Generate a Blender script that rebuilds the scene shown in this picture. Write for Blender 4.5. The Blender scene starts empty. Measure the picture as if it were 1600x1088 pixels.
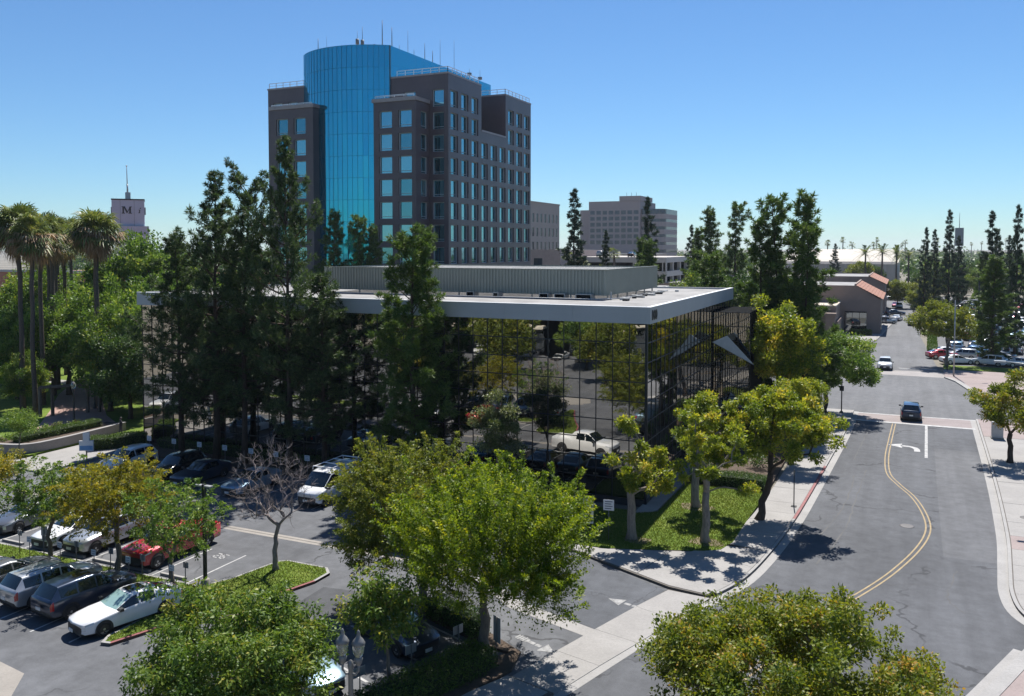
import bpy, math, random
import numpy as np
from mathutils import Vector, Matrix
R = math.radians
scene = bpy.context.scene
COL = scene.collection

# ------------------------------------------------------------------ camera, sky, sun, exposure
cam_data = bpy.data.cameras.new('camera')
cam_data.sensor_width = 36.0
cam_data.lens = 30.04
cam_data.shift_y = -0.0617
cam_data.clip_start = 0.5
cam_data.clip_end = 9000
cam = bpy.data.objects.new('camera', cam_data)
COL.objects.link(cam)
cam.location = (0, 0, 17.0)
cam.rotation_euler = (R(87.5), 0, R(24.55))
scene.camera = cam

SUN_EL, SUN_AZ = R(58.5), R(-8.5)          # azimuth measured from +Y towards +X
world = bpy.data.worlds.new('World')
scene.world = world
world.use_nodes = True
wn = world.node_tree
wn.nodes.clear()
sky = wn.nodes.new('ShaderNodeTexSky')
sky.sky_type = 'NISHITA'
sky.sun_disc = False
sky.sun_elevation = SUN_EL
sky.sun_rotation = SUN_AZ
sky.altitude = 30
sky.air_density = 1.0
sky.dust_density = 0.0
sky.ozone_density = 4.0
wbg = wn.nodes.new('ShaderNodeBackground')
wbg.inputs['Strength'].default_value = 0.068
wo = wn.nodes.new('ShaderNodeOutputWorld')
wtint = wn.nodes.new('ShaderNodeMix')          # one even colour balance over the whole sky
wtint.data_type = 'RGBA'
wtint.blend_type = 'MULTIPLY'
wtint.inputs[0].default_value = 1.0
wtint.inputs[7].default_value = (0.56, 0.755, 0.92, 1)
wn.links.new(sky.outputs[0], wtint.inputs[6])
wn.links.new(wtint.outputs[2], wbg.inputs['Color'])
wn.links.new(wbg.outputs[0], wo.inputs['Surface'])

sun_data = bpy.data.lights.new('sun', 'SUN')
sun_data.energy = 4.4
sun_data.angle = R(0.53)
sun_data.color = (1.0, 0.955, 0.89)
sun = bpy.data.objects.new('sun', sun_data)
COL.objects.link(sun)
sd = Vector((math.sin(SUN_AZ) * math.cos(SUN_EL), math.cos(SUN_AZ) * math.cos(SUN_EL), math.sin(SUN_EL)))
sun.rotation_euler = (-sd).to_track_quat('-Z', 'Y').to_euler()
sun.location = sd * 200

scene.view_settings.view_transform = 'Standard'
scene.view_settings.look = 'None'
scene.view_settings.exposure = 0.9
scene.view_settings.gamma = 1.0
scene.view_settings.use_curve_mapping = False
scene.render.engine = 'CYCLES'
scene.cycles.max_bounces = 7
scene.cycles.diffuse_bounces = 3
scene.cycles.glossy_bounces = 3
scene.cycles.transmission_bounces = 3
scene.cycles.transparent_max_bounces = 6
scene.cycles.volume_bounces = 0
scene.cycles.use_denoising = True
scene.cycles.caustics_reflective = False
scene.cycles.caustics_refractive = False

# ------------------------------------------------------------------ materials
def new_mat(name):
    m = bpy.data.materials.new(name)
    m.use_nodes = True
    nt = m.node_tree
    return m, nt, nt.nodes['Principled BSDF']

def coords(nt, scale=1.0, kind='Object'):
    tc = nt.nodes.new('ShaderNodeTexCoord')
    mp = nt.nodes.new('ShaderNodeMapping')
    s = scale if isinstance(scale, tuple) else (scale,) * 3
    mp.inputs['Scale'].default_value = s
    nt.links.new(tc.outputs[kind], mp.inputs['Vector'])
    return mp.outputs['Vector']

def noise(nt, vec, scale=1.0, detail=4, rough=0.6, dist=0.0):
    n = nt.nodes.new('ShaderNodeTexNoise')
    n.inputs['Scale'].default_value = scale
    n.inputs['Detail'].default_value = detail
    n.inputs['Roughness'].default_value = rough
    n.inputs['Distortion'].default_value = dist
    nt.links.new(vec, n.inputs['Vector'])
    return n.outputs['Fac']

def ramp(nt, fac, stops):
    r = nt.nodes.new('ShaderNodeValToRGB')
    e = r.color_ramp.elements
    while len(e) < len(stops):
        e.new(0.5)
    for i, (p, c) in enumerate(stops):
        e[i].position = p
        e[i].color = (c[0], c[1], c[2], 1) if not isinstance(c, float) else (c, c, c, 1)
    nt.links.new(fac, r.inputs['Fac'])
    return r.outputs['Color']

def mix(nt, fac, a, b, mode='MIX'):
    m = nt.nodes.new('ShaderNodeMix')
    m.data_type = 'RGBA'
    m.blend_type = mode
    for sock, v in ((m.inputs[0], fac), (m.inputs[6], a), (m.inputs[7], b)):
        if isinstance(v, (int, float)):
            sock.default_value = v
        elif isinstance(v, tuple):
            sock.default_value = (v[0], v[1], v[2], 1)
        else:
            nt.links.new(v, sock)
    return m.outputs[2]

def bump(nt, bsdf, h, strength=0.3, dist=0.02):
    b = nt.nodes.new('ShaderNodeBump')
    b.inputs['Strength'].default_value = strength
    b.inputs['Distance'].default_value = dist
    nt.links.new(h, b.inputs['Height'])
    nt.links.new(b.outputs['Normal'], bsdf.inputs['Normal'])

MATS = {}
def mat(name, col, rough=0.6, metal=0.0, var=0.12, scale=1.5, spec=0.5, bmp=0.0, coat=0.0, fine=None):
    """plain procedural material: base colour broken up by two octaves of noise"""
    if name in MATS:
        return MATS[name]
    m, nt, b = new_mat(name)
    v = coords(nt, 1.0)
    n = noise(nt, v, scale, 5, 0.65)
    lo = tuple(max(0, c * (1 - var)) for c in col)
    hi = tuple(min(1, c * (1 + var)) for c in col)
    c = ramp(nt, n, [(0.3, lo), (0.7, hi)])
    nt.links.new(c, b.inputs['Base Color'])
    b.inputs['Roughness'].default_value = rough
    b.inputs['Metallic'].default_value = metal
    b.inputs['Specular IOR Level'].default_value = spec
    b.inputs['Coat Weight'].default_value = coat
    b.inputs['Coat Roughness'].default_value = 0.03
    if bmp:
        bump(nt, b, noise(nt, v, fine or scale * 12, 3, 0.6), bmp, 0.02)
    MATS[name] = m
    return m

def asphalt(name, col, crack=0.0, patch=0.18, crack_scale=0.16, warm=0.0):
    m, nt, b = new_mat(name)
    v = coords(nt, 1.0)
    big = noise(nt, v, 0.11, 5, 0.6, 0.6)
    mid = noise(nt, v, 1.3, 5, 0.7)
    fine = noise(nt, v, 22, 3, 0.7)
    c0 = ramp(nt, big, [(0.30, tuple(x * (1 - patch) for x in col)), (0.72, tuple(x * (1 + patch) for x in col))])
    c1 = mix(nt, 0.55, c0, ramp(nt, mid, [(0.3, 0.34), (0.7, 0.66)]), 'OVERLAY')
    c2 = mix(nt, 0.5, c1, ramp(nt, fine, [(0.3, 0.36), (0.7, 0.64)]), 'OVERLAY')
    sv = coords(nt, (0.9, 0.035, 1.0))
    c2 = mix(nt, 0.45, c2, ramp(nt, noise(nt, sv, 1.0, 4, 0.6), [(0.32, 0.36), (0.68, 0.62)]), 'OVERLAY')
    # drips of oil and darker stains
    st = noise(nt, v, 0.45, 3, 0.5, 1.5)
    c2 = mix(nt, ramp(nt, st, [(0.62, 0.0), (0.78, 0.30)]), c2, tuple(x * 0.5 for x in col))
    if crack:
        nv = nt.nodes.new('ShaderNodeTexNoise')
        nv.inputs['Scale'].default_value = 0.9
        nv.inputs['Detail'].default_value = 4
        nt.links.new(v, nv.inputs['Vector'])
        vm = nt.nodes.new('ShaderNodeVectorMath'); vm.operation = 'MULTIPLY_ADD'
        vm.inputs[1].default_value = (2.2, 2.2, 0); 
        nt.links.new(nv.outputs['Color'], vm.inputs[0]); nt.links.new(v, vm.inputs[2])
        vo = nt.nodes.new('ShaderNodeTexVoronoi'); vo.feature = 'DISTANCE_TO_EDGE'
        vo.inputs['Scale'].default_value = crack_scale
        nt.links.new(vm.outputs[0], vo.inputs['Vector'])
        w = ramp(nt, vo.outputs['Distance'], [(0.0, crack), (0.008, crack * 0.8), (0.013, 0.0)])
        gate = ramp(nt, noise(nt, v, 0.22, 2, 0.5), [(0.44, 0.0), (0.56, 1.0)])
        w2 = mix(nt, 1.0, w, gate, 'MULTIPLY')
        c2 = mix(nt, w2, c2, tuple(x * 0.42 for x in col))
    nt.links.new(c2, b.inputs['Base Color'])
    b.inputs['Roughness'].default_value = 0.88
    b.inputs['Specular IOR Level'].default_value = 0.3
    bump(nt, b, fine, 0.35, 0.01)
    MATS[name] = m
    return m

def concrete(name, col, var=0.13):
    m, nt, b = new_mat(name)
    v = coords(nt, 1.0)
    a = noise(nt, v, 0.5, 6, 0.65, 0.4)
    f = noise(nt, v, 9, 4, 0.7)
    c = ramp(nt, a, [(0.28, tuple(x * (1 - var) for x in col)), (0.7, tuple(x * (1 + var * 0.7) for x in col))])
    c = mix(nt, 0.35, c, ramp(nt, f, [(0.3, 0.36), (0.7, 0.62)]), 'OVERLAY')
    st = noise(nt, v, 1.7, 4, 0.6, 2.0)
    c = mix(nt, ramp(nt, st, [(0.60, 0.0), (0.80, 0.35)]), c, tuple(x * 0.55 for x in col))
    nt.links.new(c, b.inputs['Base Color'])
    b.inputs['Roughness'].default_value = 0.85
    b.inputs['Specular IOR Level'].default_value = 0.3
    bump(nt, b, f, 0.2, 0.008)
    MATS[name] = m
    return m

def leaf_mat(name, stops, trans=0.38, rough=0.5, tint=(1.15, 1.1, 0.55)):
    """leaves: colour picked per leaf from the attribute rnd, light passes through"""
    m, nt, b = new_mat(name)
    at = nt.nodes.new('ShaderNodeAttribute'); at.attribute_name = 'rnd'
    c = ramp(nt, at.outputs['Fac'], stops)
    nt.links.new(c, b.inputs['Base Color'])
    b.inputs['Roughness'].default_value = rough
    b.inputs['Specular IOR Level'].default_value = 0.35
    tr = nt.nodes.new('ShaderNodeBsdfTranslucent')
    tcol = mix(nt, 1.0, c, tint, 'MULTIPLY')
    nt.links.new(tcol, tr.inputs['Color'])
    mx = nt.nodes.new('ShaderNodeMixShader'); mx.inputs[0].default_value = trans
    out = nt.nodes['Material Output']
    nt.links.new(b.outputs[0], mx.inputs[1]); nt.links.new(tr.outputs[0], mx.inputs[2])
    nt.links.new(mx.outputs[0], out.inputs['Surface'])
    MATS[name] = m
    return m

def grass_mat(name, c0, c1, c2):
    m, nt, b = new_mat(name)
    v = coords(nt, 1.0)
    a = noise(nt, v, 0.35, 5, 0.65, 0.5)
    f = noise(nt, v, 7.0, 5, 0.75)
    c = ramp(nt, a, [(0.3, c0), (0.52, c1), (0.75, c2)])
    c = mix(nt, 0.75, c, ramp(nt, f, [(0.25, 0.25), (0.75, 0.75)]), 'OVERLAY')
    nt.links.new(c, b.inputs['Base Color'])
    b.inputs['Roughness'].default_value = 0.9
    b.inputs['Specular IOR Level'].default_value = 0.15
    bump(nt, b, f, 0.9, 0.06)
    MATS[name] = m
    return m

def bark_mat(name, col, scale=(6, 6, 1.2)):
    m, nt, b = new_mat(name)
    v = coords(nt, scale)
    a = noise(nt, v, 1.6, 6, 0.7, 0.6)
    c = ramp(nt, a, [(0.3, tuple(x * 0.55 for x in col)), (0.7, tuple(x * 1.25 for x in col))])
    nt.links.new(c, b.inputs['Base Color'])
    b.inputs['Roughness'].default_value = 0.9
    b.inputs['Specular IOR Level'].default_value = 0.2
    bump(nt, b, a, 0.6, 0.05)
    MATS[name] = m
    return m

def mirror_glass(name, tint, rough=0.015, wave=0.06, wave_scale=0.7, base=(0.01, 0.012, 0.014), wave_dist=0.05):
    """coated office glazing: opaque, reflective, faintly warped"""
    m, nt, b = new_mat(name)
    b.inputs['Base Color'].default_value = (*base, 1)
    b.inputs['Roughness'].default_value = 0.05
    b.inputs['Specular IOR Level'].default_value = 0.12
    gl = nt.nodes.new('ShaderNodeBsdfGlossy')
    gl.inputs['Color'].default_value = (*tint, 1)
    gl.inputs['Roughness'].default_value = rough
    v = coords(nt, 1.0)
    h = noise(nt, v, wave_scale, 2, 0.4)
    bn = nt.nodes.new('ShaderNodeBump')
    bn.inputs['Strength'].default_value = wave
    bn.inputs['Distance'].default_value = wave_dist
    nt.links.new(h, bn.inputs['Height'])
    nt.links.new(bn.outputs[0], gl.inputs['Normal'])
    add = nt.nodes.new('ShaderNodeAddShader')
    nt.links.new(gl.outputs[0], add.inputs[0]); nt.links.new(b.outputs[0], add.inputs[1])
    nt.links.new(add.outputs[0], nt.nodes['Material Output'].inputs['Surface'])
    MATS[name] = m
    return m

def paint(name, col, metal=0.0, rough=0.35, coat=1.0):
    m, nt, b = new_mat(name)
    v = coords(nt, 1.0)
    n = noise(nt, v, 2.0, 4, 0.6)
    c = ramp(nt, n, [(0.3, tuple(x * 0.93 for x in col)), (0.7, tuple(min(1, x * 1.05) for x in col))])
    nt.links.new(c, b.inputs['Base Color'])
    b.inputs['Metallic'].default_value = metal
    b.inputs['Roughness'].default_value = rough
    b.inputs['Coat Weight'].default_value = coat
    b.inputs['Coat Roughness'].default_value = 0.04
    MATS[name] = m
    return m

# ------------------------------------------------------------------ mesh builder
class MB:
    def __init__(s):
        s.v = []; s.f = []; s.m = []; s.s = []
    def quad(s, a, b, c, d, mi=0, sm=False):
        n = len(s.v); s.v += [tuple(a), tuple(b), tuple(c), tuple(d)]
        s.f.append((n, n + 1, n + 2, n + 3)); s.m.append(mi); s.s.append(sm)
    def poly(s, pts, mi=0):
        n = len(s.v); s.v += [tuple(p) for p in pts]
        s.f.append(tuple(range(n, n + len(pts)))); s.m.append(mi); s.s.append(False)
    def box(s, x0, x1, y0, y1, z0, z1, mi=0, skip=()):
        n = len(s.v)
        s.v += [(x0, y0, z0), (x1, y0, z0), (x1, y1, z0), (x0, y1, z0), (x0, y0, z1), (x1, y0, z1), (x1, y1, z1), (x0, y1, z1)]
        for k, q in (('b', (0, 3, 2, 1)), ('t', (4, 5, 6, 7)), ('f', (0, 1, 5, 4)), ('r', (1, 2, 6, 5)), ('k', (2, 3, 7, 6)), ('l', (3, 0, 4, 7))):
            if k not in skip:
                s.f.append(tuple(n + i for i in q)); s.m.append(mi); s.s.append(False)
        return s
    def obox(s, c, size, rz=0.0, mi=0):
        cs, sn = math.cos(rz), math.sin(rz)
        n = len(s.v)
        for dz in (-.5, .5):
            for dx, dy in ((-.5, -.5), (.5, -.5), (.5, .5), (-.5, .5)):
                x, y = dx * size[0], dy * size[1]
                s.v.append((c[0] + x * cs - y * sn, c[1] + x * sn + y * cs, c[2] + dz * size[2]))
        for q in ((0, 3, 2, 1), (4, 5, 6, 7), (0, 1, 5, 4), (1, 2, 6, 5), (2, 3, 7, 6), (3, 0, 4, 7)):
            s.f.append(tuple(n + i for i in q)); s.m.append(mi); s.s.append(False)
        return s
    def prism(s, poly, z0, z1, mi=0, side=None):
        a = sum(poly[i][0] * poly[(i + 1) % len(poly)][1] - poly[(i + 1) % len(poly)][0] * poly[i][1] for i in range(len(poly)))
        if a < 0:
            poly = poly[::-1]
        k = len(poly); n = len(s.v)
        s.v += [(p[0], p[1], z0) for p in poly] + [(p[0], p[1], z1) for p in poly]
        s.f.append(tuple(n + k + i for i in range(k))); s.m.append(mi); s.s.append(False)
        s.f.append(tuple(n + k - 1 - i for i in range(k))); s.m.append(mi); s.s.append(False)
        for i in range(k):
            j = (i + 1) % k
            s.f.append((n + i, n + j, n + k + j, n + k + i)); s.m.append(mi if side is None else side); s.s.append(False)
        return s
    def tube(s, pts, rad, sides=6, mi=0, cap=True):
        pts = [Vector(p) for p in pts]
        if not hasattr(rad, '__len__'):
            rad = [rad] * len(pts)
        n0 = len(s.v); prev = None
        for i, p in enumerate(pts):
            d = (pts[min(i + 1, len(pts) - 1)] - pts[max(i - 1, 0)])
            if d.length < 1e-6:
                d = Vector((0, 0, 1))
            d.normalize()
            u = Vector((1, 0, 0)) if abs(d.x) < 0.8 else Vector((0, 1, 0))
            if prev is not None:
                u = prev
            u = (u - d * u.dot(d))
            u.normalize(); prev = u
            w = d.cross(u)
            for k in range(sides):
                a = 2 * math.pi * k / sides
                q = p + (u * math.cos(a) + w * math.sin(a)) * rad[i]
                s.v.append((q.x, q.y, q.z))
        for i in range(len(pts) - 1):
            for k in range(sides):
                a, b = n0 + i * sides + k, n0 + i * sides + (k + 1) % sides
                s.f.append((a, b, b + sides, a + sides)); s.m.append(mi); s.s.append(True)
        if cap:
            s.f.append(tuple(n0 + k for k in range(sides))[::-1]); s.m.append(mi); s.s.append(False)
            e = n0 + (len(pts) - 1) * sides
            s.f.append(tuple(e + k for k in range(sides))); s.m.append(mi); s.s.append(False)
        return s
    def lathe(s, prof, c=(0, 0, 0), n=16, mi=0, axis='z'):
        n0 = len(s.v)
        for r, h in prof:
            for k in range(n):
                a = 2 * math.pi * k / n
                x, y = r * math.cos(a), r * math.sin(a)
                p = (x, y, h) if axis == 'z' else (x, h, y)
                s.v.append((c[0] + p[0], c[1] + p[1], c[2] + p[2]))
        for i in range(len(prof) - 1):
            for k in range(n):
                a, b = n0 + i * n + k, n0 + i * n + (k + 1) % n
                s.f.append((a, b, b + n, a + n) if axis == 'z' else (a, a + n, b + n, b)); s.m.append(mi); s.s.append(True)
        return s
    def mesh(s, name, mats):
        me = bpy.data.meshes.new(name)
        me.from_pydata(s.v, [], s.f)
        for m in (mats if isinstance(mats, (list, tuple)) else [mats]):
            me.materials.append(m)
        me.polygons.foreach_set('material_index', s.m)
        me.polygons.foreach_set('use_smooth', s.s)
        me.update()
        return me
    def build(s, name, mats, parent=None, world=True):
        return put(name, s.mesh(name, mats), parent, world)

def put(name, me, parent=None, world=True, loc=None):
    o = bpy.data.objects.new(name, me)
    COL.objects.link(o)
    if parent is not None:
        o.parent = parent
        if world:
            o.location = -parent.location
    if loc is not None:
        o.location = loc
    return o

def tag(o, label=None, cat=None, group=None, kind=None):
    if label: o['label'] = label
    if cat: o['category'] = cat
    if group: o['group'] = group
    if kind: o['kind'] = kind
    return o

def thing(name, label, cat, loc=(0, 0, 0), rz=0.0, group=None):
    o = bpy.data.objects.new(name, None)
    o.empty_display_size = 0.3
    COL.objects.link(o)
    o.location = loc
    o.rotation_euler = (0, 0, rz)
    return tag(o, label, cat, group)

def copy_tree(o, loc, rz=0.0, scale=None, label=None, group=None, parent=None):
    c = o.copy(); COL.objects.link(c)
    if parent is None:
        c.location = loc; c.rotation_euler = (0, 0, rz)
        if scale is not None: c.scale = scale if isinstance(scale, tuple) else (scale,) * 3
        if label: c['label'] = label
        if group: c['group'] = group
    else:
        c.parent = parent
    for ch in list(o.children):
        copy_tree(ch, None, parent=c)
    return c

def structure(name, mb, mats):
    return tag(mb.build(name, mats), kind='structure')

def offset(line, d):
    """polyline shifted sideways by d (positive: to the right of travel)"""
    out = []
    for i, p in enumerate(line):
        a, b = line[max(i - 1, 0)], line[min(i + 1, len(line) - 1)]
        t = Vector((b[0] - a[0], b[1] - a[1])).normalized()
        out.append((p[0] + t.y * d, p[1] - t.x * d))
    return out

def smooth_line(pts, n=6):
    """Catmull-Rom through the points"""
    out = []
    P = [pts[0]] + list(pts) + [pts[-1]]
    for i in range(1, len(P) - 2):
        for k in range(n):
            t = k / n
            q = []
            for c in range(len(pts[0])):
                p0, p1, p2, p3 = P[i - 1][c], P[i][c], P[i + 1][c], P[i + 2][c]
                q.append(0.5 * (2 * p1 + (p2 - p0) * t + (2 * p0 - 5 * p1 + 4 * p2 - p3) * t * t + (3 * p1 - p0 - 3 * p2 + p3) * t ** 3))
            out.append(tuple(q))
    out.append(tuple(pts[-1]))
    return out
# ------------------------------------------------------------------ ground, roads, pavements
A_ROAD = asphalt('road_asphalt', (0.088, 0.092, 0.101), crack=0.85, crack_scale=0.13)
A_LOT = asphalt('lot_asphalt', (0.108, 0.112, 0.121), crack=0.9, crack_scale=0.17, patch=0.24)
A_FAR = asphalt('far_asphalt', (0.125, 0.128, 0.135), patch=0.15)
A_DRIVE = asphalt('drive_asphalt', (0.088, 0.094, 0.106), crack=0.6, crack_scale=0.3)
C_WALK = concrete('pavement_concrete', (0.285, 0.275, 0.265))
C_GUT = concrete('gutter_concrete', (0.30, 0.293, 0.285))
C_PINK = concrete('pink_concrete', (0.27, 0.222, 0.212))
C_OLD = concrete('old_concrete', (0.27, 0.25, 0.225))
C_JOINT = mat('joint_dirt', (0.10, 0.09, 0.08), 0.95)
GRASS = grass_mat('lawn_grass', (0.075, 0.125, 0.018), (0.115, 0.170, 0.024), (0.175, 0.205, 0.042))
EARTH = mat('dry_earth', (0.20, 0.155, 0.11), 0.95, var=0.3, scale=0.6, bmp=0.4)
MULCH = mat('bark_mulch', (0.075, 0.052, 0.036), 0.95, var=0.4, scale=3.0, bmp=0.6)
W_PAINT = mat('white_road_paint', (0.36, 0.36, 0.36), 0.75, var=0.35, scale=2.5)
W_WORN = mat('worn_white_paint', (0.25, 0.25, 0.25), 0.8, var=0.45, scale=4.0)
Y_PAINT = mat('yellow_road_paint', (0.27, 0.20, 0.10), 0.75, var=0.22, scale=2.5)
R_PAINT = mat('red_kerb_paint', (0.21, 0.065, 0.065), 0.7, var=0.25, scale=2.0)
CRACK = mat('crack_sealant', (0.055, 0.055, 0.056), 0.7)
BRICKPAVE = concrete('brick_paving', (0.33, 0.22, 0.19))

g = MB(); g.quad((-4000, -700, -0.06), (4000, -700, -0.06), (4000, 6500, -0.06), (-4000, 6500, -0.06))
far_ground = mat('city_ground', (0.17, 0.155, 0.125), 0.95, var=0.35, scale=0.02)
structure('ground', g, far_ground)

KL = smooth_line([(-14.6, 20.5), (-12.3, 28.0), (-10.75, 33.2), (-9.3, 37.9), (-8.15, 40.9), (-7.05, 44.0), (-6.35, 48.5), (-5.85, 54.0), (-5.5, 60.0), (-4.95, 72.0), (-4.45, 84.0), (-4.3, 94.9)], 5)
GL = offset(KL, 0.48)
KR = smooth_line([(-3.2, 20.5), (-0.6, 27.5), (1.4, 32.4), (3.0, 36.2), (4.95, 41.0)], 4)
KR2 = smooth_line([(8.6, 43.1), (6.4, 43.6), (5.35, 45.0), (5.1, 47.5), (5.35, 51.0), (5.72, 55.5), (5.95, 60.0), (6.25, 68.0), (6.55, 80.0), (6.85, 94.9)], 5)
GR2 = offset(KR2, -0.5)
road_poly = GL + GR2[::-1] + [(9.5, 43.0), (9.5, 40.9), (5.0, 40.9)] + offset(KR, -0.35)[::-1]
rb = MB(); rb.poly([(x, y, 0.0) for x, y in road_poly])
structure('road', rb, A_ROAD)

def strip(mb, a, b, z0, z1=None, mi=0):
    """sheet (or solid bar) between two polylines"""
    for i in range(len(a) - 1):
        if z1 is None:
            mb.quad((*a[i], z0), (*b[i], z0), (*b[i + 1], z0), (*a[i + 1], z0), mi)
        else:
            mb.prism([a[i], b[i], b[i + 1], a[i + 1]], z0, z1, mi)

def slab_row(parent, a, b, t0, t1, z, matl, gap=0.012, name='slab'):
    """one paving slab between two polylines (index range), its own prism"""
    mb = MB()
    poly = a[t0:t1 + 1] + b[t0:t1 + 1][::-1]
    cx = sum(p[0] for p in poly) / len(poly); cy = sum(p[1] for p in poly) / len(poly)
    k = 1 - gap / 1.2
    mb.prism([(cx + (p[0] - cx) * k, cy + (p[1] - cy) * k) for p in poly], 0.0, z)
    return mb.build(name, matl, parent)

# gutters: flat concrete apron between asphalt and kerb
gm = MB(); strip(gm, KL, GL, 0.006); structure('street_gutter', gm, C_GUT)
gm = MB(); strip(gm, KR2, GR2, 0.006); structure('street_gutter', gm, C_GUT)

gm = MB(); strip(gm, KR, offset(KR, -0.4), 0.006); structure('street_gutter', gm, C_GUT)
# left pavement with kerb: base (dirt coloured joints) + slabs
iY = lambda y: min(range(len(KL)), key=lambda i: abs(KL[i][1] - y))
k0, k1 = iY(41.3), len(KL) - 1
KLn = KL[k0:]
BLn = []
for x, y in KLn:
    w = 3.0 if y > 70 else (2.75 - 0.2 * math.sin((y - 44) / 8))
    BLn.append((x - w, y) if y > 49.5 else (x - 2.75 - (49.5 - y) * 0.20, min(y + 1.4, 49.6) if y < 48 else y))
pv = MB(); strip(pv, KLn, BLn, -0.03, 0.115)
pv.prism([(-8.3, 41.05), (-10.3, 41.35), (-13.0, 42.6), (-16.3, 44.2), (-19.5, 44.6), (-19.5, 45.2), (-15.0, 45.2), (-9.9, 47.0), (-9.0, 47.4), (-8.0, 45.0)], -0.03, 0.112)
west_pavement = structure('pavement', pv, C_JOINT)
for i in range(0, len(KLn) - 3, 2):
    slab_row(west_pavement, offset(KLn, -0.17), BLn, i, i + 2, 0.128, C_WALK)
for q in ([(-8.35, 41.2), (-10.3, 41.5), (-12.2, 42.4), (-11.4, 46.3), (-9.9, 46.85), (-9.3, 46.2), (-7.6, 44.0)],
          [(-12.25, 42.43), (-14.6, 43.5), (-14.0, 45.45), (-11.45, 46.28)],
          [(-14.64, 43.52), (-16.4, 44.32), (-19.4, 44.7), (-19.4, 45.1), (-15.0, 45.12), (-14.05, 45.43)]):
    mb = MB(); mb.prism(q, 0.0, 0.1275); mb.build('slab', C_WALK, west_pavement)
kb = MB(); strip(kb, KLn, offset(KLn, -0.155), -0.03, 0.134); kb.build('kerb', C_GUT, west_pavement)
ir = [i for i, p in enumerate(KLn) if 54.0 < p[1] < 71.0]
rk = MB(); ra = KLn[ir[0]:ir[-1] + 1]
strip(rk, offset(ra, 0.004), offset(ra, -0.158), 0.02, 0.139); rk.build('red_kerb', R_PAINT, west_pavement)

# driveway apron slabs across the entrance
apron_base = MB(); apron_base.poly([(-8.2, 41.1, 0.008), (-10.3, 41.3, 0.008), (-13.85, 30.0, 0.008), (-14.6, 28.0, 0.008), (-16.8, 21, 0.008), (-14.55, 20.7, 0.008), (-12.25, 28, 0.008), (-10.7, 33.2, 0.008), (-9.28, 37.9, 0.008)][::-1])
apron = structure('driveway_apron', apron_base, C_JOINT)
J = [((-10.28, 41.15), (-8.2, 41.0)), ((-11.18, 38.6), (-9.08, 37.9)), ((-12.15, 35.5), (-10.05, 35.0)), ((-12.95, 32.9), (-10.9, 32.4)), ((-13.8, 30.1), (-11.75, 29.6))]
for i in range(len(J) - 1):
    (a, b), (c, d) = J[i], J[i + 1]
    mb = MB(); e = 0.008
    mb.prism([(a[0], a[1] - e), (b[0], b[1] - e), (d[0], d[1] + e), (c[0], c[1] + e)], 0.0, 0.03); mb.build('slab', C_WALK, apron)
# pavement continuing towards the camera, raised
pv = MB(); pv.prism([(-13.85, 30.0), (-11.75, 29.5), (-12.3, 28), (-14.6, 20.5), (-18.0, 20.0), (-16.4, 24.5), (-14.6, 28.3)], -0.03, 0.12)
near_pavement = structure('pavement', pv, C_JOINT)
for q in ([(-13.88, 29.95), (-11.95, 29.45), (-12.45, 28.0), (-13.1, 25.9), (-15.5, 26.0), (-14.65, 28.3)], [(-15.52, 25.95), (-13.12, 25.86), (-14.65, 20.7), (-17.7, 20.3)]):
    mb = MB(); mb.prism(q, 0.0, 0.132); mb.build('slab', C_WALK, near_pavement)

# right pavements
BR2 = [(x + 4.6, y) for x, y in KR2]
pe = MB(); strip(pe, KR2[5:], [(max(x + 4.8, 9.7), y) for x, y in KR2[5:]], -0.03, 0.115)
east_pavement = structure('pavement', pe, C_JOINT)
n = len(KR2)
idx = list(range(6, n - 1, 3))
pinks = {2: 1, 6: 1, 12: 1}
east_in = [(max(x + 4.7, 9.6), y) for x, y in KR2]
for q, i in enumerate(idx):
    slab_row(east_pavement, offset(KR2, 0.2), east_in, i, min(i + 3, n - 1), 0.128, C_PINK if q in (6, 12) else C_WALK)
kb = MB(); strip(kb, KR2[4:], offset(KR2[4:], 0.17), -0.03, 0.134); kb.build('kerb', C_GUT, east_pavement)
# lower right corner pavement
pk = MB(); pk.prism(KR + [(12, 41.0), (12, 20.5)], -0.03, 0.11)
corner_pavement = structure('pavement', pk, C_PINK)
kb = MB(); strip(kb, KR, offset(KR, 0.55), -0.03, 0.134); kb.build('kerb', C_GUT, corner_pavement)
O = offset(KR, 0.58)
for i in range(0, len(O) - 4, 4):
    mb = MB(); mb.prism([O[i], O[i + 2], O[i + 4], (O[i + 4][0] + 4.0, O[i + 4][1] - 1.2), (O[i][0] + 4.0, O[i][1] - 1.2)], 0, 0.127); mb.build('slab', C_PINK, corner_pavement)

# cross street and the street beyond
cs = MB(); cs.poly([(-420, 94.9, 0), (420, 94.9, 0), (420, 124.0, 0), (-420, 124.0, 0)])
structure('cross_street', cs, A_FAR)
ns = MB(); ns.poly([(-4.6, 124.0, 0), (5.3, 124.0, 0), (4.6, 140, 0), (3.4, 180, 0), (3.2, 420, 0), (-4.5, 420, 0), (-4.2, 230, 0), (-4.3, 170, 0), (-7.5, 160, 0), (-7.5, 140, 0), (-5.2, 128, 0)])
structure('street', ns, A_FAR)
xw = MB(); xw.poly([(-7.5, 90.6, 0.005), (8.5, 90.3, 0.005), (8.5, 94.6, 0.005), (-7.5, 94.4, 0.005)])
structure('crosswalk_paving', xw, concrete('crosswalk_brick', (0.25, 0.215, 0.21)))
xl = MB()
xl.poly([(-4.6, 90.1, 0.010), (6.5, 89.9, 0.010), (6.5, 90.45, 0.010), (-4.6, 90.65, 0.010)])
xl.poly([(-6.0, 94.2, 0.010), (7.6, 94.5, 0.010), (7.6, 94.85, 0.010), (-6.0, 94.55, 0.010)])
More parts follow.
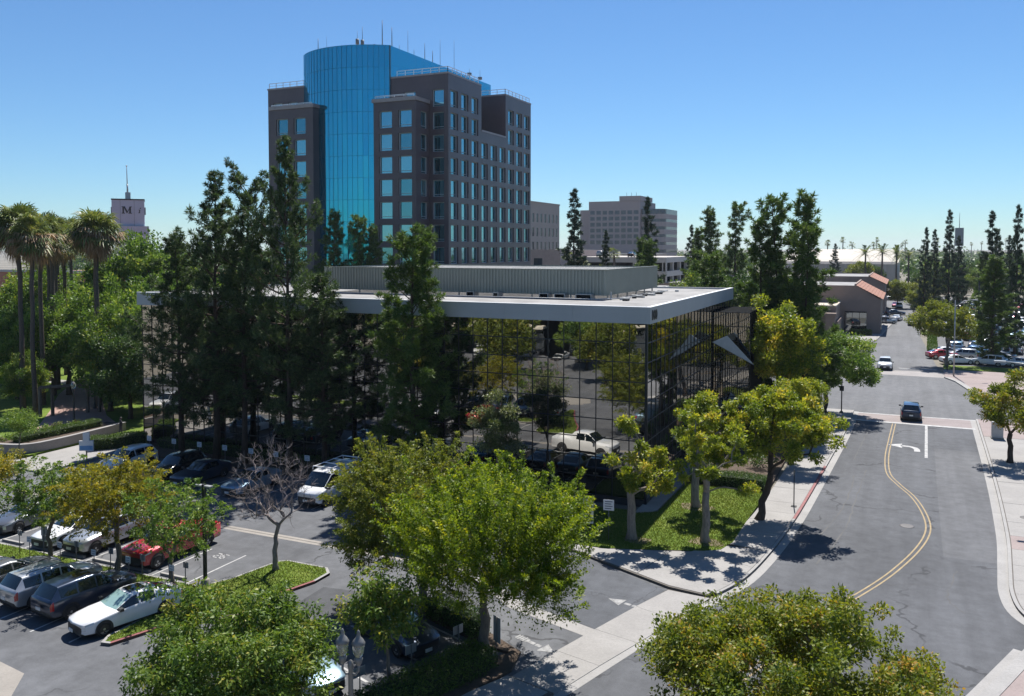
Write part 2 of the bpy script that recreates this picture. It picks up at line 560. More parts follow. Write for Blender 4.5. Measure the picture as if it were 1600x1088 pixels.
structure('crosswalk_line', xl, W_PAINT)
xf = MB(); xf.poly([(-6.5, 124.4, 0.005), (7.5, 124.2, 0.005), (6.5, 129.6, 0.005), (-6.2, 128.8, 0.005)])
structure('crosswalk_paving', xf, concrete('far_crosswalk', (0.28, 0.262, 0.255)))
xl = MB(); xl.poly([(-0.2, 131.6, 0.006), (4.6, 131.8, 0.006), (4.6, 132.2, 0.006), (-0.2, 132.0, 0.006)]); structure('stop_line', xl, W_PAINT)
# corner pavements at the junction
for q, m in (([(-4.3, 94.9), (-8.0, 94.9), (-60, 94.9), (-60, 92.0), (-8.2, 92.0), (-4.5, 90.0)], C_WALK),):
    mb = MB(); mb.prism(q, -0.03, 0.12); structure('pavement', mb, m)
mb = MB(); mb.prism([(7.0, 94.85), (6.9, 93.0), (11.4, 91.5), (60, 91.5), (60, 94.85)], -0.03, 0.12); structure('pavement', mb, C_PINK)
mb = MB(); mb.prism([(5.35, 124.2), (6.5, 121.0), (8.3, 110.5), (9.2, 108.5), (60, 108.5), (60, 112.5), (13.5, 124.1), (13.0, 132.0), (5.4, 132.0)], -0.03, 0.12); structure('pavement', mb, C_PINK)
mb = MB(); strip(mb, [(5.2, 124.2), (6.3, 121.0), (8.0, 110.5), (9.1, 108.2)], [(5.9, 124.2), (6.95, 121.2), (8.6, 110.8), (9.3, 108.8)], 0.0, 0.14); structure('kerb', mb, C_GUT)
mb = MB(); mb.prism([(-4.65, 124.1), (-5.3, 128), (-7.6, 140), (-40, 140), (-40, 124.1)], -0.03, 0.12); structure('pavement', mb, C_WALK)

# double yellow line with its bend
yl = smooth_line([(-0.45, 89.8), (-0.72, 81.3), (-0.86, 75.0), (-0.66, 69.7), (0.08, 66.6), (0.89, 64.0), (1.43, 61.1), (1.72, 57.9), (1.57, 55.3), (0.95, 52.2), (0.0, 48.9), (-0.88, 46.4), (-2.1, 43.4), (-3.6, 39.4), (-5.4, 34.0), (-8.0, 26.0)], 6)
for d in (-0.13, 0.13):
    mb = MB(); strip(mb, offset(yl, d - 0.045), offset(yl, d + 0.045), 0.006); structure('yellow_line', mb, Y_PAINT)
mb = MB()
for k in range(24):
    y = 76.2 + k * 0.58
    mb.quad((1.93 + k * 0.0135, y, 0.006), (2.16 + k * 0.0135, y, 0.006), (2.16 + k * 0.0135, y + 0.52, 0.006), (1.93 + k * 0.0135, y + 0.52, 0.006))
structure('lane_line', mb, W_PAINT)
def arrow_left(cx, cy, rz, s, matl, name='turn_arrow'):
    """bent lane arrow: stem, curve and head pointing left"""
    mb = MB(); z = 0.006
    c, sn = math.cos(rz), math.sin(rz)
    T = lambda x, y: (cx + s * (x * c - y * sn), cy + s * (x * sn + y * c), z)
    arc = [(0.95, -1.3), (0.95, -0.4), (0.75, 0.35), (0.25, 0.75), (-0.5, 0.85)]
    L = offset(arc, -0.27); Q = offset(arc, 0.27)
    for i in range(len(arc) - 1):
        mb.quad(T(*L[i]), T(*Q[i]), T(*Q[i + 1]), T(*L[i + 1]))
    mb.poly([T(-0.4, -0.15), T(-0.4, 1.85), T(-1.7, 0.85)][::-1])
    return structure(name, mb, matl)
arrow_left(0.6, 79.3, 0.0, .85, W_PAINT)
# sealed cracks that wander along the lanes
rnd = random.Random(4)
def crack_line(pts, w=0.035, name='sealed_crack', z=0.005):
    p = smooth_line(pts, 10)
    p = [(x + rnd.uniform(-.06, .06), y + rnd.uniform(-.05, .05)) for x, y in p]
    mb = MB(); ws = [w * rnd.uniform(0.3, 1.4) for _ in p]
    a = [(q[0] - ws[i], q[1]) for i, q in enumerate(p)]; b = [(q[0] + ws[i], q[1]) for i, q in enumerate(p)]
    strip(mb, a, b, z); structure(name, mb, CRACK)
crack_line([(-2.6, 86), (-2.9, 80), (-3.3, 73)]); crack_line([(-2.2, 70), (-2.6, 62), (-2.8, 55), (-3.9, 48)])
crack_line([(-3.0, 68), (-3.2, 60), (-4.6, 50)]); crack_line([(2.9, 50), (2.3, 46), (2.9, 44.2)], 0.03)
crack_line([(-1.2, 46), (1.5, 47.2), (4.6, 46.8)], 0.02); crack_line([(-4.2, 37), (-7.0, 33), (-9.0, 28.5)], 0.03)

# repaired trenches and lane seams in the street surface
A_PATCH = asphalt('patch_asphalt', (0.070, 0.073, 0.080), patch=0.2)
A_PALE = asphalt('worn_asphalt', (0.104, 0.107, 0.115), patch=0.2)
for m_, q in ((A_PALE, [(2.35, 52.0), (5.2, 52.0), (5.75, 66.0), (6.0, 80.0), (2.75, 80.0), (2.5, 66.0)]), (A_PALE, [(-8.6, 31.0), (-6.2, 32.0), (-4.0, 38.6), (-6.2, 38.9)])):
    mb = MB(); mb.poly([(x, y, 0.0025) for x, y in q]); structure('road_patch', mb, m_)
for m_, q in ((A_PALE, [(-27.2, 40.2), (-22.4, 40.2), (-22.4, 43.6), (-27.2, 43.6)]), (A_PATCH, [(-26.0, 31.2), (-23.0, 31.6), (-23.2, 34.8), (-26.1, 34.4)]), (A_PATCH, [(-40.5, 37.0), (-36.6, 37.0), (-36.6, 38.9), (-40.5, 38.9)])):
    mb = MB(); mb.poly([(x, y, 0.0025) for x, y in q]); structure('lot_patch', mb, m_)
# manhole covers
IRON = mat('cast_iron', (0.09, 0.085, 0.085), 0.6, 0.3, var=0.25, scale=14)
for (x, y, z, lab) in ((0.55, 56.9, 0.006, 'round iron manhole cover in the street beside the yellow bend'), (7.4, 61.3, 0.129, 'round iron cover set in the pink paving of the far pavement')):
    mb = MB(); mb.lathe([(0.0, 0.004), (0.30, 0.004), (0.34, 0.002), (0.42, 0.003), (0.42, 0.0)], (x, y, z), 20)
    tag(mb.build('manhole_cover', IRON), lab, 'manhole cover')

# ------------------------------------------------------------------ parking lot on the left
lot = MB(); lot.poly([(x, y, 0.0) for x, y in [(-90, 18), (-17.6, 18), (-16.5, 22), (-14.6, 28), (-13.8, 30.0), (-10.32, 41.3), (-13, 42.6), (-16.3, 44.2), (-19.5, 44.7), (-19.5, 50.4), (-58.6, 50.4), (-58.6, 43.2), (-90, 43.2)]])
structure('parking_lot', lot, A_LOT)
dv = MB(); dv.poly([(x, y, 0.005) for x, y in [(-10.45, 41.05), (-12.15, 35.55), (-16.4, 36.95), (-18.6, 38.6), (-18.4, 43.9), (-16.3, 43.9), (-13.0, 42.4)]]); structure('driveway_patch', dv, A_DRIVE)
md = MB(); md.poly([(x, y, 0.009) for x, y in [(-12.15, 35.5), (-12.4, 34.7), (-16.6, 36.0), (-20.5, 38.9), (-20.3, 39.6), (-16.0, 36.75)]][::-1]); structure('concrete_strip', md, C_WALK)
sw = MB()
sw.poly([(x, y, 0.005) for x, y in [(-70, 39.15), (-20.4, 39.15), (-20.4, 39.75), (-70, 39.75)]]); structure('drain_swale', sw, C_OLD)
sw = MB(); sw.poly([(x, y, 0.0085) for x, y in [(-70, 39.42), (-20.6, 39.42), (-20.6, 39.49), (-70, 39.49)]]); structure('drain_line', sw, C_JOINT)
mb = MB(); mb.poly([(x, y, .006) for x, y in [(-41.0, 22.4), (-33.4, 22.55), (-31.6, 22.3), (-30.4, 20.9), (-31.5, 18.2), (-41, 18.2)]]); structure('concrete_pad', mb, C_OLD)
# stall lines
mb = MB()
for k in range(12):
    x = -32.7 - 2.45 * k
    mb.quad((x - .05, 31.95, .007), (x + .05, 31.95, .007), (x + .05, 36.2, .007), (x - .05, 36.2, .007))
for k in range(13):
    x = -32.35 - 2.48 * k
    mb.quad((x - .05, 24.9, .007), (x + .05, 24.9, .007), (x + .05, 30.0, .007), (x - .05, 30.0, .007))
for k in range(16):
    x = -19.6 - 2.5 * k
    mb.quad((x - .05, 44.4, .007), (x + .05, 44.4, .007), (x + .05, 50.2, .007), (x - .05, 50.2, .007))
for k in range(4):
    ax, ay = -17.1 - 0.83 * k, 32.1 - 2.34 * k
    dx, dy = -0.94, 0.34
    px, py = 0.034 * 1.4, 0.094 * 0.5
    mb.quad((ax - px, ay - py, .007), (ax + px, ay + py, .007), (ax + px + dx * 4.6, ay + py + dy * 4.6, .007), (ax - px + dx * 4.6, ay - py + dy * 4.6, .007))
structure('stall_line', mb, W_PAINT)

def seven_seg(mb, txt, cx, cy, s, z, rz=0.0):
    """stencilled stall number as flat strokes"""
    segs = {'a': ((0, 2), (1, 2)), 'b': ((1, 2), (1, 1)), 'c': ((1, 1), (1, 0)), 'd': ((0, 0), (1, 0)), 'e': ((0, 1), (0, 0)), 'f': ((0, 2), (0, 1)), 'g': ((0, 1), (1, 1))}
    digits = {'2': 'abged', '6': 'afgedc'}
    c, sn = math.cos(rz), math.sin(rz)
    for k, ch in enumerate(txt):
        for sg in digits[ch]:
            (x0, y0), (x1, y1) = segs[sg]
            w = 0.14
            q = [(min(x0, x1) - w, min(y0, y1) - w), (max(x0, x1) + w, min(y0, y1) - w), (max(x0, x1) + w, max(y0, y1) + w), (min(x0, x1) - w, max(y0, y1) + w)]
            out = []
            for x, y in q:
                x = (x + k * 1.6 - 1.3) * s; y = (y - 1) * s
                out.append((cx + x * c - y * sn, cy + x * sn + y * c, z))
            mb.quad(*out)
mb = MB(); seven_seg(mb, '26', -33.9, 35.55, 0.27, 0.008); structure('stall_number', mb, W_PAINT)
# driveway arrows, worn
mb = MB()
def arrow_straight(mb, cx, cy, rz, L, z=0.010):
    c, sn = math.cos(rz), math.sin(rz)
    T = lambda x, y: (cx + x * c - y * sn, cy + x * sn + y * c, z)
    mb.poly([T(L / 2, 0), T(L * .08, .38), T(L * .08, -.38)][::-1])
    mb.quad(T(L * .02, .1), T(L * .02, -.1), T(-L * .16, -.1), T(-L * .16, .1))
    mb.quad(T(-L * .2, .1), T(-L * .2, -.1), T(-L * .5, -.1), T(-L * .5, .1))
arrow_straight(mb, -11.75, 38.75, R(166), 1.9); structure('lane_arrow', mb, W_WORN)
mb = MB(); arrow_straight(mb, -13.75, 33.0, R(-20), 1.6, 0.008); structure('lane_arrow', mb, W_WORN)
mb = MB()
for k in range(5):      # worn bars of stencilled lettering, no longer legible
    mb.obox((-15.0 + 0.13 * k, 33.48 - 0.047 * k, 0.008 + .0), (0.10, 0.34 + .05 * (k % 2), 0.002), R(-20))
structure('worn_stencil', mb, W_WORN)

# planted strips and islands: kerb ring + grass top
def island(name, poly, red=None, top=None, h=0.13):
    mb = MB(); mb.prism(poly, -0.02, h - 0.02)
    isl = structure(name, mb, EARTH)
    closed = poly + [poly[0]]
    a = sum(poly[i][0] * poly[(i + 1) % len(poly)][1] - poly[(i + 1) % len(poly)][0] * poly[i][1] for i in range(len(poly)))
    cx = sum(p[0] for p in poly) / len(poly); cy = sum(p[1] for p in poly) / len(poly)
    inner = []
    k = len(poly)
    for i in range(k):
        p0, p1, p2 = Vector(poly[i - 1]), Vector(poly[i]), Vector(poly[(i + 1) % k])
        n1 = Vector((-(p1 - p0).y, (p1 - p0).x)).normalized(); n2 = Vector((-(p2 - p1).y, (p2 - p1).x)).normalized()
        b = (n1 + n2).normalized() * (1 if a > 0 else -1)
        d = 0.15 / max(0.5, abs(b.dot(n1)))
        inner.append((p1.x + b.x * d, p1.y + b.y * d))
    ic = inner + [inner[0]]
    white, rd = MB(), MB()
    for i in range(k):
        (rd if red and i in red else white).prism([closed[i], closed[i + 1], ic[i + 1], ic[i]], -0.02, h)
    white.build('kerb', C_GUT, isl)
    if red: rd.build('red_kerb', R_PAINT, isl)
    t = MB(); t.prism(inner, 0, h + 0.015); t.build('turf', top or GRASS, isl)
    return inner
def rounded(pts, r=0.6, n=5):
    out = []
    k = len(pts)
    for i in range(k):
        p0, p1, p2 = Vector(pts[i - 1]), Vector(pts[i]), Vector(pts[(i + 1) % k])
        rr = min(r, (p1 - p0).length * .45, (p2 - p1).length * .45)
        a = p1 + (p0 - p1).normalized() * rr; b = p1 + (p2 - p1).normalized() * rr
        for j in range(n):
            t = j / (n - 1)
            q = a * (1 - t) ** 2 + p1 * 2 * t * (1 - t) + b * t * t
            out.append((q.x, q.y))
    return out
strip_poly = [(-72, 30.15), (-31.3, 30.15), (-31.2, 25.9), (-30.9, 25.3), (-30.45, 25.4), (-29.6, 27.9), (-28.4, 30.4), (-27.4, 32.5), (-26.75, 34.6), (-26.75, 35.8), (-27.3, 36.35), (-29.9, 36.35), (-30.35, 36.0), (-30.9, 33.2), (-31.6, 31.7), (-72, 31.7)]
turf1 = island('planted_strip', strip_poly, red=(4, 5, 6, 7))
GRASS_AREAS = [(turf1, 0.145)]
lawn_poly = [(-19.4, 45.25), (-15.0, 45.25), (-9.85, 47.05), (-8.95, 47.65), (-8.55, 49.2), (-8.45, 54.0), (-8.2, 60.3), (-13.8, 60.3), (-13.95, 52.9), (-14.4, 52.5), (-19.4, 52.3)]
mb = MB(); mb.prism(lawn_poly, -0.02, 0.14); structure('lawn', mb, GRASS)
GRASS_AREAS.append((lawn_poly, 0.14))
for (x, y, r) in ((-9.95, 48.55, .95), (-11.9, 54.9, 1.1), (-13.6, 47.2, .8)):
    mb = MB(); p = [(x + r * (1 + .18 * math.sin(3 * a + x)) * math.cos(a), y + r * (1 + .15 * math.cos(2 * a)) * math.sin(a) * .8, 0.145) for a in [2 * math.pi * k / 14 for k in range(14)]]
    mb.poly(p); structure('bare_earth', mb, EARTH)
mb = MB(); mb.prism([(-15.2, 52.0), (-14.2, 52.6), (-14.0, 53.0), (-13.9, 66), (-15.2, 66)], -0.02, 0.20); structure('path', mb, C_OLD)
mb = MB(); mb.prism([(-8.2, 60.32), (-8.1, 92), (-13.9, 92), (-13.85, 60.32)], -0.02, 0.135); structure('planting_bed', mb, MULCH)
mb = MB(); mb.prism([(-58.6, 50.4), (-19.5, 50.4), (-19.5, 53.7), (-58.6, 53.7)], -0.02, 0.14); structure('planting_bed', mb, MULCH)
# beds round the small staff stalls by the entrance
mb = MB(); mb.prism([(-14.55, 31.75), (-15.9, 32.0), (-19.9, 33.5), (-20.1, 34.3), (-16.0, 33.0), (-14.2, 32.0), (-13.95, 30.5), (-14.7, 28.2), (-17.0, 21.8), (-18.9, 22.3), (-16.3, 29.9)], -0.02, 0.12); structure('planting_bed', mb, MULCH)

# park on the far left
mb = MB(); mb.prism([(-150, 43.4), (-66.5, 45.3), (-63.9, 46.0), (-64.2, 55.5), (-60.5, 57.0), (-60.5, 92), (-150, 92)], -0.02, 0.25)
structure('lawn', mb, GRASS)
mb = MB(); mb.prism([(-63.75, 43.2), (-58.7, 43.2), (-58.7, 50.4), (-60.2, 56.5), (-63.9, 56.5)], -0.02, 0.12); structure('path', mb, C_WALK)
mb = MB(); mb.prism([(-70.8, 51.3), (-66.2, 53.0), (-64.9, 56.2), (-72, 60.2), (-83.0, 68.6), (-96.5, 86.5), (-101, 92), (-110, 92), (-101.5, 82.5), (-87.2, 66.5), (-79.0, 59.2)], 0.0, 0.262); structure('path', mb, BRICKPAVE)
mb = MB(); mb.prism([(-150, 72), (-92, 72), (-92, 74.2), (-150, 74.2)], 0.0, 0.262); structure('path', mb, C_WALK)

# right-hand lot beyond the junction
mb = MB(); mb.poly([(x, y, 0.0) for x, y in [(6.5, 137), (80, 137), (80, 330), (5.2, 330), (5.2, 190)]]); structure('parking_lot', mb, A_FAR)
mb = MB(); mb.prism([(5.5, 132.4), (11.0, 132.4), (60, 133.5), (60, 136.8), (5.6, 136.9)], -0.02, 0.14); structure('lawn', mb, GRASS)
mb = MB(); mb.prism([(3.7, 184), (9, 184), (8.5, 193), (3.6, 193)], -0.02, 0.14); structure('lawn', mb, GRASS)
mb = MB(); mb.prism([(-4.25, 232), (-2.6, 224), (-1.9, 205), (-4.1, 168), (-7.4, 157), (-12, 157), (-12, 180), (-4.3, 182), (-3.9, 232)], -0.02, 0.13); structure('pavement', mb, C_WALK)

# short grass blades on the near turf
def inside(p, poly):
    c = False; j = len(poly) - 1
    for i in range(len(poly)):
        if (poly[i][1] > p[1]) != (poly[j][1] > p[1]) and p[0] < (poly[j][0] - poly[i][0]) * (p[1] - poly[i][1]) / (poly[j][1] - poly[i][1]) + poly[i][0]:
            c = not c
        j = i
    return c
def rnd_mesh(name, V, rv, matl, smooth=False):
    """mesh of separate small faces from an array (n, k, 3); rv is one random value per face"""
    n, k, _ = V.shape
    me = bpy.data.meshes.new(name)
    me.vertices.add(n * k); me.loops.add(n * k); me.polygons.add(n)
    me.vertices.foreach_set('co', V.reshape(-1).astype(np.float32))
    me.loops.foreach_set('vertex_index', np.arange(n * k, dtype=np.int32))
    me.polygons.foreach_set('loop_start', np.arange(0, n * k, k, dtype=np.int32))
    me.polygons.foreach_set('loop_total', np.full(n, k, dtype=np.int32))
    at = me.attributes.new('rnd', 'FLOAT', 'FACE')
    at.data.foreach_set('value', rv.astype(np.float32))
    me.materials.append(matl)
    me.update()
    return me
BLADE = leaf_mat('grass_blade', [(0.0, (0.085, 0.135, 0.018)), (0.6, (0.14, 0.20, 0.028)), (1.0, (0.24, 0.25, 0.07))], 0.3)
rs = np.random.default_rng(3)
def blades(area, z, n, name='grass'):
    xs = [p[0] for p in area]; ys = [p[1] for p in area]
    x0 = max(min(xs), -52)
    P = np.stack([rs.uniform(x0, max(xs), n * 3), rs.uniform(min(ys), max(ys), n * 3)], 1)
    P = np.array([p for p in P if inside(p, area)])[:n]
    m = len(P); a = rs.uniform(0, 2 * np.pi, m); h = rs.uniform(.04, .10, m); w = rs.uniform(.012, .03, m)
    V = np.zeros((m, 3, 3))
    V[:, 0, 0] = P[:, 0] - w * np.cos(a); V[:, 0, 1] = P[:, 1] - w * np.sin(a); V[:, 0, 2] = z
    V[:, 1, 0] = P[:, 0] + w * np.cos(a); V[:, 1, 1] = P[:, 1] + w * np.sin(a); V[:, 1, 2] = z
    V[:, 2, 0] = P[:, 0] + rs.normal(0, .035, m); V[:, 2, 1] = P[:, 1] + rs.normal(0, .035, m); V[:, 2, 2] = z + h
    o = put(name, rnd_mesh(name, V, rs.random(m), BLADE))
    return tag(o, kind='stuff')
tag(blades(GRASS_AREAS[0][0], 0.143, 26000), 'short mown grass on the kerbed strip between the parked cars', 'grass')
tag(blades(GRASS_AREAS[1][0], 0.138, 42000), 'short mown lawn at the corner of the glass office building', 'grass')
# ------------------------------------------------------------------ glass office building
GLASS_DARK = mirror_glass('bronze_mirror_glass', (0.42, 0.405, 0.375), 0.012, 0.075, 0.8, (0.004, 0.005, 0.006))
FRAME_DARK = mat('dark_mullion', (0.022, 0.024, 0.028), 0.45, 0.4)
FASCIA = mat('painted_fascia', (0.38, 0.39, 0.40), 0.55, var=0.06, scale=0.4)
ROOF_W = concrete('roof_membrane', (0.27, 0.265, 0.26), 0.34)
SCREEN = mat('sage_screen', (0.27, 0.29, 0.255), 0.55, 0.1, var=0.07, scale=0.5)
STEEL = mat('galvanised_steel', (0.36, 0.37, 0.38), 0.45, 0.6)
DARKMETAL = mat('dark_metal', (0.035, 0.037, 0.04), 0.5, 0.4)
WHITEMETAL = mat('white_metal', (0.70, 0.71, 0.72), 0.4, 0.0, var=0.05)
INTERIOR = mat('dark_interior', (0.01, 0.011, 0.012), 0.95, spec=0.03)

BX0, BX1, BY0, BY1, BH = -59.9, -15.0, 53.9, 83.0, 12.06
office = thing('office_building', 'low dark glass office building with grey fascia and ribbed roof screen', 'building', (BX1, BY0, 0))
mb = MB(); mb.box(BX0 + .2, BX1 - .2, BY0 + .2, BY1 - .2, 0, BH + .05); mb.build('core_wall', INTERIOR, office)
NC, NR, Z0 = 39, 9, 0.42
PW = (BX1 - BX0) / NC; PH = (BH - Z0) / NR
NCR = 25; PWR = (BY1 - BY0) / NCR
pm = MB(); pm.box(-.5, .5, -.012, .012, -.5, .5); pane_mesh = pm.mesh('pane', GLASS_DARK)
prs = random.Random(11)
def add_pane(cx, cy, cz, w, h, rz, parent, name='pane', mesh=None, tilt=0.0016):
    o = bpy.data.objects.new(name, mesh or pane_mesh); COL.objects.link(o); o.parent = parent
    o.location = (cx - parent.location.x, cy - parent.location.y, cz - parent.location.z)
    o.scale = (w, 1, h)
    o.rotation_euler = (prs.gauss(0, tilt), 0, rz + prs.gauss(0, tilt))
    return o
cells = []
for c in range(NC):
    for r in range(NR):
        cells.append((0, BX0 + (c + .5) * PW, BY0, Z0 + (r + .5) * PH, PW - .02, PH - .02, 0.0, c))
for c in range(NCR):
    for r in range(NR):
        cells.append((1, BX1, BY0 + (c + .5) * PWR, Z0 + (r + .5) * PH, PWR - .02, PH - .02, R(90), c))
front = sorted([c for c in cells if c[0] == 0], key=lambda c: -c[7])
side = sorted([c for c in cells if c[0] == 1], key=lambda c: c[7])
chosen = front[:207] + side[:90]
rest = front[207:] + side[90:]
for c in chosen:
    add_pane(c[1], c[2], c[3], c[4], c[5], c[6], office)
mb = MB()
for c in rest:
    hw, hh = c[4] / 2, c[5] / 2
    t1, t2 = prs.gauss(0, .0016), prs.gauss(0, .0016)
    if c[0] == 0:
        mb.quad((c[1] - hw, c[2] - hw * t1, c[3] - hh), (c[1] + hw, c[2] + hw * t1, c[3] - hh), (c[1] + hw, c[2] + hw * t1 + hh * t2, c[3] + hh), (c[1] - hw, c[2] - hw * t1 + hh * t2, c[3] + hh))
    else:
        mb.quad((c[1] + hw * t1, c[2] - hw, c[3] - hh), (c[1] - hw * t1, c[2] + hw, c[3] - hh), (c[1] - hw * t1 + hh * t2, c[2] + hw, c[3] + hh), (c[1] + hw * t1 + hh * t2, c[2] - hw, c[3] + hh))
tag(mb.build('far_panes', GLASS_DARK, office), kind='stuff')
mb = MB()
for c in range(NC + 1):
    x = BX0 + c * PW; mb.box(x - .028, x + .028, BY0 - .045, BY0 - .002, 0, BH)
for r in range(NR + 1):
    z = Z0 + r * PH; mb.box(BX0, BX1, BY0 - .04, BY0 - .001, z - .028, z + .028)
mb.build('mullion_grid', FRAME_DARK, office)
mb = MB()
for c in range(NCR + 1):
    y = BY0 + c * PWR; mb.box(BX1 + .002, BX1 + .045, y - .028, y + .028, 0, BH)
for r in range(NR + 1):
    z = Z0 + r * PH; mb.box(BX1 + .001, BX1 + .04, BY0, BY1, z - .028, z + .028)
mb.build('mullion_grid', FRAME_DARK, office)
mb = MB(); mb.box(BX1 - .1, BX1 + .06, BY0 - .06, BY0 + .1, 0, BH + .01); mb.build('corner_post', FRAME_DARK, office)
mb = MB(); mb.box(BX0 - .02, BX1 + .02, BY0 - .02, BY1, 0, Z0 - .04); mb.build('plinth', mat('black_plinth', (0.03, 0.032, 0.036), 0.5), office)
# fascia as a ring of panels, each with its joint
FX0, FX1, FY0, FY1, FZ0, FZ1 = BX0 - .25, BX1 + .3, BY0 - .3, BY1 + .3, BH, 13.13
nfp = 9
for k in range(nfp):
    w = (FX1 - .3 - FX0) / nfp; x = FX0 + k * w
    mb = MB(); mb.box(x + .004, x + w - .004, FY0, FY0 + .28, FZ0, FZ1); mb.build('fascia_panel', FASCIA, office)
for k in range(nfp):
    w = (FY1 - FY0) / nfp; y = FY0 + k * w
    mb = MB(); mb.box(FX1 - .298, FX1, y + .004, y + w - .004, FZ0, FZ1); mb.build('fascia_panel', FASCIA, office)
mb = MB(); mb.box(FX0, FX0 + .28, FY0 + .29, FY1, FZ0, FZ1); mb.box(FX0 + .29, FX1 - .3, FY1 - .28, FY1, FZ0, FZ1); mb.build('fascia_panel', FASCIA, office)
mb = MB(); mb.box(FX0 + .2, FX1 - .2, FY0 + .2, FY1 - .2, FZ0 + .02, 12.98); mb.build('roof', ROOF_W, office)
mb = MB(); mb.box(FX0 - .02, FX1 + .02, FY0 - .02, FY0 + .3, FZ1, FZ1 + .03); mb.box(FX1 - .32, FX1 + .02, FY0 + .31, FY1, FZ1, FZ1 + .03); mb.build('coping', WHITEMETAL, office)
# number on the fascia
def text_obj(txt, size, loc, rot, matl, parent, name='lettering', extrude=0.02, shear=0.0):
    cu = bpy.data.curves.new(name, 'FONT'); cu.body = txt; cu.size = size; cu.extrude = extrude; cu.align_x = 'CENTER'; cu.align_y = 'CENTER'; cu.shear = shear
    cu.offset = size * 0.012
    tmp = bpy.data.objects.new(name, cu)
    me = bpy.data.meshes.new_from_object(tmp)
    bpy.data.objects.remove(tmp)
    me.materials.clear(); me.materials.append(matl)
    o = bpy.data.objects.new(name, me); COL.objects.link(o)
    if parent is not None:
        o.parent = parent; o.location = Vector(loc) - parent.location
    else:
        o.location = loc
    o.rotation_euler = rot
    return o
t = text_obj('100', 0.92, (FX1 + .03, FY0 + 0.95, 12.58), (R(90), 0, R(90)), DARKMETAL, office)
# roof screen: ribbed sheet metal box on legs
SX0, SX1, SY0, SY1, SZ0, SZ1 = -47.0, -20.7, 62.6, 77.6, 13.30, 15.27
mb = MB()
def ribbed(mb, a, b, z0, z1, pitch=0.28, depth=0.07):
    L = math.hypot(b[0] - a[0], b[1] - a[1]); n = int(L / pitch)
    ux, uy = (b[0] - a[0]) / L, (b[1] - a[1]) / L; nx, ny = uy, -ux
    pts = []
    for i in range(n):
        s = i * L / n; p = L / n
        for f, d in ((0, 0), (.45, 0), (.55, depth), (.95, depth)):
            pts.append((a[0] + ux * (s + f * p) + nx * d, a[1] + uy * (s + f * p) + ny * d))
    pts.append(b)
    for i in range(len(pts) - 1):
        mb.quad((*pts[i], z0), (*pts[i + 1], z0), (*pts[i + 1], z1), (*pts[i], z1))
ribbed(mb, (SX0, SY0), (SX1, SY0), SZ0, SZ1); ribbed(mb, (SX1, SY0), (SX1, SY1), SZ0, SZ1)
ribbed(mb, (SX1, SY1), (SX0, SY1), SZ0, SZ1); ribbed(mb, (SX0, SY1), (SX0, SY0), SZ0, SZ1)
scr = mb.build('roof_screen', SCREEN, office)
mb = MB()
for i in range(46):
    y = SY0 + .2 + i * (SY1 - SY0 - .4) / 45; mb.box(SX0 + .1, SX1 - .1, y - .08, y + .08, SZ1 - .25, SZ1 - .12)
mb.build('screen_louvre', mat('screen_top', (0.33, 0.33, 0.32), 0.7, var=.3, scale=.8), office)
mb = MB(); mb.box(SX0 - .05, SX1 + .1, SY0 - .1, SY0 + .03, SZ1, SZ1 + .05); mb.box(SX1 - .03, SX1 + .1, SY0 + .04, SY1, SZ1, SZ1 + .05); mb.build('screen_cap', SCREEN, office)
for x, y in [(SX0 + 3.3 * k + .3, SY0 + .15) for k in range(9)] + [(SX1 - .15, SY0 + 2.6 * k + 1) for k in range(6)]:
    mb = MB(); mb.box(x - .05, x + .05, y - .05, y + .05, 12.95, SZ0 + .3); mb.build('screen_leg', STEEL, office)
for x, y, w in ((-22.9, 61.9, 1.3), (-24.7, 62.0, .9), (-26.0, 62.0, .8), (-38.2, 62.0, 1.6), (-32.5, 62.1, .7), (-29.8, 61.5, .5)):
    mb = MB(); mb.box(x, x + w, y, y + .9, 12.99, 13.42); mb.box(x + .08, x + w - .08, y - .02, y + .01, 13.06, 13.36, 1); mb.build('roof_unit', [STEEL, INTERIOR], office)
mb = MB(); mb.tube([(-46, 61.6, 13.08), (-36, 61.2, 13.08), (-21, 61.4, 13.08), (-19.6, 63.5, 13.08), (-19.5, 77, 13.08)], .05, 6); mb.build('roof_pipe', STEEL, office)
for k in range(14):
    x = prs.uniform(-19.9, -18.6); y = 62 + k * 1.15
    mb = MB(); mb.obox((x, y, 13.06), (prs.uniform(.3, .9), prs.uniform(.2, .5), .16), prs.uniform(-.4, .4)); mb.build('roof_vent', STEEL if k % 3 else DARKMETAL, office)
# rear wing by the entrance, with its angled canopies
mb = MB(); mb.box(BX1 + .1, -11.85, 75.2, 82.5, 0, 11.4); mb.build('wing_wall', INTERIOR, office)
for c in range(3):
    for r in range(9):
        add_pane(BX1 + .1 + (c + .5) * 1.04, 75.13, .4 + (r + .5) * 1.22, 1.01, 1.2, 0, office)
mb = MB()
for c in range(4):
    x = BX1 + .1 + c * 1.04; mb.box(x - .03, x + .03, 75.06, 75.11, 0, 11.4)
for r in range(10):
    mb.box(BX1 + .1, -11.8, 75.065, 75.108, .4 + r * 1.22 - .03, .4 + r * 1.22 + .03)
mb.build('wing_mullions', FRAME_DARK, office)
CANW = mat('canopy_soffit', (0.36, 0.36, 0.35), 0.5)
CANB = mat('canopy_edge', (0.05, 0.07, 0.09), 0.3, 0.3)
def canopy(p, th=0.18):
    mb = MB(); a, b, c = [Vector(q) for q in p]
    nrm = (b - a).cross(c - a).normalized() * th
    mb.poly([a, b, c], 0); mb.poly([c + nrm, b + nrm, a + nrm], 1)
    for u, v in ((a, b), (b, c), (c, a)):
        mb.quad(u, v, v + nrm, u + nrm, 1)
    return mb.build('entrance_canopy', [CANW, CANB], office)
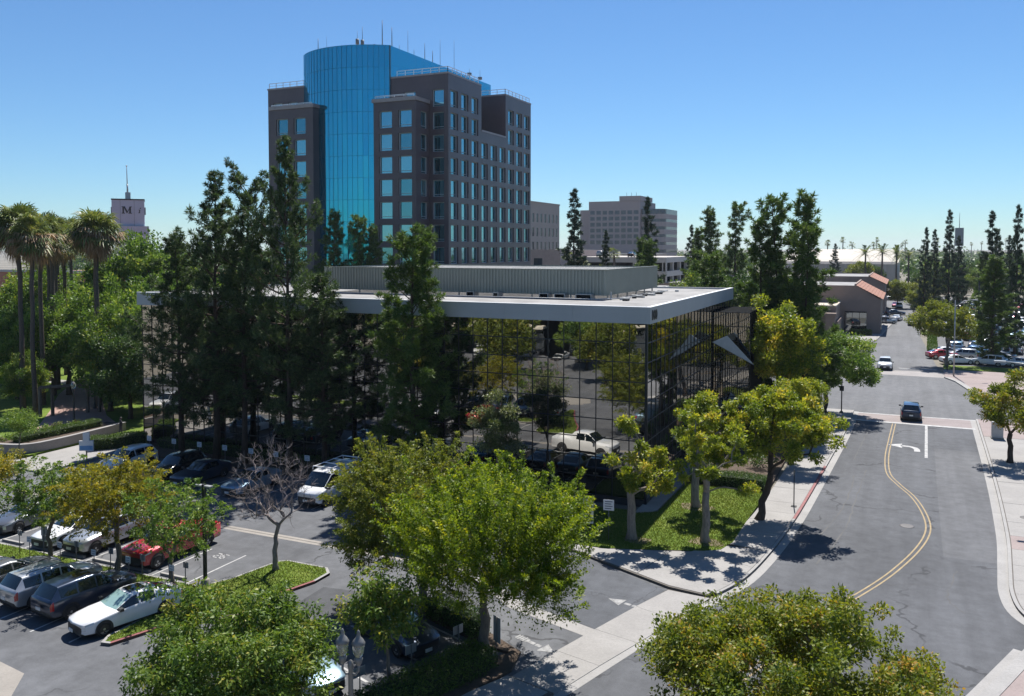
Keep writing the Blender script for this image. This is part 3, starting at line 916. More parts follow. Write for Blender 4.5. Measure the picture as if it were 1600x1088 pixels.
canopy([(-14.5, 72.6, 9.0), (-13.4, 73.4, 9.5), (-11.3, 74.4, 7.0)])
canopy([(-14.9, 66.6, 3.0), (-14.9, 69.2, 1.9), (-13.6, 67.4, 1.8)])
canopy([(-14.9, 64.6, 1.8), (-14.9, 66.5, 2.95), (-13.7, 66.2, 2.0)])

# ------------------------------------------------------------------ tower with the curved glass front
GRANITE = mat('brown_granite', (0.085, 0.064, 0.074), 0.4, 0.0, var=0.22, scale=0.22)
GRANITE_L = mat('granite_coping', (0.30, 0.265, 0.27), 0.5)
T_GLASS = mirror_glass('teal_curtain_glass', (0.025, 0.31, 0.42), 0.02, 0.05, 0.25, (0.0, 0.045, 0.075))
T_WIN = mirror_glass('teal_window_glass', (0.14, 0.34, 0.40), 0.02, 0.015, 0.3, (0.004, 0.035, 0.045))
T_TRIM = mat('pale_window_trim', (0.42, 0.46, 0.50), 0.5)
T_MULL = mat('teal_mullion', (0.03, 0.10, 0.14), 0.4, 0.3)
tower = thing('office_tower', 'tall brown granite office tower with a curved blue glass front', 'building', (-83, 131, 0))
wm = MB()
wm.box(-.5, .5, .48, .53, -.5, .5)
tw_frame = MB()
for x0, x1 in ((-.5, -.45), (.45, .5)):
    tw_frame.box(x0, x1, .32, .46, -.5, .5)
tw_frame.box(-.45, .45, .32, .46, -.5, -.47); tw_frame.box(-.45, .45, .33, .45, .47, .5); tw_frame.box(-.45, .45, .33, .45, -.37, -.345)
win_frame_me = tw_frame.mesh('window', T_TRIM); win_pane_me = wm.mesh('pane', T_WIN)
WIN_VARIANTS = [win_pane_me, win_pane_me]
for nm, tn, bs in (('dim_window_glass', (0.08, 0.24, 0.28), (0.004, 0.02, 0.026)), ('blind_window_glass', (0.13, 0.33, 0.38), (0.05, 0.09, 0.10))):
    me_ = win_pane_me.copy(); me_.materials[0] = mirror_glass(nm, tn, 0.03, 0.02, 0.3, bs); WIN_VARIANTS.append(me_)
def window(parent, x, y, z, w, h, rz, fm=None, pm_=None, depth=1.0):
    o = bpy.data.objects.new('window', fm or win_frame_me); COL.objects.link(o); o.parent = parent
    o.location = Vector((x, y, z)) - parent.location; o.rotation_euler = (0, 0, rz); o.scale = (w, depth, h)
    p = bpy.data.objects.new('pane', pm_ or prs.choice(WIN_VARIANTS)); COL.objects.link(p); p.parent = o
    return o
def facade(parent, mb, face, fixed, u0, u1, z0, z1, cols, rows, d=0.56, skip=None, win=True):
    """solid wall with real openings: piers and spandrels stand d proud of the glazing plane"""
    def bx(a0, a1, b0, b1):
        if a1 - a0 < 1e-3 or b1 - b0 < 1e-3: return
        if face == 'front': mb.box(a0, a1, fixed, fixed + d, b0, b1)
        else: mb.box(fixed - d, fixed, a0, a1, b0, b1)
    edges = [u0] + [e for c in cols for e in c] + [u1]
    for i in range(0, len(edges), 2):
        bx(edges[i], edges[i + 1], z0, z1)
    for ci, c in enumerate(cols):
        zz = z0
        for ri, r in enumerate(sorted(rows)):
            if skip and (ci, ri) in skip: continue
            bx(c[0], c[1], zz, r[0]); zz = r[1]
            if win:
                cu, cz = (c[0] + c[1]) / 2, (r[0] + r[1]) / 2
                if face == 'front': window(parent, cu, fixed, cz, c[1] - c[0], r[1] - r[0], 0)
                else: window(parent, fixed, cu, cz, c[1] - c[0], r[1] - r[0], R(90))
        bx(c[0], c[1], zz, z1)
ROWS = [(44.5 - 3.92 * k - 2.93, 44.5 - 3.92 * k) for k in range(8)]
wall = MB()
colsR = [(133.27 + 3.985 * k - 1.36, 133.27 + 3.985 * k + 1.36) for k in range(9)]
facade(tower, wall, 'right', -72, 131.1, 143.9, 0, 47.1, colsR[:3], ROWS)
facade(tower, wall, 'right', -72, 143.9, 154.6, 0, 38.7, colsR[3:6], ROWS[2:])
facade(tower, wall, 'right', -72, 154.6, 167.2, 0, 47.1, colsR[6:], ROWS)
facade(tower, wall, 'front', 131.1, -83.8, -72.57, 0, 47.1, [(-80.9, -78.6), (-75.2, -72.9)], ROWS, skip={(0, r) for r in range(0, 7)})
facade(tower, wall, 'front', 126.4, -84.24, -75.82, 0, 42.1, [(-83.2, -80.5), (-79.25, -76.55)], ROWS[1:])
facade(tower, wall, 'right', -75.82, 126.98, 131.0, 0, 42.0, [(128.3, 130.6)], ROWS[1:])
facade(tower, wall, 'front', 126.4, -106.85, -97.25, 0, 42.3, [(-105.6, -102.9), (-101.6, -98.9)], ROWS[1:])
facade(tower, wall, 'front', 131.1, -111.4, -102.7, 0, 47.1, [(-110.2, -108.0), (-106.6, -104.4)], ROWS)
# inner bodies behind the openings
for b in ((-83.8, -72.57, 131.67, 143.9, 0, 47.1), (-83.8, -72.57, 143.91, 154.59, 0, 38.6), (-83.8, -72.57, 154.6, 167.2, 0, 47.1), (-84.22, -76.39, 126.97, 131.1, 0, 42.05), (-106.83, -97.27, 126.97, 131.2, 0, 42.25), (-111.38, -102.72, 131.67, 167, 0, 47.05), (-83.8, -77.5, 143.9, 154.6, 38.5, 47.0)):
    wall.box(*b)
wall.build('wall', GRANITE, tower)
for q in ((-84.5, -75.6, 126.15, 131.09, 42.1, 42.75), (-107.1, -97.0, 126.15, 131.09, 42.3, 42.95), (-77.4, -71.9, 143.95, 154.55, 38.7, 39.0), (-83.7, -71.95, 131.0, 143.9, 47.1, 47.4), (-83.7, -71.95, 154.55, 167.3, 47.1, 47.4), (-111.5, -102.75, 131.0, 167, 47.1, 47.4)):
    MB().box(*q).build('parapet', GRANITE_L, tower)
# recessed dark glazing in the notch
for k in range(3):
    for r in range(2):
        add_pane(-77.44, 145.6 + k * 3.5, 40.9 + r * 4.0, 3.3, 3.8, R(90), tower, mesh=MB().box(-.5, .5, -.012, .012, -.5, .5).mesh('pane', T_GLASS))
# curved glass core
cx0, cx1, cyb, sag, ctop = -102.7, -83.78, 131.0, 3.4, 53.0
W2 = (cx1 - cx0) / 2; rad = (W2 * W2 + sag * sag) / (2 * sag); acx = (cx0 + cx1) / 2; acy = cyb - sag + rad
amax = math.asin(W2 / rad)
mb = MB()
arc = [(acx + (rad - .15) * math.sin(-amax + 2 * amax * k / 40), acy - (rad - .15) * math.cos(-amax + 2 * amax * k / 40)) for k in range(41)]
mb.prism(arc + [(cx1 - .1, 172), (cx0 + .1, 172)], 0, ctop - .2); mb.build('core_wall', mat('core_spandrel', (0.02, 0.075, 0.11), 0.4), tower)
tp = MB(); tp.box(-.5, .5, -.012, .012, -.5, .5); tower_pane = tp.mesh('pane', T_GLASS)
NDC, NDR, DZ0 = 21, 10, 13.8
dh = (ctop - DZ0) / NDR
for c in range(NDC):
    a = -amax + 2 * amax * (c + .5) / NDC
    x, y = acx + rad * math.sin(a), acy - rad * math.cos(a)
    w = 2 * rad * math.sin(amax / NDC)
    for r in range(NDR):
        add_pane(x, y, DZ0 + (r + .5) * dh, w - .03, dh - .03, a, tower, mesh=tower_pane, tilt=.004)
for c in range(14):
    y = cyb + (c + .5) * 41.0 / 14
    for r in range(2):
        add_pane(cx1 + .03, y, 46.6 + (r + .5) * 3.2, 41.0 / 14 - .03, 3.17, R(90), tower, mesh=tower_pane, tilt=.0008)
mb = MB()
for c in range(NDC + 1):
    a = -amax + 2 * amax * c / NDC
    x, y = acx + (rad + .03) * math.sin(a), acy - (rad + .03) * math.cos(a)
    mb.obox((x, y, ctop / 2), (.05, .06, ctop), a)
for r in range(NDR + 1):
    z = DZ0 + r * dh
    for k in range(40):
        p, q = arc[k], arc[k + 1]
        mb.obox(((p[0] + q[0]) / 2, (p[1] + q[1]) / 2 - .17, z), (math.dist(p, q), .05, .045), math.atan2(q[1] - p[1], q[0] - p[0]))
mb.box(cx1 - .1, cx1 + .12, cyb - .1, cyb + .12, 30, ctop)
mb.build('curtain_mullions', T_MULL, tower)
mb = MB(); mb.prism(arc + [(cx1 - .2, 172), (cx0 + .2, 172)], ctop - .25, ctop - .05); mb.build('roof', ROOF_W, tower)
# roof rails and masts
GLASSRAIL = mat('pale_rail', (0.62, 0.66, 0.70), 0.4, 0.3)
for pts in ([(-82.5, 131.3), (-72.2, 131.3), (-72.2, 143.0)], [(-81, 154.8), (-72.2, 154.8), (-72.2, 166.8)], [(-111.2, 131.3), (-103, 131.3)], [(-83.9, 126.4), (-76.1, 126.4)], [(-106.6, 126.4), (-97.5, 126.4)]):
    z = 47.4 if pts[0][1] > 130 else 42.85
    hgt = 0.95 if pts[0][1] > 130 else 0.35
    mb = MB()
    for i in range(len(pts) - 1):
        a, b = pts[i], pts[i + 1]; L = math.dist(a, b); rz = math.atan2(b[1] - a[1], b[0] - a[0])
        mb.obox(((a[0] + b[0]) / 2, (a[1] + b[1]) / 2, z + hgt), (L, .12, .10), rz)
        mb.obox(((a[0] + b[0]) / 2, (a[1] + b[1]) / 2, z + hgt * .5), (L, .06, .06), rz)
        for k in range(int(L / 1.6) + 1):
            t = k / max(1, int(L / 1.6)); mb.box(a[0] + (b[0] - a[0]) * t - .05, a[0] + (b[0] - a[0]) * t + .05, a[1] + (b[1] - a[1]) * t - .05, a[1] + (b[1] - a[1]) * t + .05, z, z + hgt)
    mb.build('railing', GLASSRAIL, tower)
MAST = mat('mast_grey', (0.16, 0.18, 0.2), 0.5, 0.4)
for x, y, h, r in ((-99.8, 131.5, 2.9, .09), (-96.0, 129, 2.4, .03), (-90.0, 130, 3.0, .05), (-89.6, 131, 3.9, .07), (-86.0, 132, 4.9, .11), (-84.6, 133, 3.7, .10), (-84.3, 138, 4.2, .05), (-84.2, 144, 3.2, .08), (-84.2, 147, 2.4, .09), (-84.2, 150, 5.2, .05), (-84.3, 156, 6.4, .05), (-84.4, 163, 2.0, .06), (-84.4, 168, 2.8, .05), (-84.2, 140, 1.2, .06), (-84.3, 135, 1.0, .05)):
    mb = MB(); mb.tube([(x, y, ctop - .1), (x, y, ctop + h * .5), (x, y, ctop + h)], [r, r * .8, r * .45], 6)
    if h in (3.9, 3.0): mb.tube([(x, y, ctop + .6), (x, y, ctop + 1.5)], .32, 8)
    if h in (2.0, 2.8): mb.obox((x, y, ctop + .8), (.9, .9, .5), .4)
    mb.build('antenna', MAST, tower)
for k in range(9):
    mb = MB(); x = prs.uniform(-101, -86); mb.box(x, x + .4, 131, 131.5, ctop - .1, ctop + prs.uniform(.3, .7)); mb.build('roof_unit', MAST, tower)

# ------------------------------------------------------------------ buildings further off
CONC_T = mat('taupe_precast', (0.30, 0.265, 0.25), 0.8, var=.06, scale=.1)
WIN_D = mirror_glass('far_window_glass', (0.03, 0.034, 0.045), 0.08, 0.0, 1.0, (0.02, 0.024, 0.032))
wf2 = MB(); wf2.box(-.5, .5, .0, .06, -.5, -.46); wf2.box(-.5, .5, .0, .06, .46, .5); wf2.box(-.5, -.46, .0, .06, -.46, .46); wf2.box(.46, .5, .0, .06, -.46, .46)
far_frame = wf2.mesh('window', CONC_T); fp = MB(); fp.box(-.47, .47, .07, .12, -.47, .47); far_pane = fp.mesh('pane', WIN_D)
def far_facade(parent, mb, face, fixed, u0, u1, z0, z1, cols, rows, d=.5):
    def bx(a0, a1, b0, b1):
        if a1 - a0 < 1e-3 or b1 - b0 < 1e-3: return
        if face == 'front': mb.box(a0, a1, fixed, fixed + d, b0, b1)
        else: mb.box(fixed - d, fixed, a0, a1, b0, b1)
    edges = [u0] + [e for c in cols for e in c] + [u1]
    for i in range(0, len(edges), 2): bx(edges[i], edges[i + 1], z0, z1)
    for c in cols:
        zz = z0
        for r in sorted(rows):
            bx(c[0], c[1], zz, r[0]); zz = r[1]
            cu, cz = (c[0] + c[1]) / 2, (r[0] + r[1]) / 2
            if face == 'front': window(parent, cu, fixed, cz, c[1] - c[0], r[1] - r[0], 0, far_frame, far_pane, 2.0)
            else: window(parent, fixed, cu, cz, c[1] - c[0], r[1] - r[0], R(90), far_frame, far_pane, 2.0)
        bx(c[0], c[1], zz, z1)
b = thing('office_block', 'long taupe concrete block with slot windows directly beside the tower', 'building', (-120, 279, 0))
mb = MB(); far_facade(b, mb, 'right', -120, 262, 306.5, 0, 33.0, [(265 + 3.75 * k, 266.9 + 3.75 * k) for k in range(11)], [(26.0 - 5.1 * k, 29.4 - 5.1 * k) for k in range(5)])
mb.box(-170, -120.5, 262, 306.5, 0, 32.9); mb.box(-121, -119.8, 262, 306.7, 33.0, 33.5); mb.build('wall', CONC_T, b)
b = thing('office_block', 'distant mauve office block with gridded windows and a rooftop box', 'building', (-180, 560, 0))
PINKC = mat('mauve_precast', (0.33, 0.265, 0.265), 0.8, var=.05, scale=.05)
mb = MB(); far_facade(b, mb, 'front', 560, -197.5, -161.2, 0, 48.5, [(-196.6 + 4.42 * k, -193.0 + 4.42 * k) for k in range(8)], [(39.4 - 4.05 * k, 42.2 - 4.05 * k) for k in range(6)])
mb.box(-197.4, -161.3, 560.5, 600, 0, 48.4); mb.box(-175.5, -160.8, 559.5, 590, 48.6, 51.8); mb.box(-206, -197.6, 566, 600, 0, 43.0)
mb.build('wall', PINKC, b)
mb = MB()
cyl = [(-161.1, 563)] + [(-152.5 + 7 * math.sin(t), 570 - 7 * math.cos(t)) for t in [R(q) for q in range(0, 91, 15)]] + [(-145.5, 600), (-161.1, 600)]
for k in range(8): mb.prism(cyl, 5.2 * k + .0, 5.2 * k + 3.2, 0)
mb.build('wing_band', PINKC, b)
mb = MB(); mb.prism([(-153 + (x + 153) * .985, y + .3) for x, y in cyl], 0, 43, 0); mb.build('wing_glazing', WIN_D, b)
for k in range(3):
    mb = MB(); mb.tube([(-172 + 3.4 * k, 565, 51.8), (-172 + 3.4 * k, 565, 54.5)], .12, 5); mb.build('antenna', MAST, b)
# parking structure and low roofs between the trees
CONC_L = mat('pale_concrete', (0.42, 0.39, 0.36), 0.85, var=.08, scale=.1)
b = thing('parking_structure', 'open concrete parking structure with dark deck openings behind the flat roof', 'building', (-70, 215, 0))
mb = MB()
for lv in range(4):
    mb.box(-104, -55, 215, 250, 3.6 * lv + 2.3, 3.6 * lv + 3.7)
for k in range(7): mb.box(-104 + 8.05 * k, -103.2 + 8.05 * k, 215.2, 216, 0, 14.3)
for k in range(5): mb.box(-56, -55.2, 215.2 + 8 * k, 216.2 + 8 * k, 0, 14.3)
mb.build('deck', CONC_L, b)
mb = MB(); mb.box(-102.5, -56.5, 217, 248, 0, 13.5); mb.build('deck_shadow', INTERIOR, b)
low = [(-74, -50, 176, 200, 8.2, (0.62, 0.60, 0.57), 'low white flat-roofed building just right of the tower foot'), (-112, -80, 205, 240, 16.5, (0.36, 0.29, 0.27), 'blank pinkish low building at the foot of the taupe block'),
       (-150, -112, 400, 440, 14.0, (0.46, 0.36, 0.30), 'small peach building below the distant mauve block'), (-48, -30, 240, 270, 9.0, (0.42, 0.39, 0.36), 'low concrete building behind the pines right of the roof screen')]
for i, (x0, x1, y0, y1, h, c, lab) in enumerate(low):
    b = thing('low_building', lab, 'building', ((x0 + x1) / 2, y0, 0))
    m_ = mat('low_wall_%d' % i, c, .85)
    mb = MB(); far_facade(b, mb, 'front', y0, x0, x1, 0, h, [(x0 + 2 + 4.5 * k, x0 + 4.6 + 4.5 * k) for k in range(int((x1 - x0 - 3) / 4.5))], [(h - 4.2, h - 2.2)])
    mb.box(x0, x1, y0 + .5, y1, 0, h - .3); mb.build('wall', m_, b)
    mb = MB(); mb.box(x0 + .3, x1 - .3, y0 + .6, y1 - .4, h - .28, h - .2); mb.box(x0 + 3, x0 + 6, y0 + 5, y0 + 8, h - .25, h + 1.1); mb.build('roof', ROOF_W, b)

# retail building with clay tile roofs
STUCCO = mat('taupe_stucco', (0.27, 0.205, 0.17), 0.9, var=.07, scale=.5, bmp=.2)
TILE = mat('clay_tile', (0.40, 0.20, 0.145), 0.8, var=.22, scale=2.0)
SHOP = mirror_glass('shop_glass', (0.2, 0.22, 0.23), .02, 0, 1, (.01, .012, .014))
def retail(x0, x1, y0, y1, zE, zR, xr, lab):
    b = thing('retail_building', lab, 'building', (x1, y0, 0))
    mb = MB()
    for y, s in ((y0, 1), (y1, -1)):
        pts = [(x0, y, 0), (x1, y, 0), (x1, y, zE), (xr, y, zR), (x0, y, zR)]
        mb.poly(pts if s > 0 else pts[::-1])
    mb.quad((x1, y0, 0), (x1, y1, 0), (x1, y1, zE), (x1, y0, zE)); mb.quad((x0, y1, 0), (x0, y0, 0), (x0, y0, zR), (x0, y1, zR))
    mb.build('wall', STUCCO, b)
    mb = MB(); mb.quad((x0, y0 + .3, zR - .25), (xr, y0 + .3, zR - .25), (xr, y1 - .3, zR - .25), (x0, y1 - .3, zR - .25)); mb.build('roof', ROOF_W, b)
    # each course of clay tiles is its own ribbed strip
    n = 9
    for k in range(n):
        t0, t1 = k / n, (k + 1) / n
        xa, za = xr + (x1 + .5 - xr) * t0, zR + .05 + (zE - zR) * t0; xb, zb = xr + (x1 + .5 - xr) * t1, zR + .05 + (zE - zR) * t1
        mb = MB(); m = int((y1 - y0 + .6) / .45)
        for j in range(m):
            ya = y0 - .3 + j * .45
            mb.quad((xa, ya, za + .02), (xb, ya, zb + .10), (xb, ya + .22, zb + .20), (xa, ya + .22, za + .12))
            mb.quad((xa, ya + .22, za + .12), (xb, ya + .22, zb + .20), (xb, ya + .45, zb + .10), (xa, ya + .45, za + .02))
        mb.build('tile_course', TILE, b)
    mb = MB(); mb.box(xr - .3, xr + .05, y0 - .2, y1 + .2, zR - .02, zR + .35); mb.build('ridge_cap', STUCCO, b)
    return b
rt = retail(-22, -3.7, 181.2, 206, 6.8, 9.5, -8.2, 'taupe stucco shop with a clay tile roof beside the far street')
mb = MB(); mb.box(-10.2, -6.2, 181.05, 181.18, 0, 4.4); mb.build('entrance', INTERIOR, rt)
for k in range(3):
    mb = MB(); mb.box(-10.1 + 1.32 * k, -8.85 + 1.32 * k, 180.98, 181.04, .2, 4.2); mb.build('shop_window', SHOP, rt)
mb = MB(); mb.box(-3.69, -3.5, 184, 203, .4, 3.4); mb.build('shop_window', SHOP, rt)
mb = MB(); mb.box(-30, -11, 168, 181.1, 0, 6.0); mb.build('lower_block', STUCCO, rt)
mb = MB(); mb.box(-29.7, -11.3, 168.3, 181.0, 6.0, 6.06); mb.box(-30, -11, 167.9, 168.2, 6.0, 6.3); mb.box(-11.3, -10.95, 168.2, 181.1, 6.0, 6.3); mb.build('flat_roof', concrete('tan_roof', (0.52, 0.45, 0.37)), rt)
mb = MB(); mb.box(-12.6, -11.0, 165.6, 167.2, 0, 4.6); mb.box(-12.8, -10.8, 165.4, 167.4, 4.6, 5.0); mb.build('gate_pier', STUCCO, rt)
mb = MB(); mb.box(-10.9, -10.6, 167.3, 181, 0, 3.4); mb.build('side_wall', STUCCO, rt)
rt2 = retail(-26, -3.9, 236, 268, 7.6, 9.6, -7.5, 'second tile-roofed taupe shop farther down the street')
mb = MB(); mb.box(-60, -14, 215, 236, 0, 8.0); mb.build('lower_block', STUCCO, rt2)
mb = MB(); mb.box(-59.7, -14.3, 215.3, 236, 8.0, 8.06); mb.build('flat_roof', ROOF_W, rt2)
# big pale vaulted hall
hall = thing('hall', 'huge pale vaulted hall beyond the palms at the end of the street', 'building', (-45, 400, 0))
VW = mat('pale_vault', (0.40, 0.36, 0.31), 0.7, var=.08, scale=.08)
mb = MB(); prof = [(400 + 60 * (1 - math.cos(R(q))), 9.8 + 6.3 * math.sin(R(q))) for q in range(0, 91, 10)]
for i in range(len(prof) - 1):
    mb.quad((-48, *prof[i]), (-3, *prof[i]), (-2.2 + i * .1, *prof[i + 1]), (-48, *prof[i + 1]))
mb.build('roof', VW, hall)
mb = MB(); mb.box(-48, -3, 400.2, 460, 0, 9.75); mb.build('wall', VW, hall)
for k in range(6):
    mb = MB(); x = -47 + 8 * k; mb.box(x, x + .8, 399.6, 400.19, 0, 9.8); mb.build('buttress', CONC_L, hall)
mb = MB(); mb.poly([(-3, 400, 0), (-1.5, 406, 0), (-1.0, 430, 0), (-1.0, 430, 12.5), (-1.5, 406, 10.6), (-3, 400, 9.8)]); mb.poly([(-1.0, 430, 0), (-2, 460, 0), (-2, 460, 16), (-1, 430, 12.5)]); mb.build('end_wall', VW, hall)

# sign tower on the left skyline
b = thing('sign_tower', 'pale blue-grey sign tower with a dark M and a tall mast', 'tower', (-193.4, 170, 0), R(47))
PALEB = mat('pale_blue_panel', (0.36, 0.41, 0.50), 0.6, var=.05, scale=.3)
mb = MB(); mb.box(-4.1, 4.1, 0, 8, 22.9, 30.0); mb.build('box', PALEB, b, False)
for x in (-1.95, 1.55):
    mb = MB(); mb.box(x - .04, x + .04, -.03, .0, 22.9, 29.9); mb.build('panel_joint', MAST, b, False)
mb = MB(); mb.box(-4.2, 4.2, -.12, 8.1, 30.0, 30.35); mb.build('cap', DARKMETAL, b, False)
mb = MB(); mb.box(-3.0, 5.2, -1, 8.6, 0, 22.85); mb.build('shaft', PALEB, b, False)
for q in ((-4.35, -4.12), (4.12, 4.4)):
    MB().box(q[0], q[1], 1, 7, 26.2, 28.1).build('side_sign', MAST, b, False)
mb = MB(); mb.box(-.75, .6, 3, 4.4, 30.35, 32.3); mb.tube([(-.15, 3.7, 32.3), (-.2, 3.7, 34.6)], [.24, .2], 8); mb.tube([(-.2, 3.7, 34.6), (-.28, 3.7, 39.8)], [.13, .07], 6); mb.lathe([(0, -.25), (.2, -.1), (.2, .1), (0, .25)], (-.28, 3.7, 39.6), 8)
mb.build('mast', STEEL, b, False)
mb = MB()      # serif capital M
x0, z0, s = -1.6, 26.3, 1.95
for q in ([(0, 0), (.42, 0), (.42, .1), (0, .1)], [(.10, .1), (.30, .1), (.30, .9), (.10, .9)], [(0, .9), (.34, .9), (.34, 1), (0, 1)], [(.20, 1), (.42, 1), (.80, .22), (.66, .0)], [(.66, 0), (.80, .22), (1.16, 1), (1.02, 1)],
          [(.96, .1), (1.2, .1), (1.2, .9), (.96, .9)], [(.86, 0), (1.32, 0), (1.32, .1), (.86, .1)], [(1.0, .9), (1.32, .9), (1.32, 1), (1.0, 1)]):
    pts = [(x0 + p[0] * s, -.08, z0 + p[1] * s) for p in q]
    mb.poly(pts); mb.poly([(p[0], -.001, p[2]) for p in pts][::-1])
mb.build('letter_m', DARKMETAL, b, False)
mb = MB()      # italic lower-case i
for q in ([(0, 0), (.34, 0), (.36, .1), (.02, .1)], [(.1, .1), (.26, .1), (.36, .62), (.2, .62)], [(.04, .54), (.2, .54), (.2, .62), (.06, .62)], [(.26, .8), (.44, .8), (.47, 1), (.29, 1)]):
    pts = [(2.55 + p[0] * 1.5, -.08, 26.45 + p[1] * 1.5) for p in q]
    mb.poly(pts)
mb.build('letter_i', DARKMETAL, b, False)
# orange and glass building seen between the palm trunks
b = thing('theatre_building', 'orange brick and glass building glimpsed between the palm trunks', 'building', (-170, 140, 0))
ORB = mat('orange_brick', (0.36, 0.15, 0.09), .85)
mb = MB(); far_facade(b, mb, 'front', 140, -205, -140, 0, 11, [(-200 + 6 * k, -196.6 + 6 * k) for k in range(9)], [(1.5, 4.5), (6, 9)]); mb.box(-205, -140, 140.5, 165, 0, 10.8); mb.build('wall', ORB, b)
for k in range(6):
    mb = MB(); mb.box(-195.3 + 9 * k, -194.6 + 9 * k, 139.0, 139.8, 0, 10.9); mb.build('column', WHITEMETAL, b)
mb = MB(); mb.box(-206, -139, 139.6, 140, 11, 11.6); mb.build('cornice', CONC_L, b)

# the stone-faced building and forecourt behind the viewpoint, seen only in the mirror glass
b = thing('stone_building', 'tan stone-faced building mirrored in the dark glass panes', 'building', (-45, -16, 0))
STONE = concrete('tan_stone', (0.52, 0.40, 0.28), .3)
mb = MB(); far_facade(b, mb, 'front', -16.5, -75, -24, 0, 11, [], []); mb.box(-75, -24, -40, -16.0, 0, 10.6)
mb.build('wall', STONE, b)
for k in range(6):
    x = -71 + 8 * k
    mb = MB(); mb.box(x, x + 4.6, -16.02, -15.85, .6, 4.2); mb.build('shop_window', SHOP, b)
    mb = MB(); mb.prism([(x - .3, -15.95), (x + 4.9, -15.95), (x + 4.9, -14.8), (x - .3, -14.8)], 4.5, 4.75); mb.build('awning', mat('cream_awning', (.62, .57, .47), .8), b)
mb = MB(); mb.poly([(-90, -15.9, 0.001), (-17.6, -15.9, 0.001), (-17.6, 17.9, 0.001), (-90, 17.9, 0.001)]); structure('parking_lot', mb, A_LOT)
# ------------------------------------------------------------------ trees
BARK_G = bark_mat('grey_bark', (0.20, 0.165, 0.135))
BARK_P = bark_mat('pale_bark', (0.27, 0.235, 0.20))
BARK_D = bark_mat('dark_bark', (0.085, 0.062, 0.048))
BARK_PALM = bark_mat('palm_bark', (0.12, 0.095, 0.08), (3, 3, 9))
L_ELM = leaf_mat('elm_leaf', [(0.0, (0.060, 0.115, 0.010)), (0.45, (0.140, 0.220, 0.016)), (0.85, (0.265, 0.345, 0.022)), (1.0, (0.42, 0.43, 0.035))], 0.5, tint=(1.35, 1.22, 0.45))
L_ELM2 = leaf_mat('olive_leaf', [(0.0, (0.098, 0.138, 0.024)), (0.5, (0.171, 0.212, 0.031)), (0.85, (0.245, 0.268, 0.036)), (1.0, (0.359, 0.326, 0.048))], 0.46)
L_GREEN = leaf_mat('fresh_leaf', [(0.0, (0.062, 0.127, 0.021)), (0.5, (0.125, 0.209, 0.031)), (0.85, (0.209, 0.282, 0.047)), (1.0, (0.358, 0.345, 0.068))], 0.42)
L_GOLD = leaf_mat('golden_leaf', [(0.0, (0.121, 0.149, 0.018)), (0.4, (0.209, 0.230, 0.022)), (0.8, (0.330, 0.310, 0.030)), (1.0, (0.440, 0.356, 0.040))], 0.46, tint=(1.25, 1.08, 0.5))
L_CAMPH = leaf_mat('camphor_leaf', [(0.0, (0.079, 0.132, 0.018)), (0.45, (0.166, 0.215, 0.024)), (0.85, (0.271, 0.288, 0.034)), (1.0, (0.436, 0.280, 0.066))], 0.45, tint=(1.25, 1.12, 0.5))
L_STREET = leaf_mat('street_leaf', [(0.0, (0.097, 0.156, 0.019)), (0.4, (0.205, 0.270, 0.029)), (0.8, (0.361, 0.391, 0.040)), (1.0, (0.566, 0.450, 0.072))], 0.46, tint=(1.25, 1.15, 0.5))
L_DARK = leaf_mat('dark_leaf', [(0.0, (0.032, 0.072, 0.018)), (0.5, (0.061, 0.122, 0.026)), (0.9, (0.118, 0.190, 0.046)), (1.0, (0.198, 0.234, 0.072))], 0.30)
L_PARK = leaf_mat('park_leaf', [(0.0, (0.071, 0.144, 0.030)), (0.5, (0.139, 0.237, 0.041)), (0.9, (0.235, 0.333, 0.061)), (1.0, (0.348, 0.398, 0.103))], 0.42)
L_PALE = leaf_mat('pale_leaf', [(0.0, (0.07, 0.105, 0.035)), (0.5, (0.13, 0.165, 0.055)), (1.0, (0.26, 0.28, 0.13))], 0.35)
L_PINE = leaf_mat('pine_needle', [(0.0, (0.029, 0.054, 0.021)), (0.5, (0.061, 0.104, 0.038)), (0.9, (0.118, 0.172, 0.062)), (1.0, (0.194, 0.229, 0.106))], 0.36, 0.55, tint=(1.05, 1.05, 0.6))
L_PINE2 = leaf_mat('fresh_pine_needle', [(0.0, (0.046, 0.088, 0.021)), (0.5, (0.091, 0.155, 0.033)), (0.9, (0.151, 0.222, 0.050)), (1.0, (0.223, 0.268, 0.083))], 0.36, 0.55, tint=(1.05, 1.05, 0.55))
L_CYP = leaf_mat('blue_conifer', [(0.0, (0.020, 0.042, 0.025)), (0.6, (0.040, 0.074, 0.040)), (1.0, (0.093, 0.132, 0.070))], 0.2, 0.6, tint=(1, 1, .8))
L_BROWN = leaf_mat('dead_frond', [(0.0, (0.22, 0.135, 0.07)), (0.6, (0.38, 0.25, 0.15)), (1.0, (0.52, 0.38, 0.25))], 0.25, 0.7, tint=(1.1, 1, .8))
L_PALM = leaf_mat('palm_frond', [(0.0, (0.063, 0.100, 0.031)), (0.6, (0.134, 0.183, 0.051)), (1.0, (0.286, 0.291, 0.117))], 0.32, 0.45)
L_HEDGE = leaf_mat('hedge_leaf', [(0.0, (0.036, 0.081, 0.016)), (0.5, (0.072, 0.130, 0.021)), (0.9, (0.117, 0.182, 0.029)), (1.0, (0.182, 0.221, 0.039))], 0.3)

def unit(v):
    return v / np.maximum(np.linalg.norm(v, axis=-1, keepdims=True), 1e-9)

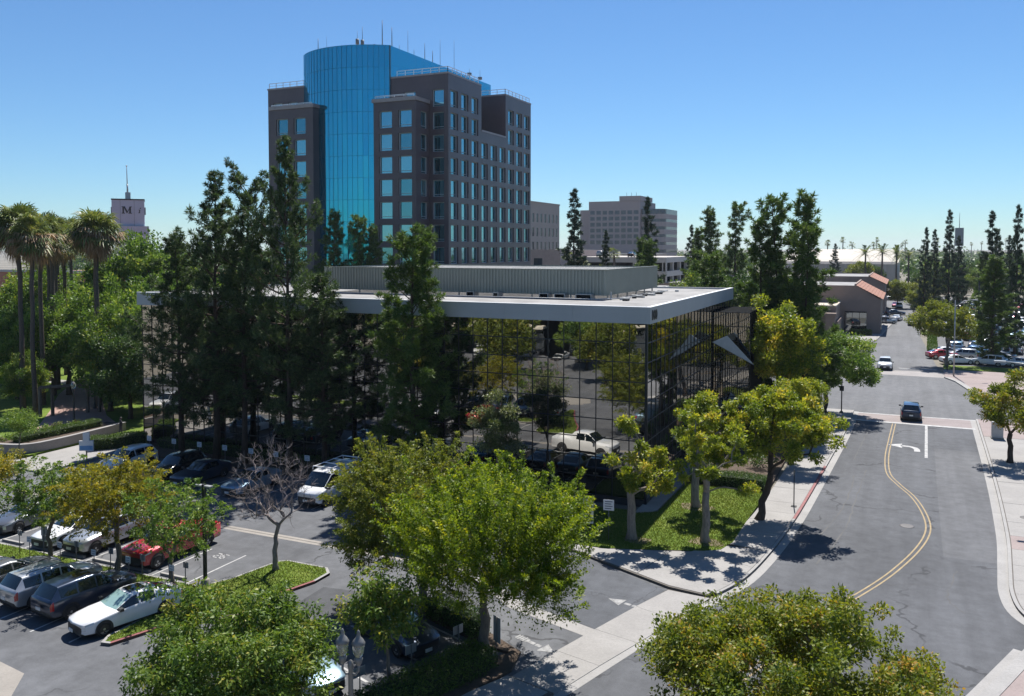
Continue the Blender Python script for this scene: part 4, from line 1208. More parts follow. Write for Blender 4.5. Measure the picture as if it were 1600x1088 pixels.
def leaf_quads(P, A, L, W, rng, up=0.5):
    """rhombic leaves: base P, axis A (unit), length L, width W; faces turned partly to the sky"""
    n = len(P)
    nrm = unit(rng.normal(0, 1, (n, 3)) + np.array([0, 0, up * 2]))
    S = unit(np.cross(A, nrm)); N = np.cross(S, A)
    L = L[:, None]; W = W[:, None]
    V = np.empty((n, 4, 3))
    V[:, 0] = P
    V[:, 1] = P + A * L * .45 + S * W * .5 + N * W * .12
    V[:, 2] = P + A * L
    V[:, 3] = P + A * L * .45 - S * W * .5 + N * W * .12
    return V

def grow(rng, base, top, targets, r0, r_tip=0.012, sides=6, wob=0.12, bare=False, trunk_pts=6):
    """trunk from base to top, then limbs joining every target; returns an MB"""
    nodes = []; par = []
    base = np.array(base, float); top = np.array(top, float)
    for i in range(trunk_pts):
        t = i / (trunk_pts - 1)
        p = base + (top - base) * t
        if 0 < i < trunk_pts - 1: p = p + rng.normal(0, wob * .5, 3) * np.array([1, 1, 0])
        nodes.append(p); par.append(i - 1)
    plen = [0.0] * trunk_pts
    nt = trunk_pts
    order = sorted(range(len(targets)), key=lambda i: np.linalg.norm(targets[i] - top))
    ends = []
    for i in order:
        t = targets[i]
        arr = np.array(nodes[nt - 2:]); pl = np.array(plen[nt - 2:])
        d = np.linalg.norm(arr - t, axis=1)
        up_pen = np.maximum(0, arr[:, 2] - t[2]) * 0.9
        k = int(np.argmin(d + .30 * pl + up_pen)) + nt - 2
        a = nodes[k]; L = np.linalg.norm(t - a)
        m = max(2, min(5, int(L / .55) + 1)); prev = k
        for j in range(1, m + 1):
            s = j / m
            q = a + (t - a) * s + np.array([0, 0, 1]) * L * .13 * math.sin(math.pi * s)
            if j < m: q = q + rng.normal(0, wob * .35 * min(1, L), 3)
            nodes.append(q); par.append(prev); plen.append(plen[prev] + L / m); prev = len(nodes) - 1
        ends.append(prev)
    cnt = np.zeros(len(nodes))
    for e in ends: cnt[e] += 1
    for i in range(len(nodes) - 1, 0, -1): cnt[par[i]] += cnt[i]
    rad = r_tip * np.maximum(cnt, 1) ** .52
    mx = rad[nt - 1] if rad[nt - 1] > 0 else 1
    rad = np.minimum(rad * (r0 * .8 / mx if mx > r0 * .8 else 1), r0)
    for i in range(nt): rad[i] = r0 * (1.0 - .22 * i / (nt - 1))
    rad[0] = r0 * 1.45
    mb = MB()
    mb.tube([nodes[i] for i in range(nt)], [rad[i] for i in range(nt)], 9)
    kids = {}
    for i in range(nt, len(nodes)): kids.setdefault(par[i], []).append(i)
    done = set()
    for i in range(nt, len(nodes)):
        if i in done: continue
        chain = [par[i], i]; done.add(i)
        while True:
            ks = [c for c in kids.get(chain[-1], []) if c not in done]
            if not ks: break
            b = max(ks, key=lambda c: cnt[c]); chain.append(b); done.add(b)
        rr = [min(rad[chain[1]] * 1.15, rad[chain[0]] * .9)] + [rad[c] for c in chain[1:]]
        mb.tube([nodes[c] for c in chain], rr, sides if rad[chain[1]] > .03 else 4, cap=False)
    return mb, nodes, par

def envelope(rng, n, c, r, shell=0.55, lumps=7, lump=0.22, flat_bottom=-0.6):
    """points through an uneven ellipsoid, denser near its skin"""
    dirs = unit(rng.normal(0, 1, (lumps, 3))); out = []
    while len(out) < n:
        d = unit(rng.normal(0, 1, (1, 3)))[0]
        k = 1 + lump * (max(0, float(np.max(dirs @ d))) ** 3 - .55)
        s = (shell + (1 - shell) * rng.random()) if rng.random() < .8 else rng.random() ** .5
        p = d * s * k
        if p[2] < flat_bottom: continue
        out.append(np.array(c) + p * np.array(r))
    return np.array(out)

def leaf_clumps(rng, targets, per, rc, L, W, flat=0.75, outward=None, droop=0.0):
    n = len(targets) * per
    k = np.repeat(np.arange(len(targets)), per)
    rr = rc * rng.uniform(.65, 1.3, len(targets))[k][:, None]
    off = unit(rng.normal(0, 1, (n, 3))) * (rng.random((n, 1)) ** .5) * rr
    off[:, 2] *= flat
    P = targets[k] + off
    A = unit(off / rr + rng.normal(0, .6, (n, 3)) + np.array([0, 0, -droop]))
    tone = rng.normal(0, .19, len(targets))[k]
    rv = np.clip(rng.beta(2.2, 2.4, n) + tone, 0, 1)
    return leaf_quads(P, A, L * rng.uniform(.5, 1.45, n), W * rng.uniform(.6, 1.35, n), rng), rv

def sprays(rng, targets, centre, per, length, L, W, upk=0.8, droop=0.5, jitter=.38):
    """leafy shoots that run outward and up, leaves set along both sides"""
    n = len(targets); d = unit(unit(targets - np.array(centre)) + np.array([0, 0, upk]) + rng.normal(0, jitter, (n, 3)))
    ln = length * rng.uniform(.55, 1.3, n)
    k = np.repeat(np.arange(n), per)
    s = rng.random(n * per) ** .8
    st = s * ln[k]
    P = targets[k] + d[k] * st[:, None] + np.array([0, 0, -1]) * (droop * (s ** 2) * ln[k])[:, None]
    side = unit(np.cross(d[k], rng.normal(0, 1, (n * per, 3))))
    P = P + side * (rng.random((n * per, 1)) * .07)
    A = unit(d[k] * .5 + side * .9)
    tone = rng.normal(0, .18, n)[k]
    rv = np.clip(rng.beta(2.2, 2.4, n * per) + tone + .15 * (s - .5), 0, 1)
    V = leaf_quads(P, A, L * rng.uniform(.7, 1.25, n * per), W * rng.uniform(.7, 1.2, n * per), rng)
    tw = np.empty((n, 4, 3)); e = targets + d * ln[:, None] + np.array([0, 0, -1]) * (droop * ln)[:, None]
    return V, rv

def tree(name, label, loc, crown_c, crown_r, leafm, seed, n=60, per=420, rc=.75, L=.13, W=.075, trunk_r=.16, fork=2.0, lean=(0, 0), mode='clump', bark=None, group=None, cat='tree', shell=.55, lump=.22, wob=.12, spray_len=.9, upk=.8, droop=.4, flat=.75, r_tip=.012, flat_bottom=-.6, extra=None, z0=0.1, shoots=1, leafdroop=0.0):
    rng = np.random.default_rng(seed)
    t = thing(name, label, cat, (loc[0], loc[1], z0), 0, group)
    T = envelope(rng, n, crown_c, crown_r, shell, 7, lump, flat_bottom)
    if extra is not None: T = np.concatenate([T, np.array(extra, float)])
    mb, nodes, par = grow(rng, (0, 0, -.15), (lean[0], lean[1], fork), list(T), trunk_r, r_tip, wob=wob)
    mb.build('trunk', bark or BARK_G, t, False)
    T0_ = T
    if shoots > 1: T = np.repeat(T, shoots, 0) + rng.normal(0, rc * .8, (len(T) * shoots, 3))
    if mode == 'clump':
        V, rv = leaf_clumps(rng, T, per, rc, L, W, flat, droop=leafdroop)
    else:
        V1, r1 = sprays(rng, T, (crown_c[0], crown_c[1], crown_c[2] - crown_r[2] * .6), int(per * .7), spray_len, L, W, upk, droop)
        V2, r2 = leaf_clumps(rng, T, per - int(per * .7), rc, L, W, flat)
        V = np.concatenate([V1, V2]); rv = np.concatenate([r1, r2])
    put('crown', rnd_mesh('crown', V, rv, leafm), t, False)
    return t

# the elms in the middle
tree('elm_tree', 'largest bright yellow-green elm in the middle foreground', (-15.47, 31.0), (.35, .1, 4.75), (3.55, 3.5, 2.5), L_ELM, 21, n=150, per=165, rc=.55, L=.125, W=.055, trunk_r=.24, fork=2.0, mode='spray', spray_len=1.35, upk=1.2, droop=.22, shell=.62, lump=.22, bark=BARK_G, flat_bottom=-.62, shoots=5)
tree('elm_tree', 'dense olive-green tree directly behind the bright yellow-green elm', (-19.91, 33.72), (-1.1, .5, 4.7), (3.2, 3.3, 2.6), L_ELM2, 22, n=130, per=150, rc=.52, L=.125, W=.055, trunk_r=.22, fork=2.0, mode='spray', spray_len=1.0, upk=.6, droop=.35, shell=.6, flat_bottom=-.75, shoots=5)
# near trees at the bottom edge
tree('camphor_tree', 'big leafy tree crown at the bottom edge in front of the street', (-2.8, 25.5), (.0, 0, 4.05), (4.75, 4.4, 2.4), L_CAMPH, 23, n=170, per=150, rc=.40, L=.12, W=.07, trunk_r=.26, fork=1.8, shell=.66, lump=.35, flat_bottom=-.7, z0=.0, shoots=5)
tree('evergreen_tree', 'glossy dark green tree crown at the bottom edge beside the white sedan', (-20.9, 22.6), (0, 0, 2.95), (3.35, 3.1, 1.85), L_GREEN, 24, n=125, per=105, rc=.42, L=.16, W=.07, trunk_r=.2, fork=1.2, shell=.6, lump=.30, flat_bottom=-.8, z0=.0, shoots=4, leafdroop=.5)
tree('young_tree', 'small young tree between the twin-globe lamp and the dark parked car', (-17.51, 27.0), (-.25, 0, 3.05), (1.35, 1.3, 1.4), L_GREEN, 25, n=46, per=55, rc=.34, L=.19, W=.085, trunk_r=.085, fork=1.4, shell=.35, lump=.35, bark=BARK_G, shoots=2, leafdroop=.5)
# lot trees on the left strip
tree('lot_tree', 'leftmost of the three lot trees, thin and green over the pale parked cars', (-41.55, 30.95), (-.2, 0, 3.5), (2.1, 2.1, 1.8), L_PARK, 26, n=70, per=95, rc=.45, L=.14, W=.065, shoots=2, trunk_r=.13, fork=1.7, shell=.4, mode='spray', spray_len=.6, upk=.3)
tree('lot_tree', 'golden-yellow lot tree standing over the silver sport utility vehicle', (-36.46, 30.95), (-.35, .2, 4.0), (2.7, 2.6, 2.1), L_GOLD, 27, n=95, per=95, rc=.48, L=.14, W=.065, shoots=3, trunk_r=.16, fork=1.8, shell=.42, mode='spray', spray_len=.7, upk=.4)
tree('lot_tree', 'green lot tree beside the black lamp post and red pickup', (-32.56, 30.85), (.25, 0, 3.5), (2.15, 2.1, 1.75), L_PARK, 28, n=70, per=95, rc=.45, L=.14, W=.065, shoots=2, trunk_r=.13, fork=1.7, shell=.42, mode='spray', spray_len=.6, upk=.3)
tree('lot_tree', 'yellow-green tree cut off by the left edge of the picture', (-46.6, 33.9 - 3.0), (0, 0, 4.2), (2.0, 2.0, 1.6), L_GOLD, 29, n=50, per=190, rc=.5, L=.13, W=.055, trunk_r=.13, fork=1.8, shell=.4)

# bare tree on the island
rng = np.random.default_rng(31)
bt = thing('bare_tree', 'leafless grey tree on the small grass island', 'tree', (-29.56, 34.95, .14))
T0 = envelope(rng, 190, (-.25, 0, 4.3), (2.4, 2.4, 2.3), .5, 5, .2, -.75)
mb, nodes, par = grow(rng, (0, 0, -.1), (0, 0, 1.75), list(T0), .15, .014, wob=.14)
for p in T0:
    d = unit(p - np.array([0, 0, 1.5])) + rng.normal(0, .35, 3)
    for k in range(5):
        q = p + (unit(d + rng.normal(0, .5, 3)) * rng.uniform(.25, .6)); mb.tube([p, (p + q) / 2 + rng.normal(0, .03, 3), q], [.011, .008, .004], 3, cap=False)
mb.build('trunk', bark_mat('bare_bark', (0.26, 0.22, 0.21)), bt, False)

# street trees with knuckled clumps of leaves
tree('street_tree', 'lopped tree with two bare trunks and leaf tufts by the white signs', (-14.0, 47.3), (.7, .2, 4.2), (1.9, 1.8, 2.1), L_STREET, 32, n=26, per=260, rc=.40, L=.19, W=.11, trunk_r=.27, fork=3.3, r_tip=.034, shell=.55, lump=.3, bark=BARK_P, extra=[(-.3, 0, 6.9), (-.6, .1, 6.7), (-.1, .1, 6.4)])
tree('street_tree', 'open-crowned street tree on bare ground at the front of the corner lawn', (-9.97, 48.6), (.1, 0, 5.4), (2.5, 2.4, 2.4), L_STREET, 33, n=42, per=210, rc=.42, L=.18, W=.11, trunk_r=.25, fork=2.9, r_tip=.034, shell=.5, lump=.3, bark=BARK_P, extra=[(2.1, 0, 3.2), (2.5, .2, 3.4)])
tree('street_tree', 'street tree at the back of the corner lawn beside the path', (-11.92, 55.0), (.5, .3, 5.6), (2.1, 2.2, 1.9), L_STREET, 34, n=38, per=210, rc=.42, L=.18, W=.11, trunk_r=.28, fork=3.2, r_tip=.034, shell=.5, lump=.3, bark=BARK_P)
tree('street_tree', 'leaning street tree whose dense crown hangs over the pavement', (-7.85, 54.1), (1.2, .5, 5.7), (3.2, 3.2, 2.5), L_STREET, 35, n=130, per=230, rc=.46, L=.18, W=.11, trunk_r=.24, fork=3.0, r_tip=.02, lean=(.7, .1), shell=.6, lump=.3, bark=BARK_D)
tree('street_tree', 'street tree shading the red kerb behind the leaning tree', (-7.6, 69.0), (.7, .2, 4.9), (2.5, 2.5, 1.9), L_STREET, 36, n=70, per=240, rc=.52, L=.16, W=.09, trunk_r=.22, fork=2.8, lean=(.3, 0), shell=.6, lump=.3, bark=BARK_D)
tree('street_tree', 'round green street tree at the near left corner of the junction', (-6.9, 92.0), (.9, 0, 5.3), (4.4, 4.2, 3.2), L_PARK, 37, n=130, per=240, rc=.68, L=.22, W=.13, trunk_r=.24, fork=2.5, shell=.62, lump=.3, bark=BARK_D)
tree('street_tree', 'dark green street tree on the right-hand pavement, cut by the picture edge', (7.95, 76.7), (.5, 0, 4.7), (3.0, 3.0, 2.6), L_CAMPH, 38, n=90, per=240, rc=.55, L=.18, W=.10, trunk_r=.22, fork=2.3, shell=.6, lump=.35, bark=BARK_D)
tree('shade_tree', 'tall yellow-green tree at the rear corner of the glass office building', (-9.4, 79.0), (-.5, 0, 8.2), (3.6, 3.4, 4.3), L_STREET, 39, n=120, per=210, rc=.75, L=.25, W=.15, trunk_r=.25, fork=3.6, shell=.5, lump=.35, bark=BARK_D)
tree('small_tree', 'pale small-leaved tree against the dark glass panes', (-23.65, 49.6), (0, 0, 5.2), (1.85, 1.8, 2.5), L_PALE, 40, n=60, per=220, rc=.5, L=.14, W=.07, trunk_r=.11, fork=2.4, shell=.45, lump=.3)
tree('forked_tree', 'forked grey-green tree on the grass at the far junction corner', (6.0, 136.0), (-.6, 0, 6.3), (4.2, 4.0, 3.0), L_ELM2, 41, n=90, per=190, rc=.75, L=.26, W=.15, trunk_r=.25, fork=2.2, shell=.55, lump=.3, bark=BARK_P)

# pines
def make_pine(seed, H, base_frac, wmax, nbr, needle, nl=.34, nw=.05, tufts=9, blades_=15, prof=None, droop=.1, upturn=.25, trunk_r=.26, lean=.3, bend=.0, irregular=.3):
    """trunk and crown meshes of a tall pine: whorled limbs, twigs, needle tufts"""
    rng = np.random.default_rng(seed)
    mb = MB()
    lx, ly = rng.normal(0, lean, 2)
    trunk = [np.array([lx * (i / 8) ** 2 + rng.normal(0, .04), ly * (i / 8) ** 2 + rng.normal(0, .04), H * .985 * i / 8 - (.15 if i == 0 else 0)]) for i in range(9)]
    mb.tube(trunk, [trunk_r * (1.25 if i == 0 else 1) * (1 - .93 * i / 8) + .012 for i in range(9)], 8)
    P = []; D = []
    prof = prof or (lambda t: (1 - t) ** .6 * min(1, (t + .05) * 4))
    az = rng.random() * 6
    for b in range(nbr):
        t = (b + rng.random()) / nbr
        z = H * (base_frac + (1 - base_frac) * t)
        ln = wmax * prof(t) * rng.uniform(1 - irregular, 1 + irregular) + .25
        az += 2.4 + rng.normal(0, .5)
        f = z / H * 8; i = min(7, int(f)); o = trunk[i] + (trunk[i + 1] - trunk[i]) * (f - i)
        h = np.array([math.cos(az), math.sin(az), 0])
        el = -droop + (.9 * t) + rng.normal(0, .18)
        pts = []
        for k in range(5):
            s = k / 4
            pts.append(o + h * ln * s * math.cos(el * .8) + np.array([0, 0, 1]) * ln * (math.sin(el) * s + upturn * s * s) + rng.normal(0, .03, 3) * s)
        mb.tube(pts, [max(.012, .028 * ln ** .7) * (1 - .75 * k / 4) for k in range(5)], 4, cap=False)
        m = max(3, int(tufts * (ln / wmax) ** .8 * rng.uniform(.7, 1.2)))
        for q in range(m):
            s = .22 + .78 * (q + rng.random()) / m
            kk = min(3, int(s * 4)); c = pts[kk] + (pts[kk + 1] - pts[kk]) * (s * 4 - kk)
            dirb = unit(pts[4] - pts[0])
            tw = unit(dirb * .6 + rng.normal(0, .75, 3) + np.array([0, 0, .35])) * ln * .30 * (1.2 - s * .5) * rng.uniform(.5, 1.2)
            e = c + tw
            for u in (.45, .8, 1.0):
                P.append(c + tw * u); D.append(unit(tw + np.array([0, 0, .25 * np.linalg.norm(tw)])))
    P = np.array(P); D = np.array(D); n = len(P); k = np.repeat(np.arange(n), blades_)
    A = unit(D[k] * .75 + unit(rng.normal(0, 1, (len(k), 3))) * .95)
    base = P[k] + rng.normal(0, .06, (len(k), 3))
    V = leaf_quads(base, A, nl * rng.uniform(.6, 1.2, len(k)), nw * rng.uniform(.7, 1.3, len(k)), rng, .2)
    rv = np.clip(rng.beta(2.0, 2.6, len(k)) + rng.normal(0, .14, n)[k], 0, 1)
    return mb.mesh('trunk', BARK_D), rnd_mesh('crown', V, rv, needle)
def pine_proto(name, *a, **k):
    return make_pine(*a, **k)
def plant(name, label, cat, meshes, loc, rz=0.0, sx=1.0, sz=1.0, group=None, z0=0.1):
    t = thing(name, label, cat, (loc[0], loc[1], z0), rz, group)
    t.scale = (sx, sx, sz)
    put('trunk', meshes[0], t, False); put('crown', meshes[1], t, False)
    return t
colprof = lambda t: (.55 + .45 * math.sin(min(1, t * 1.15) * math.pi)) * (1 - t ** 3 * .85)
PN = [make_pine(51, 24, .13, 4.0, 76, L_PINE, nl=.42, nw=.07, tufts=16, blades_=16, prof=colprof, irregular=.40),
      make_pine(52, 24, .16, 3.7, 72, L_PINE, nl=.42, nw=.07, tufts=16, blades_=16, prof=colprof, irregular=.45),
      make_pine(53, 19, .12, 3.2, 74, L_PINE2, nl=.44, nw=.07, tufts=15, blades_=17, prof=lambda t: (.35 + .65 * (1 - t)) * min(1, .5 + t * 3), irregular=.35)]
PN += [make_pine(54, 24, .22, 3.7, 66, L_PINE, nl=.42, nw=.07, tufts=16, blades_=16, prof=lambda t: .5 + .5 * math.sin(t * 7 + 1) ** 2 * (1 - t), irregular=.5, lean=.6)]
g_p = 'tall pines standing in front of the glass office building'
plant('pine_tree', 'leftmost slim pine over the left end of the glass building', 'tree', PN[1], (-53.2, 51.6), 1.0, .85, .75, g_p)
plant('pine_tree', 'tall pine with a broad broken top, second from the left', 'tree', PN[0], (-49.6, 51.8), 2.2, .98, .94, g_p)
plant('pine_tree', 'tall pine with a narrow spire beside the broad-topped one', 'tree', PN[3], (-46.4, 51.4), 4.0, .88, .90, g_p)
plant('pine_tree', 'tallest pine, its tip against the left edge of the tower', 'tree', PN[0], (-42.2, 51.6), 5.2, .82, 1.04, g_p)
plant('pine_tree', 'shorter dark pine just right of the tallest pine', 'tree', PN[1], (-39.2, 51.9), .3, .8, .62, g_p)
plant('pine_tree', 'bright green pine rising alone before the roof screen', 'tree', PN[2], (-31.4, 51.7), .8, .97, .91, g_p)
CP = [make_pine(61, 24, .06, 3.6, 70, L_PINE2, nl=.60, nw=.10, tufts=13, blades_=15, prof=lambda t: (.95 - .8 * t) * min(1, .45 + t * 4), upturn=.5, irregular=.35),
      make_pine(62, 24, .05, 2.9, 66, L_CYP, nl=.55, nw=.10, tufts=12, blades_=14, prof=lambda t: (1 - t) ** .75 * min(1, .5 + t * 4), droop=.25, upturn=.1, irregular=.45)]
CP += [make_pine(63, 24, .05, 3.7, 66, L_PINE2, nl=.60, nw=.10, tufts=13, blades_=15, prof=lambda t: (.85 - .55 * t) * (.7 + .3 * math.sin(t * 16)) * min(1, .45 + t * 4), upturn=.6, irregular=.5, lean=.5)]
g_b = 'pines standing behind the flat roof'
for i, (x, y, h, w, m, lab) in enumerate([
        (-13.1, 90, 19.7, 1.05, 0, 'pine behind the office roof, left of the twin tall pines'), (-11.3, 90.5, 21.6, 1.0, 0, 'left one of the twin tall pines behind the office roof'),
        (-9.1, 89, 21.9, 1.1, 0, 'tallest pine behind the rear corner of the office roof'), (-8.5, 86.5, 18.6, .85, 0, 'right-hand pine of the clump behind the office roof'),
        (-34.4, 170, 24.2, 1.3, 0, 'bushy pine left of the twin pointed pines in the middle distance'), (-29.0, 165, 24.7, 1.2, 0, 'pointed pine with many leaders in the middle distance'),
        (-38.2, 175, 20.5, 1.1, 0, 'shorter pine left of the bushy middle-distance pine'), (-43.2, 190, 21.8, .8, 1, 'thin dark conifer by the concrete parking structure'),
        (-50.2, 135, 26.6, 1.15, 1, 'tall dark conifer with tiered boughs right of the tower'), (-41.3, 150, 25.8, 1.0, 1, 'dark conifer in front of the mauve office block'),
        (-39.9, 140, 18.3, .9, 0, 'green pine below the dark conifer at the mauve block'), (-49.8, 150, 19.9, .8, 1, 'sparse brownish conifer before the mauve block'),
        (-82.5, 112, 22.3, 1.1, 0, 'leftmost pine at the foot of the curved glass tower front'), (-77.6, 112, 21.2, .95, 0, 'middle pine at the foot of the curved glass tower front'),
        (-74.6, 112, 19.9, .95, 0, 'right pine at the foot of the curved glass tower front'), (-63.7, 108, 19.5, .95, 0, 'pine behind the lone bright green pine near the tower corner'),
        (-36.5, 131, 17.7, 1.1, 0, 'light green pine behind the right end of the roof screen'), (-17.5, 89, 16.0, 1.0, 0, 'low pine filling the gap left of the twin tall pines')]):
    plant('pine_tree', lab, 'tree', CP[2 if m == 0 and i % 2 else m], (x, y), i * 1.3, w * (.95 if h > 20 else .9), h / 24, g_b)
g_r = 'dark conifers round the right-hand parking lot'
for i, (x, y, h, w, m, lab) in enumerate([
        (8.9, 200, 24.6, 1.1, 1, 'tiered dark conifer towering over the far car park'), (4.4, 210, 21.2, 1.0, 1, 'dark conifer at the street edge of the far car park'), (6.6, 216, 20.9, .95, 1, 'dark conifer second from the street edge of the car park'),
        (14.1, 165, 22.9, 1.25, 1, 'broad dark conifer at the right side of the car park'), (16.0, 152, 23.3, .95, 1, 'narrow dark conifer at the right picture edge'), (12.0, 141, 15.3, 1.5, 0, 'leaning green pine rising from the front row of parked cars'),
        (12.4, 230, 19.6, 1.1, 1, 'farther conifer behind the tiered one in the car park'), (15.5, 205, 15.3, 1.0, 0, 'small green pine behind the right-hand parked cars'), (-22.4, 330, 18.2, 1.3, 1, 'lone conifer against the pale vaulted hall'), (20.5, 235, 21, 1.1, 1, 'conifer between the tiered one and the broad one'), (26, 260, 20, 1.2, 1, 'conifer behind the broad dark one at the far right')]):
    plant('conifer_tree', lab, 'tree', CP[m], (x, y), i * 1.7 + .4, w * .7, h / 24, g_r)

# broadleaf trees of the park and the background: three crown shapes shared
def make_broad(seed, leafm, n, per, rc, L, W, r=(4.2, 4.2, 3.6), fork=3.0, H=9.0, tr=.24, bark=None):
    rng = np.random.default_rng(seed)
    T = envelope(rng, n, (0, 0, H - r[2]), r, .5, 8, .35, -.75)
    mb, nodes, par = grow(rng, (0, 0, -.1), (0, 0, fork), list(T), tr, .02)
    V, rv = leaf_clumps(rng, T, per, rc, L, W, .8)
    return mb.mesh('trunk', bark or BARK_D), rnd_mesh('crown', V, rv, leafm)
BT = [make_broad(71, L_PARK, 120, 210, .85, .26, .14), make_broad(72, L_GREEN, 120, 200, .85, .26, .14, (4.0, 4.0, 3.8)), make_broad(73, L_DARK, 110, 200, .85, .28, .15, (3.6, 3.6, 4.0), 2.5), make_broad(74, L_ELM2, 90, 150, .95, .34, .19)]
g_k = 'broadleaf trees of the park'
for i, (x, y, h, w, m, lab) in enumerate([
        (-89.4, 80, 18.8, 1.7, 0, 'highest pale green park tree below the sign tower'), (-80.9, 71, 13.6, 1.25, 0, 'park tree right of the big fan palm'), (-86.0, 67, 11.5, 1.15, 0, 'park tree under the big fan palm'),
        (-104, 76, 13.0, 1.3, 1, 'park tree behind the left palm trunks'), (-88.6, 62.5, 8.2, .8, 1, 'low leafy tree at the left edge of the park'), (-73.6, 62, 10.5, 1.05, 1, 'dark park tree overhanging the brick path'),
        (-70.5, 66, 13.5, 1.15, 0, 'park tree tight against the left end of the glass building'), (-68.5, 60.0, 9.0, .95, 2, 'dark shady tree above the people at the path'), (-66.0, 72, 14.0, 1.2, 0, 'tall park tree hiding the left corner of the office roof'),
        (-82, 58.5, 6.0, .55, 1, 'small park tree on the lawn beside the left palms'), (-77.0, 77, 14.5, 1.35, 0, 'park tree behind the brick path bend'), (-96, 88, 14, 1.4, 1, 'park tree beyond the far end of the brick path'),
        (-112, 84, 13, 1.4, 0, 'park tree at the far left behind the palms'), (-120, 90, 15, 1.5, 1, 'farthest left park tree by the cross street'), (-98, 68, 9.5, 1.0, 0, 'leafy tree left of the palm trunks')]):
    plant('park_tree', lab, 'tree', BT[m], (x, y), i * 1.1, w, h / 9, g_k, .2)
g_f = 'background trees'
for i, (x, y, h, w, m, lab) in enumerate([
        (-51.6, 152, 13.4, .7, 3, 'yellow-green tree left of the sparse brownish conifer'), (-1.0, 262, 8.0, .9, 3, 'left kerbside tree near the end of the far street'), (3.9, 262, 8.0, .95, 3, 'right kerbside tree along the far car park'), (5.4, 282, 10.8, 1.2, 2, 'tall tree closing the right side of the far street'),
        (4.2, 236, 6.6, .8, 3, 'rounded tree at the car park entrance island'), (-14.5, 335, 12, 1.3, 3, 'rounded tree right of the lone conifer by the hall'), (-9.0, 340, 11, 1.1, 2, 'tree between the two date palms'), (9.5, 300, 12, 1.3, 1, 'green tree behind the car park conifers'), (16, 310, 13, 1.4, 2, 'dark tree mass at the back of the car park'),
        (25, 300, 12, 1.4, 1, 'leafy tree at the right back of the car park'), (-60, 130, 11, 1.0, 2, 'dark tree between the tower foot and tall conifer'), (-24, 128, 14, 1.2, 2, 'dark broadleaf tree behind the rear roof edge'), (-30, 140, 13, 1.2, 1, 'broadleaf tree behind the rear roof edge, further left'), (-20.5, 150, 13, 1.3, 2, 'dark tree between the pines and the shop'),
        (-16.5, 128, 12, 1.1, 2, 'dark bushy tree at the far left junction corner'), (-68, 175, 10.5, 1.0, 3, 'yellowish tree by the low white roofs'), (-14.6, 85.6, 9.5, .8, 2, 'dark tree at the rear of the office entrance')]):
    plant('background_tree', lab, 'tree', BT[m], (x, y), i * 2.1, w, h / 9, g_f, .0)

# palms
def fan_palm(seed, H, dead=True, crown=2.5, n=46, feather=False):
    rng = np.random.default_rng(seed)
    mb = MB(); pts = [(rng.normal(0, .05), rng.normal(0, .05), H * i / 7 - (.2 if i == 0 else 0)) for i in range(8)]
    mb.tube(pts, [.34, .27, .25, .24, .23, .23, .22, .2], 10)
    def fronds(n, e0, e1, matl, scale, droop):
        V = []; rv = []
        for k in range(n):
            az = rng.random() * 6.283; el = rng.uniform(e0, e1)
            h = np.array([math.cos(az), math.sin(az), 0]); up = np.array([0, 0, 1.0])
            d = h * math.cos(el) + up * math.sin(el); s = np.array([-math.sin(az), math.cos(az), 0]); nn = np.cross(s, d)
            pl = scale * crown * rng.uniform(.34, .55); o = np.array(pts[-1]) + rng.normal(0, .12, 3) - up * rng.uniform(0, .5); c = o + d * pl
            tone = rng.random()
            V.append([o - s * .03, o + s * .03, c + s * .03, c - s * .03]); rv.append(tone)
            if feather:
                m = 26
                tip = c + d * crown * scale * .75 - up * droop * .8
                for j in range(m):
                    u = (j + 1) / m; q = o + (tip - o) * u - up * droop * .5 * u * u + up * .5 * math.sin(u * 3.1)
                    for sg in (-1, 1):
                        e = q + (s * sg * .8 + d * .6) * .75 * (1 - .5 * u) - up * .15
                        V.append([q, q + d * .09, e + d * .02, e]); rv.append(np.clip(tone + rng.normal(0, .15), 0, 1))
                continue
            m = 14; R_ = crown * scale * rng.uniform(.40, .52)
            for j in range(m):
                a = -1.9 + 3.8 * (j + .5) / m + rng.normal(0, .03); w = 1.9 / m * .62
                def pt(a, r):
                    return c + (d * math.cos(a) + s * math.sin(a)) * r + nn * (.16 * abs(math.sin(a)) * r)
                rr = R_ * (1 - .10 * abs(a)) * rng.uniform(.85, 1.1)
                mid = pt(a, rr * .6); tip = pt(a, rr) - up * (droop * rr * rng.uniform(.25, .9))
                l_, r2 = pt(a - w, rr * .6), pt(a + w, rr * .6)
                tn = np.clip(tone + rng.normal(0, .18), 0, 1)
                V.append([c, l_, tip, r2]); rv.append(tn)
        return rnd_mesh('fronds', np.array(V), np.array(rv), matl)
    cr = fronds(n, -.75, 1.45, L_PALM, 1.0, .6)
    sk = fronds(int(n * .75), -1.45, .15, L_BROWN, .92, .8) if dead else None
    return mb.mesh('trunk', BARK_PALM), cr, sk
FP = [fan_palm(81, 18.2, crown=3.3, n=84), fan_palm(82, 18.2, crown=3.0, n=78), fan_palm(83, 15, False, 3.2, 30, True), fan_palm(84, 14, False, 1.8, 22)]
def palm(lab, m, x, y, h, w=1.0, rz=0.0, group=None, cat='palm'):
    t = thing('palm_tree', lab, cat, (x, y, .2), rz, group)
    base = 18.2 if m < 2 else (15 if m == 2 else 14)
    t.scale = (w, w, h / base)
    put('trunk', FP[m][0], t, False); put('fronds', FP[m][1], t, False)
    if FP[m][2]: put('dead_skirt', FP[m][2], t, False)
g_pl = 'fan palms along the park path'
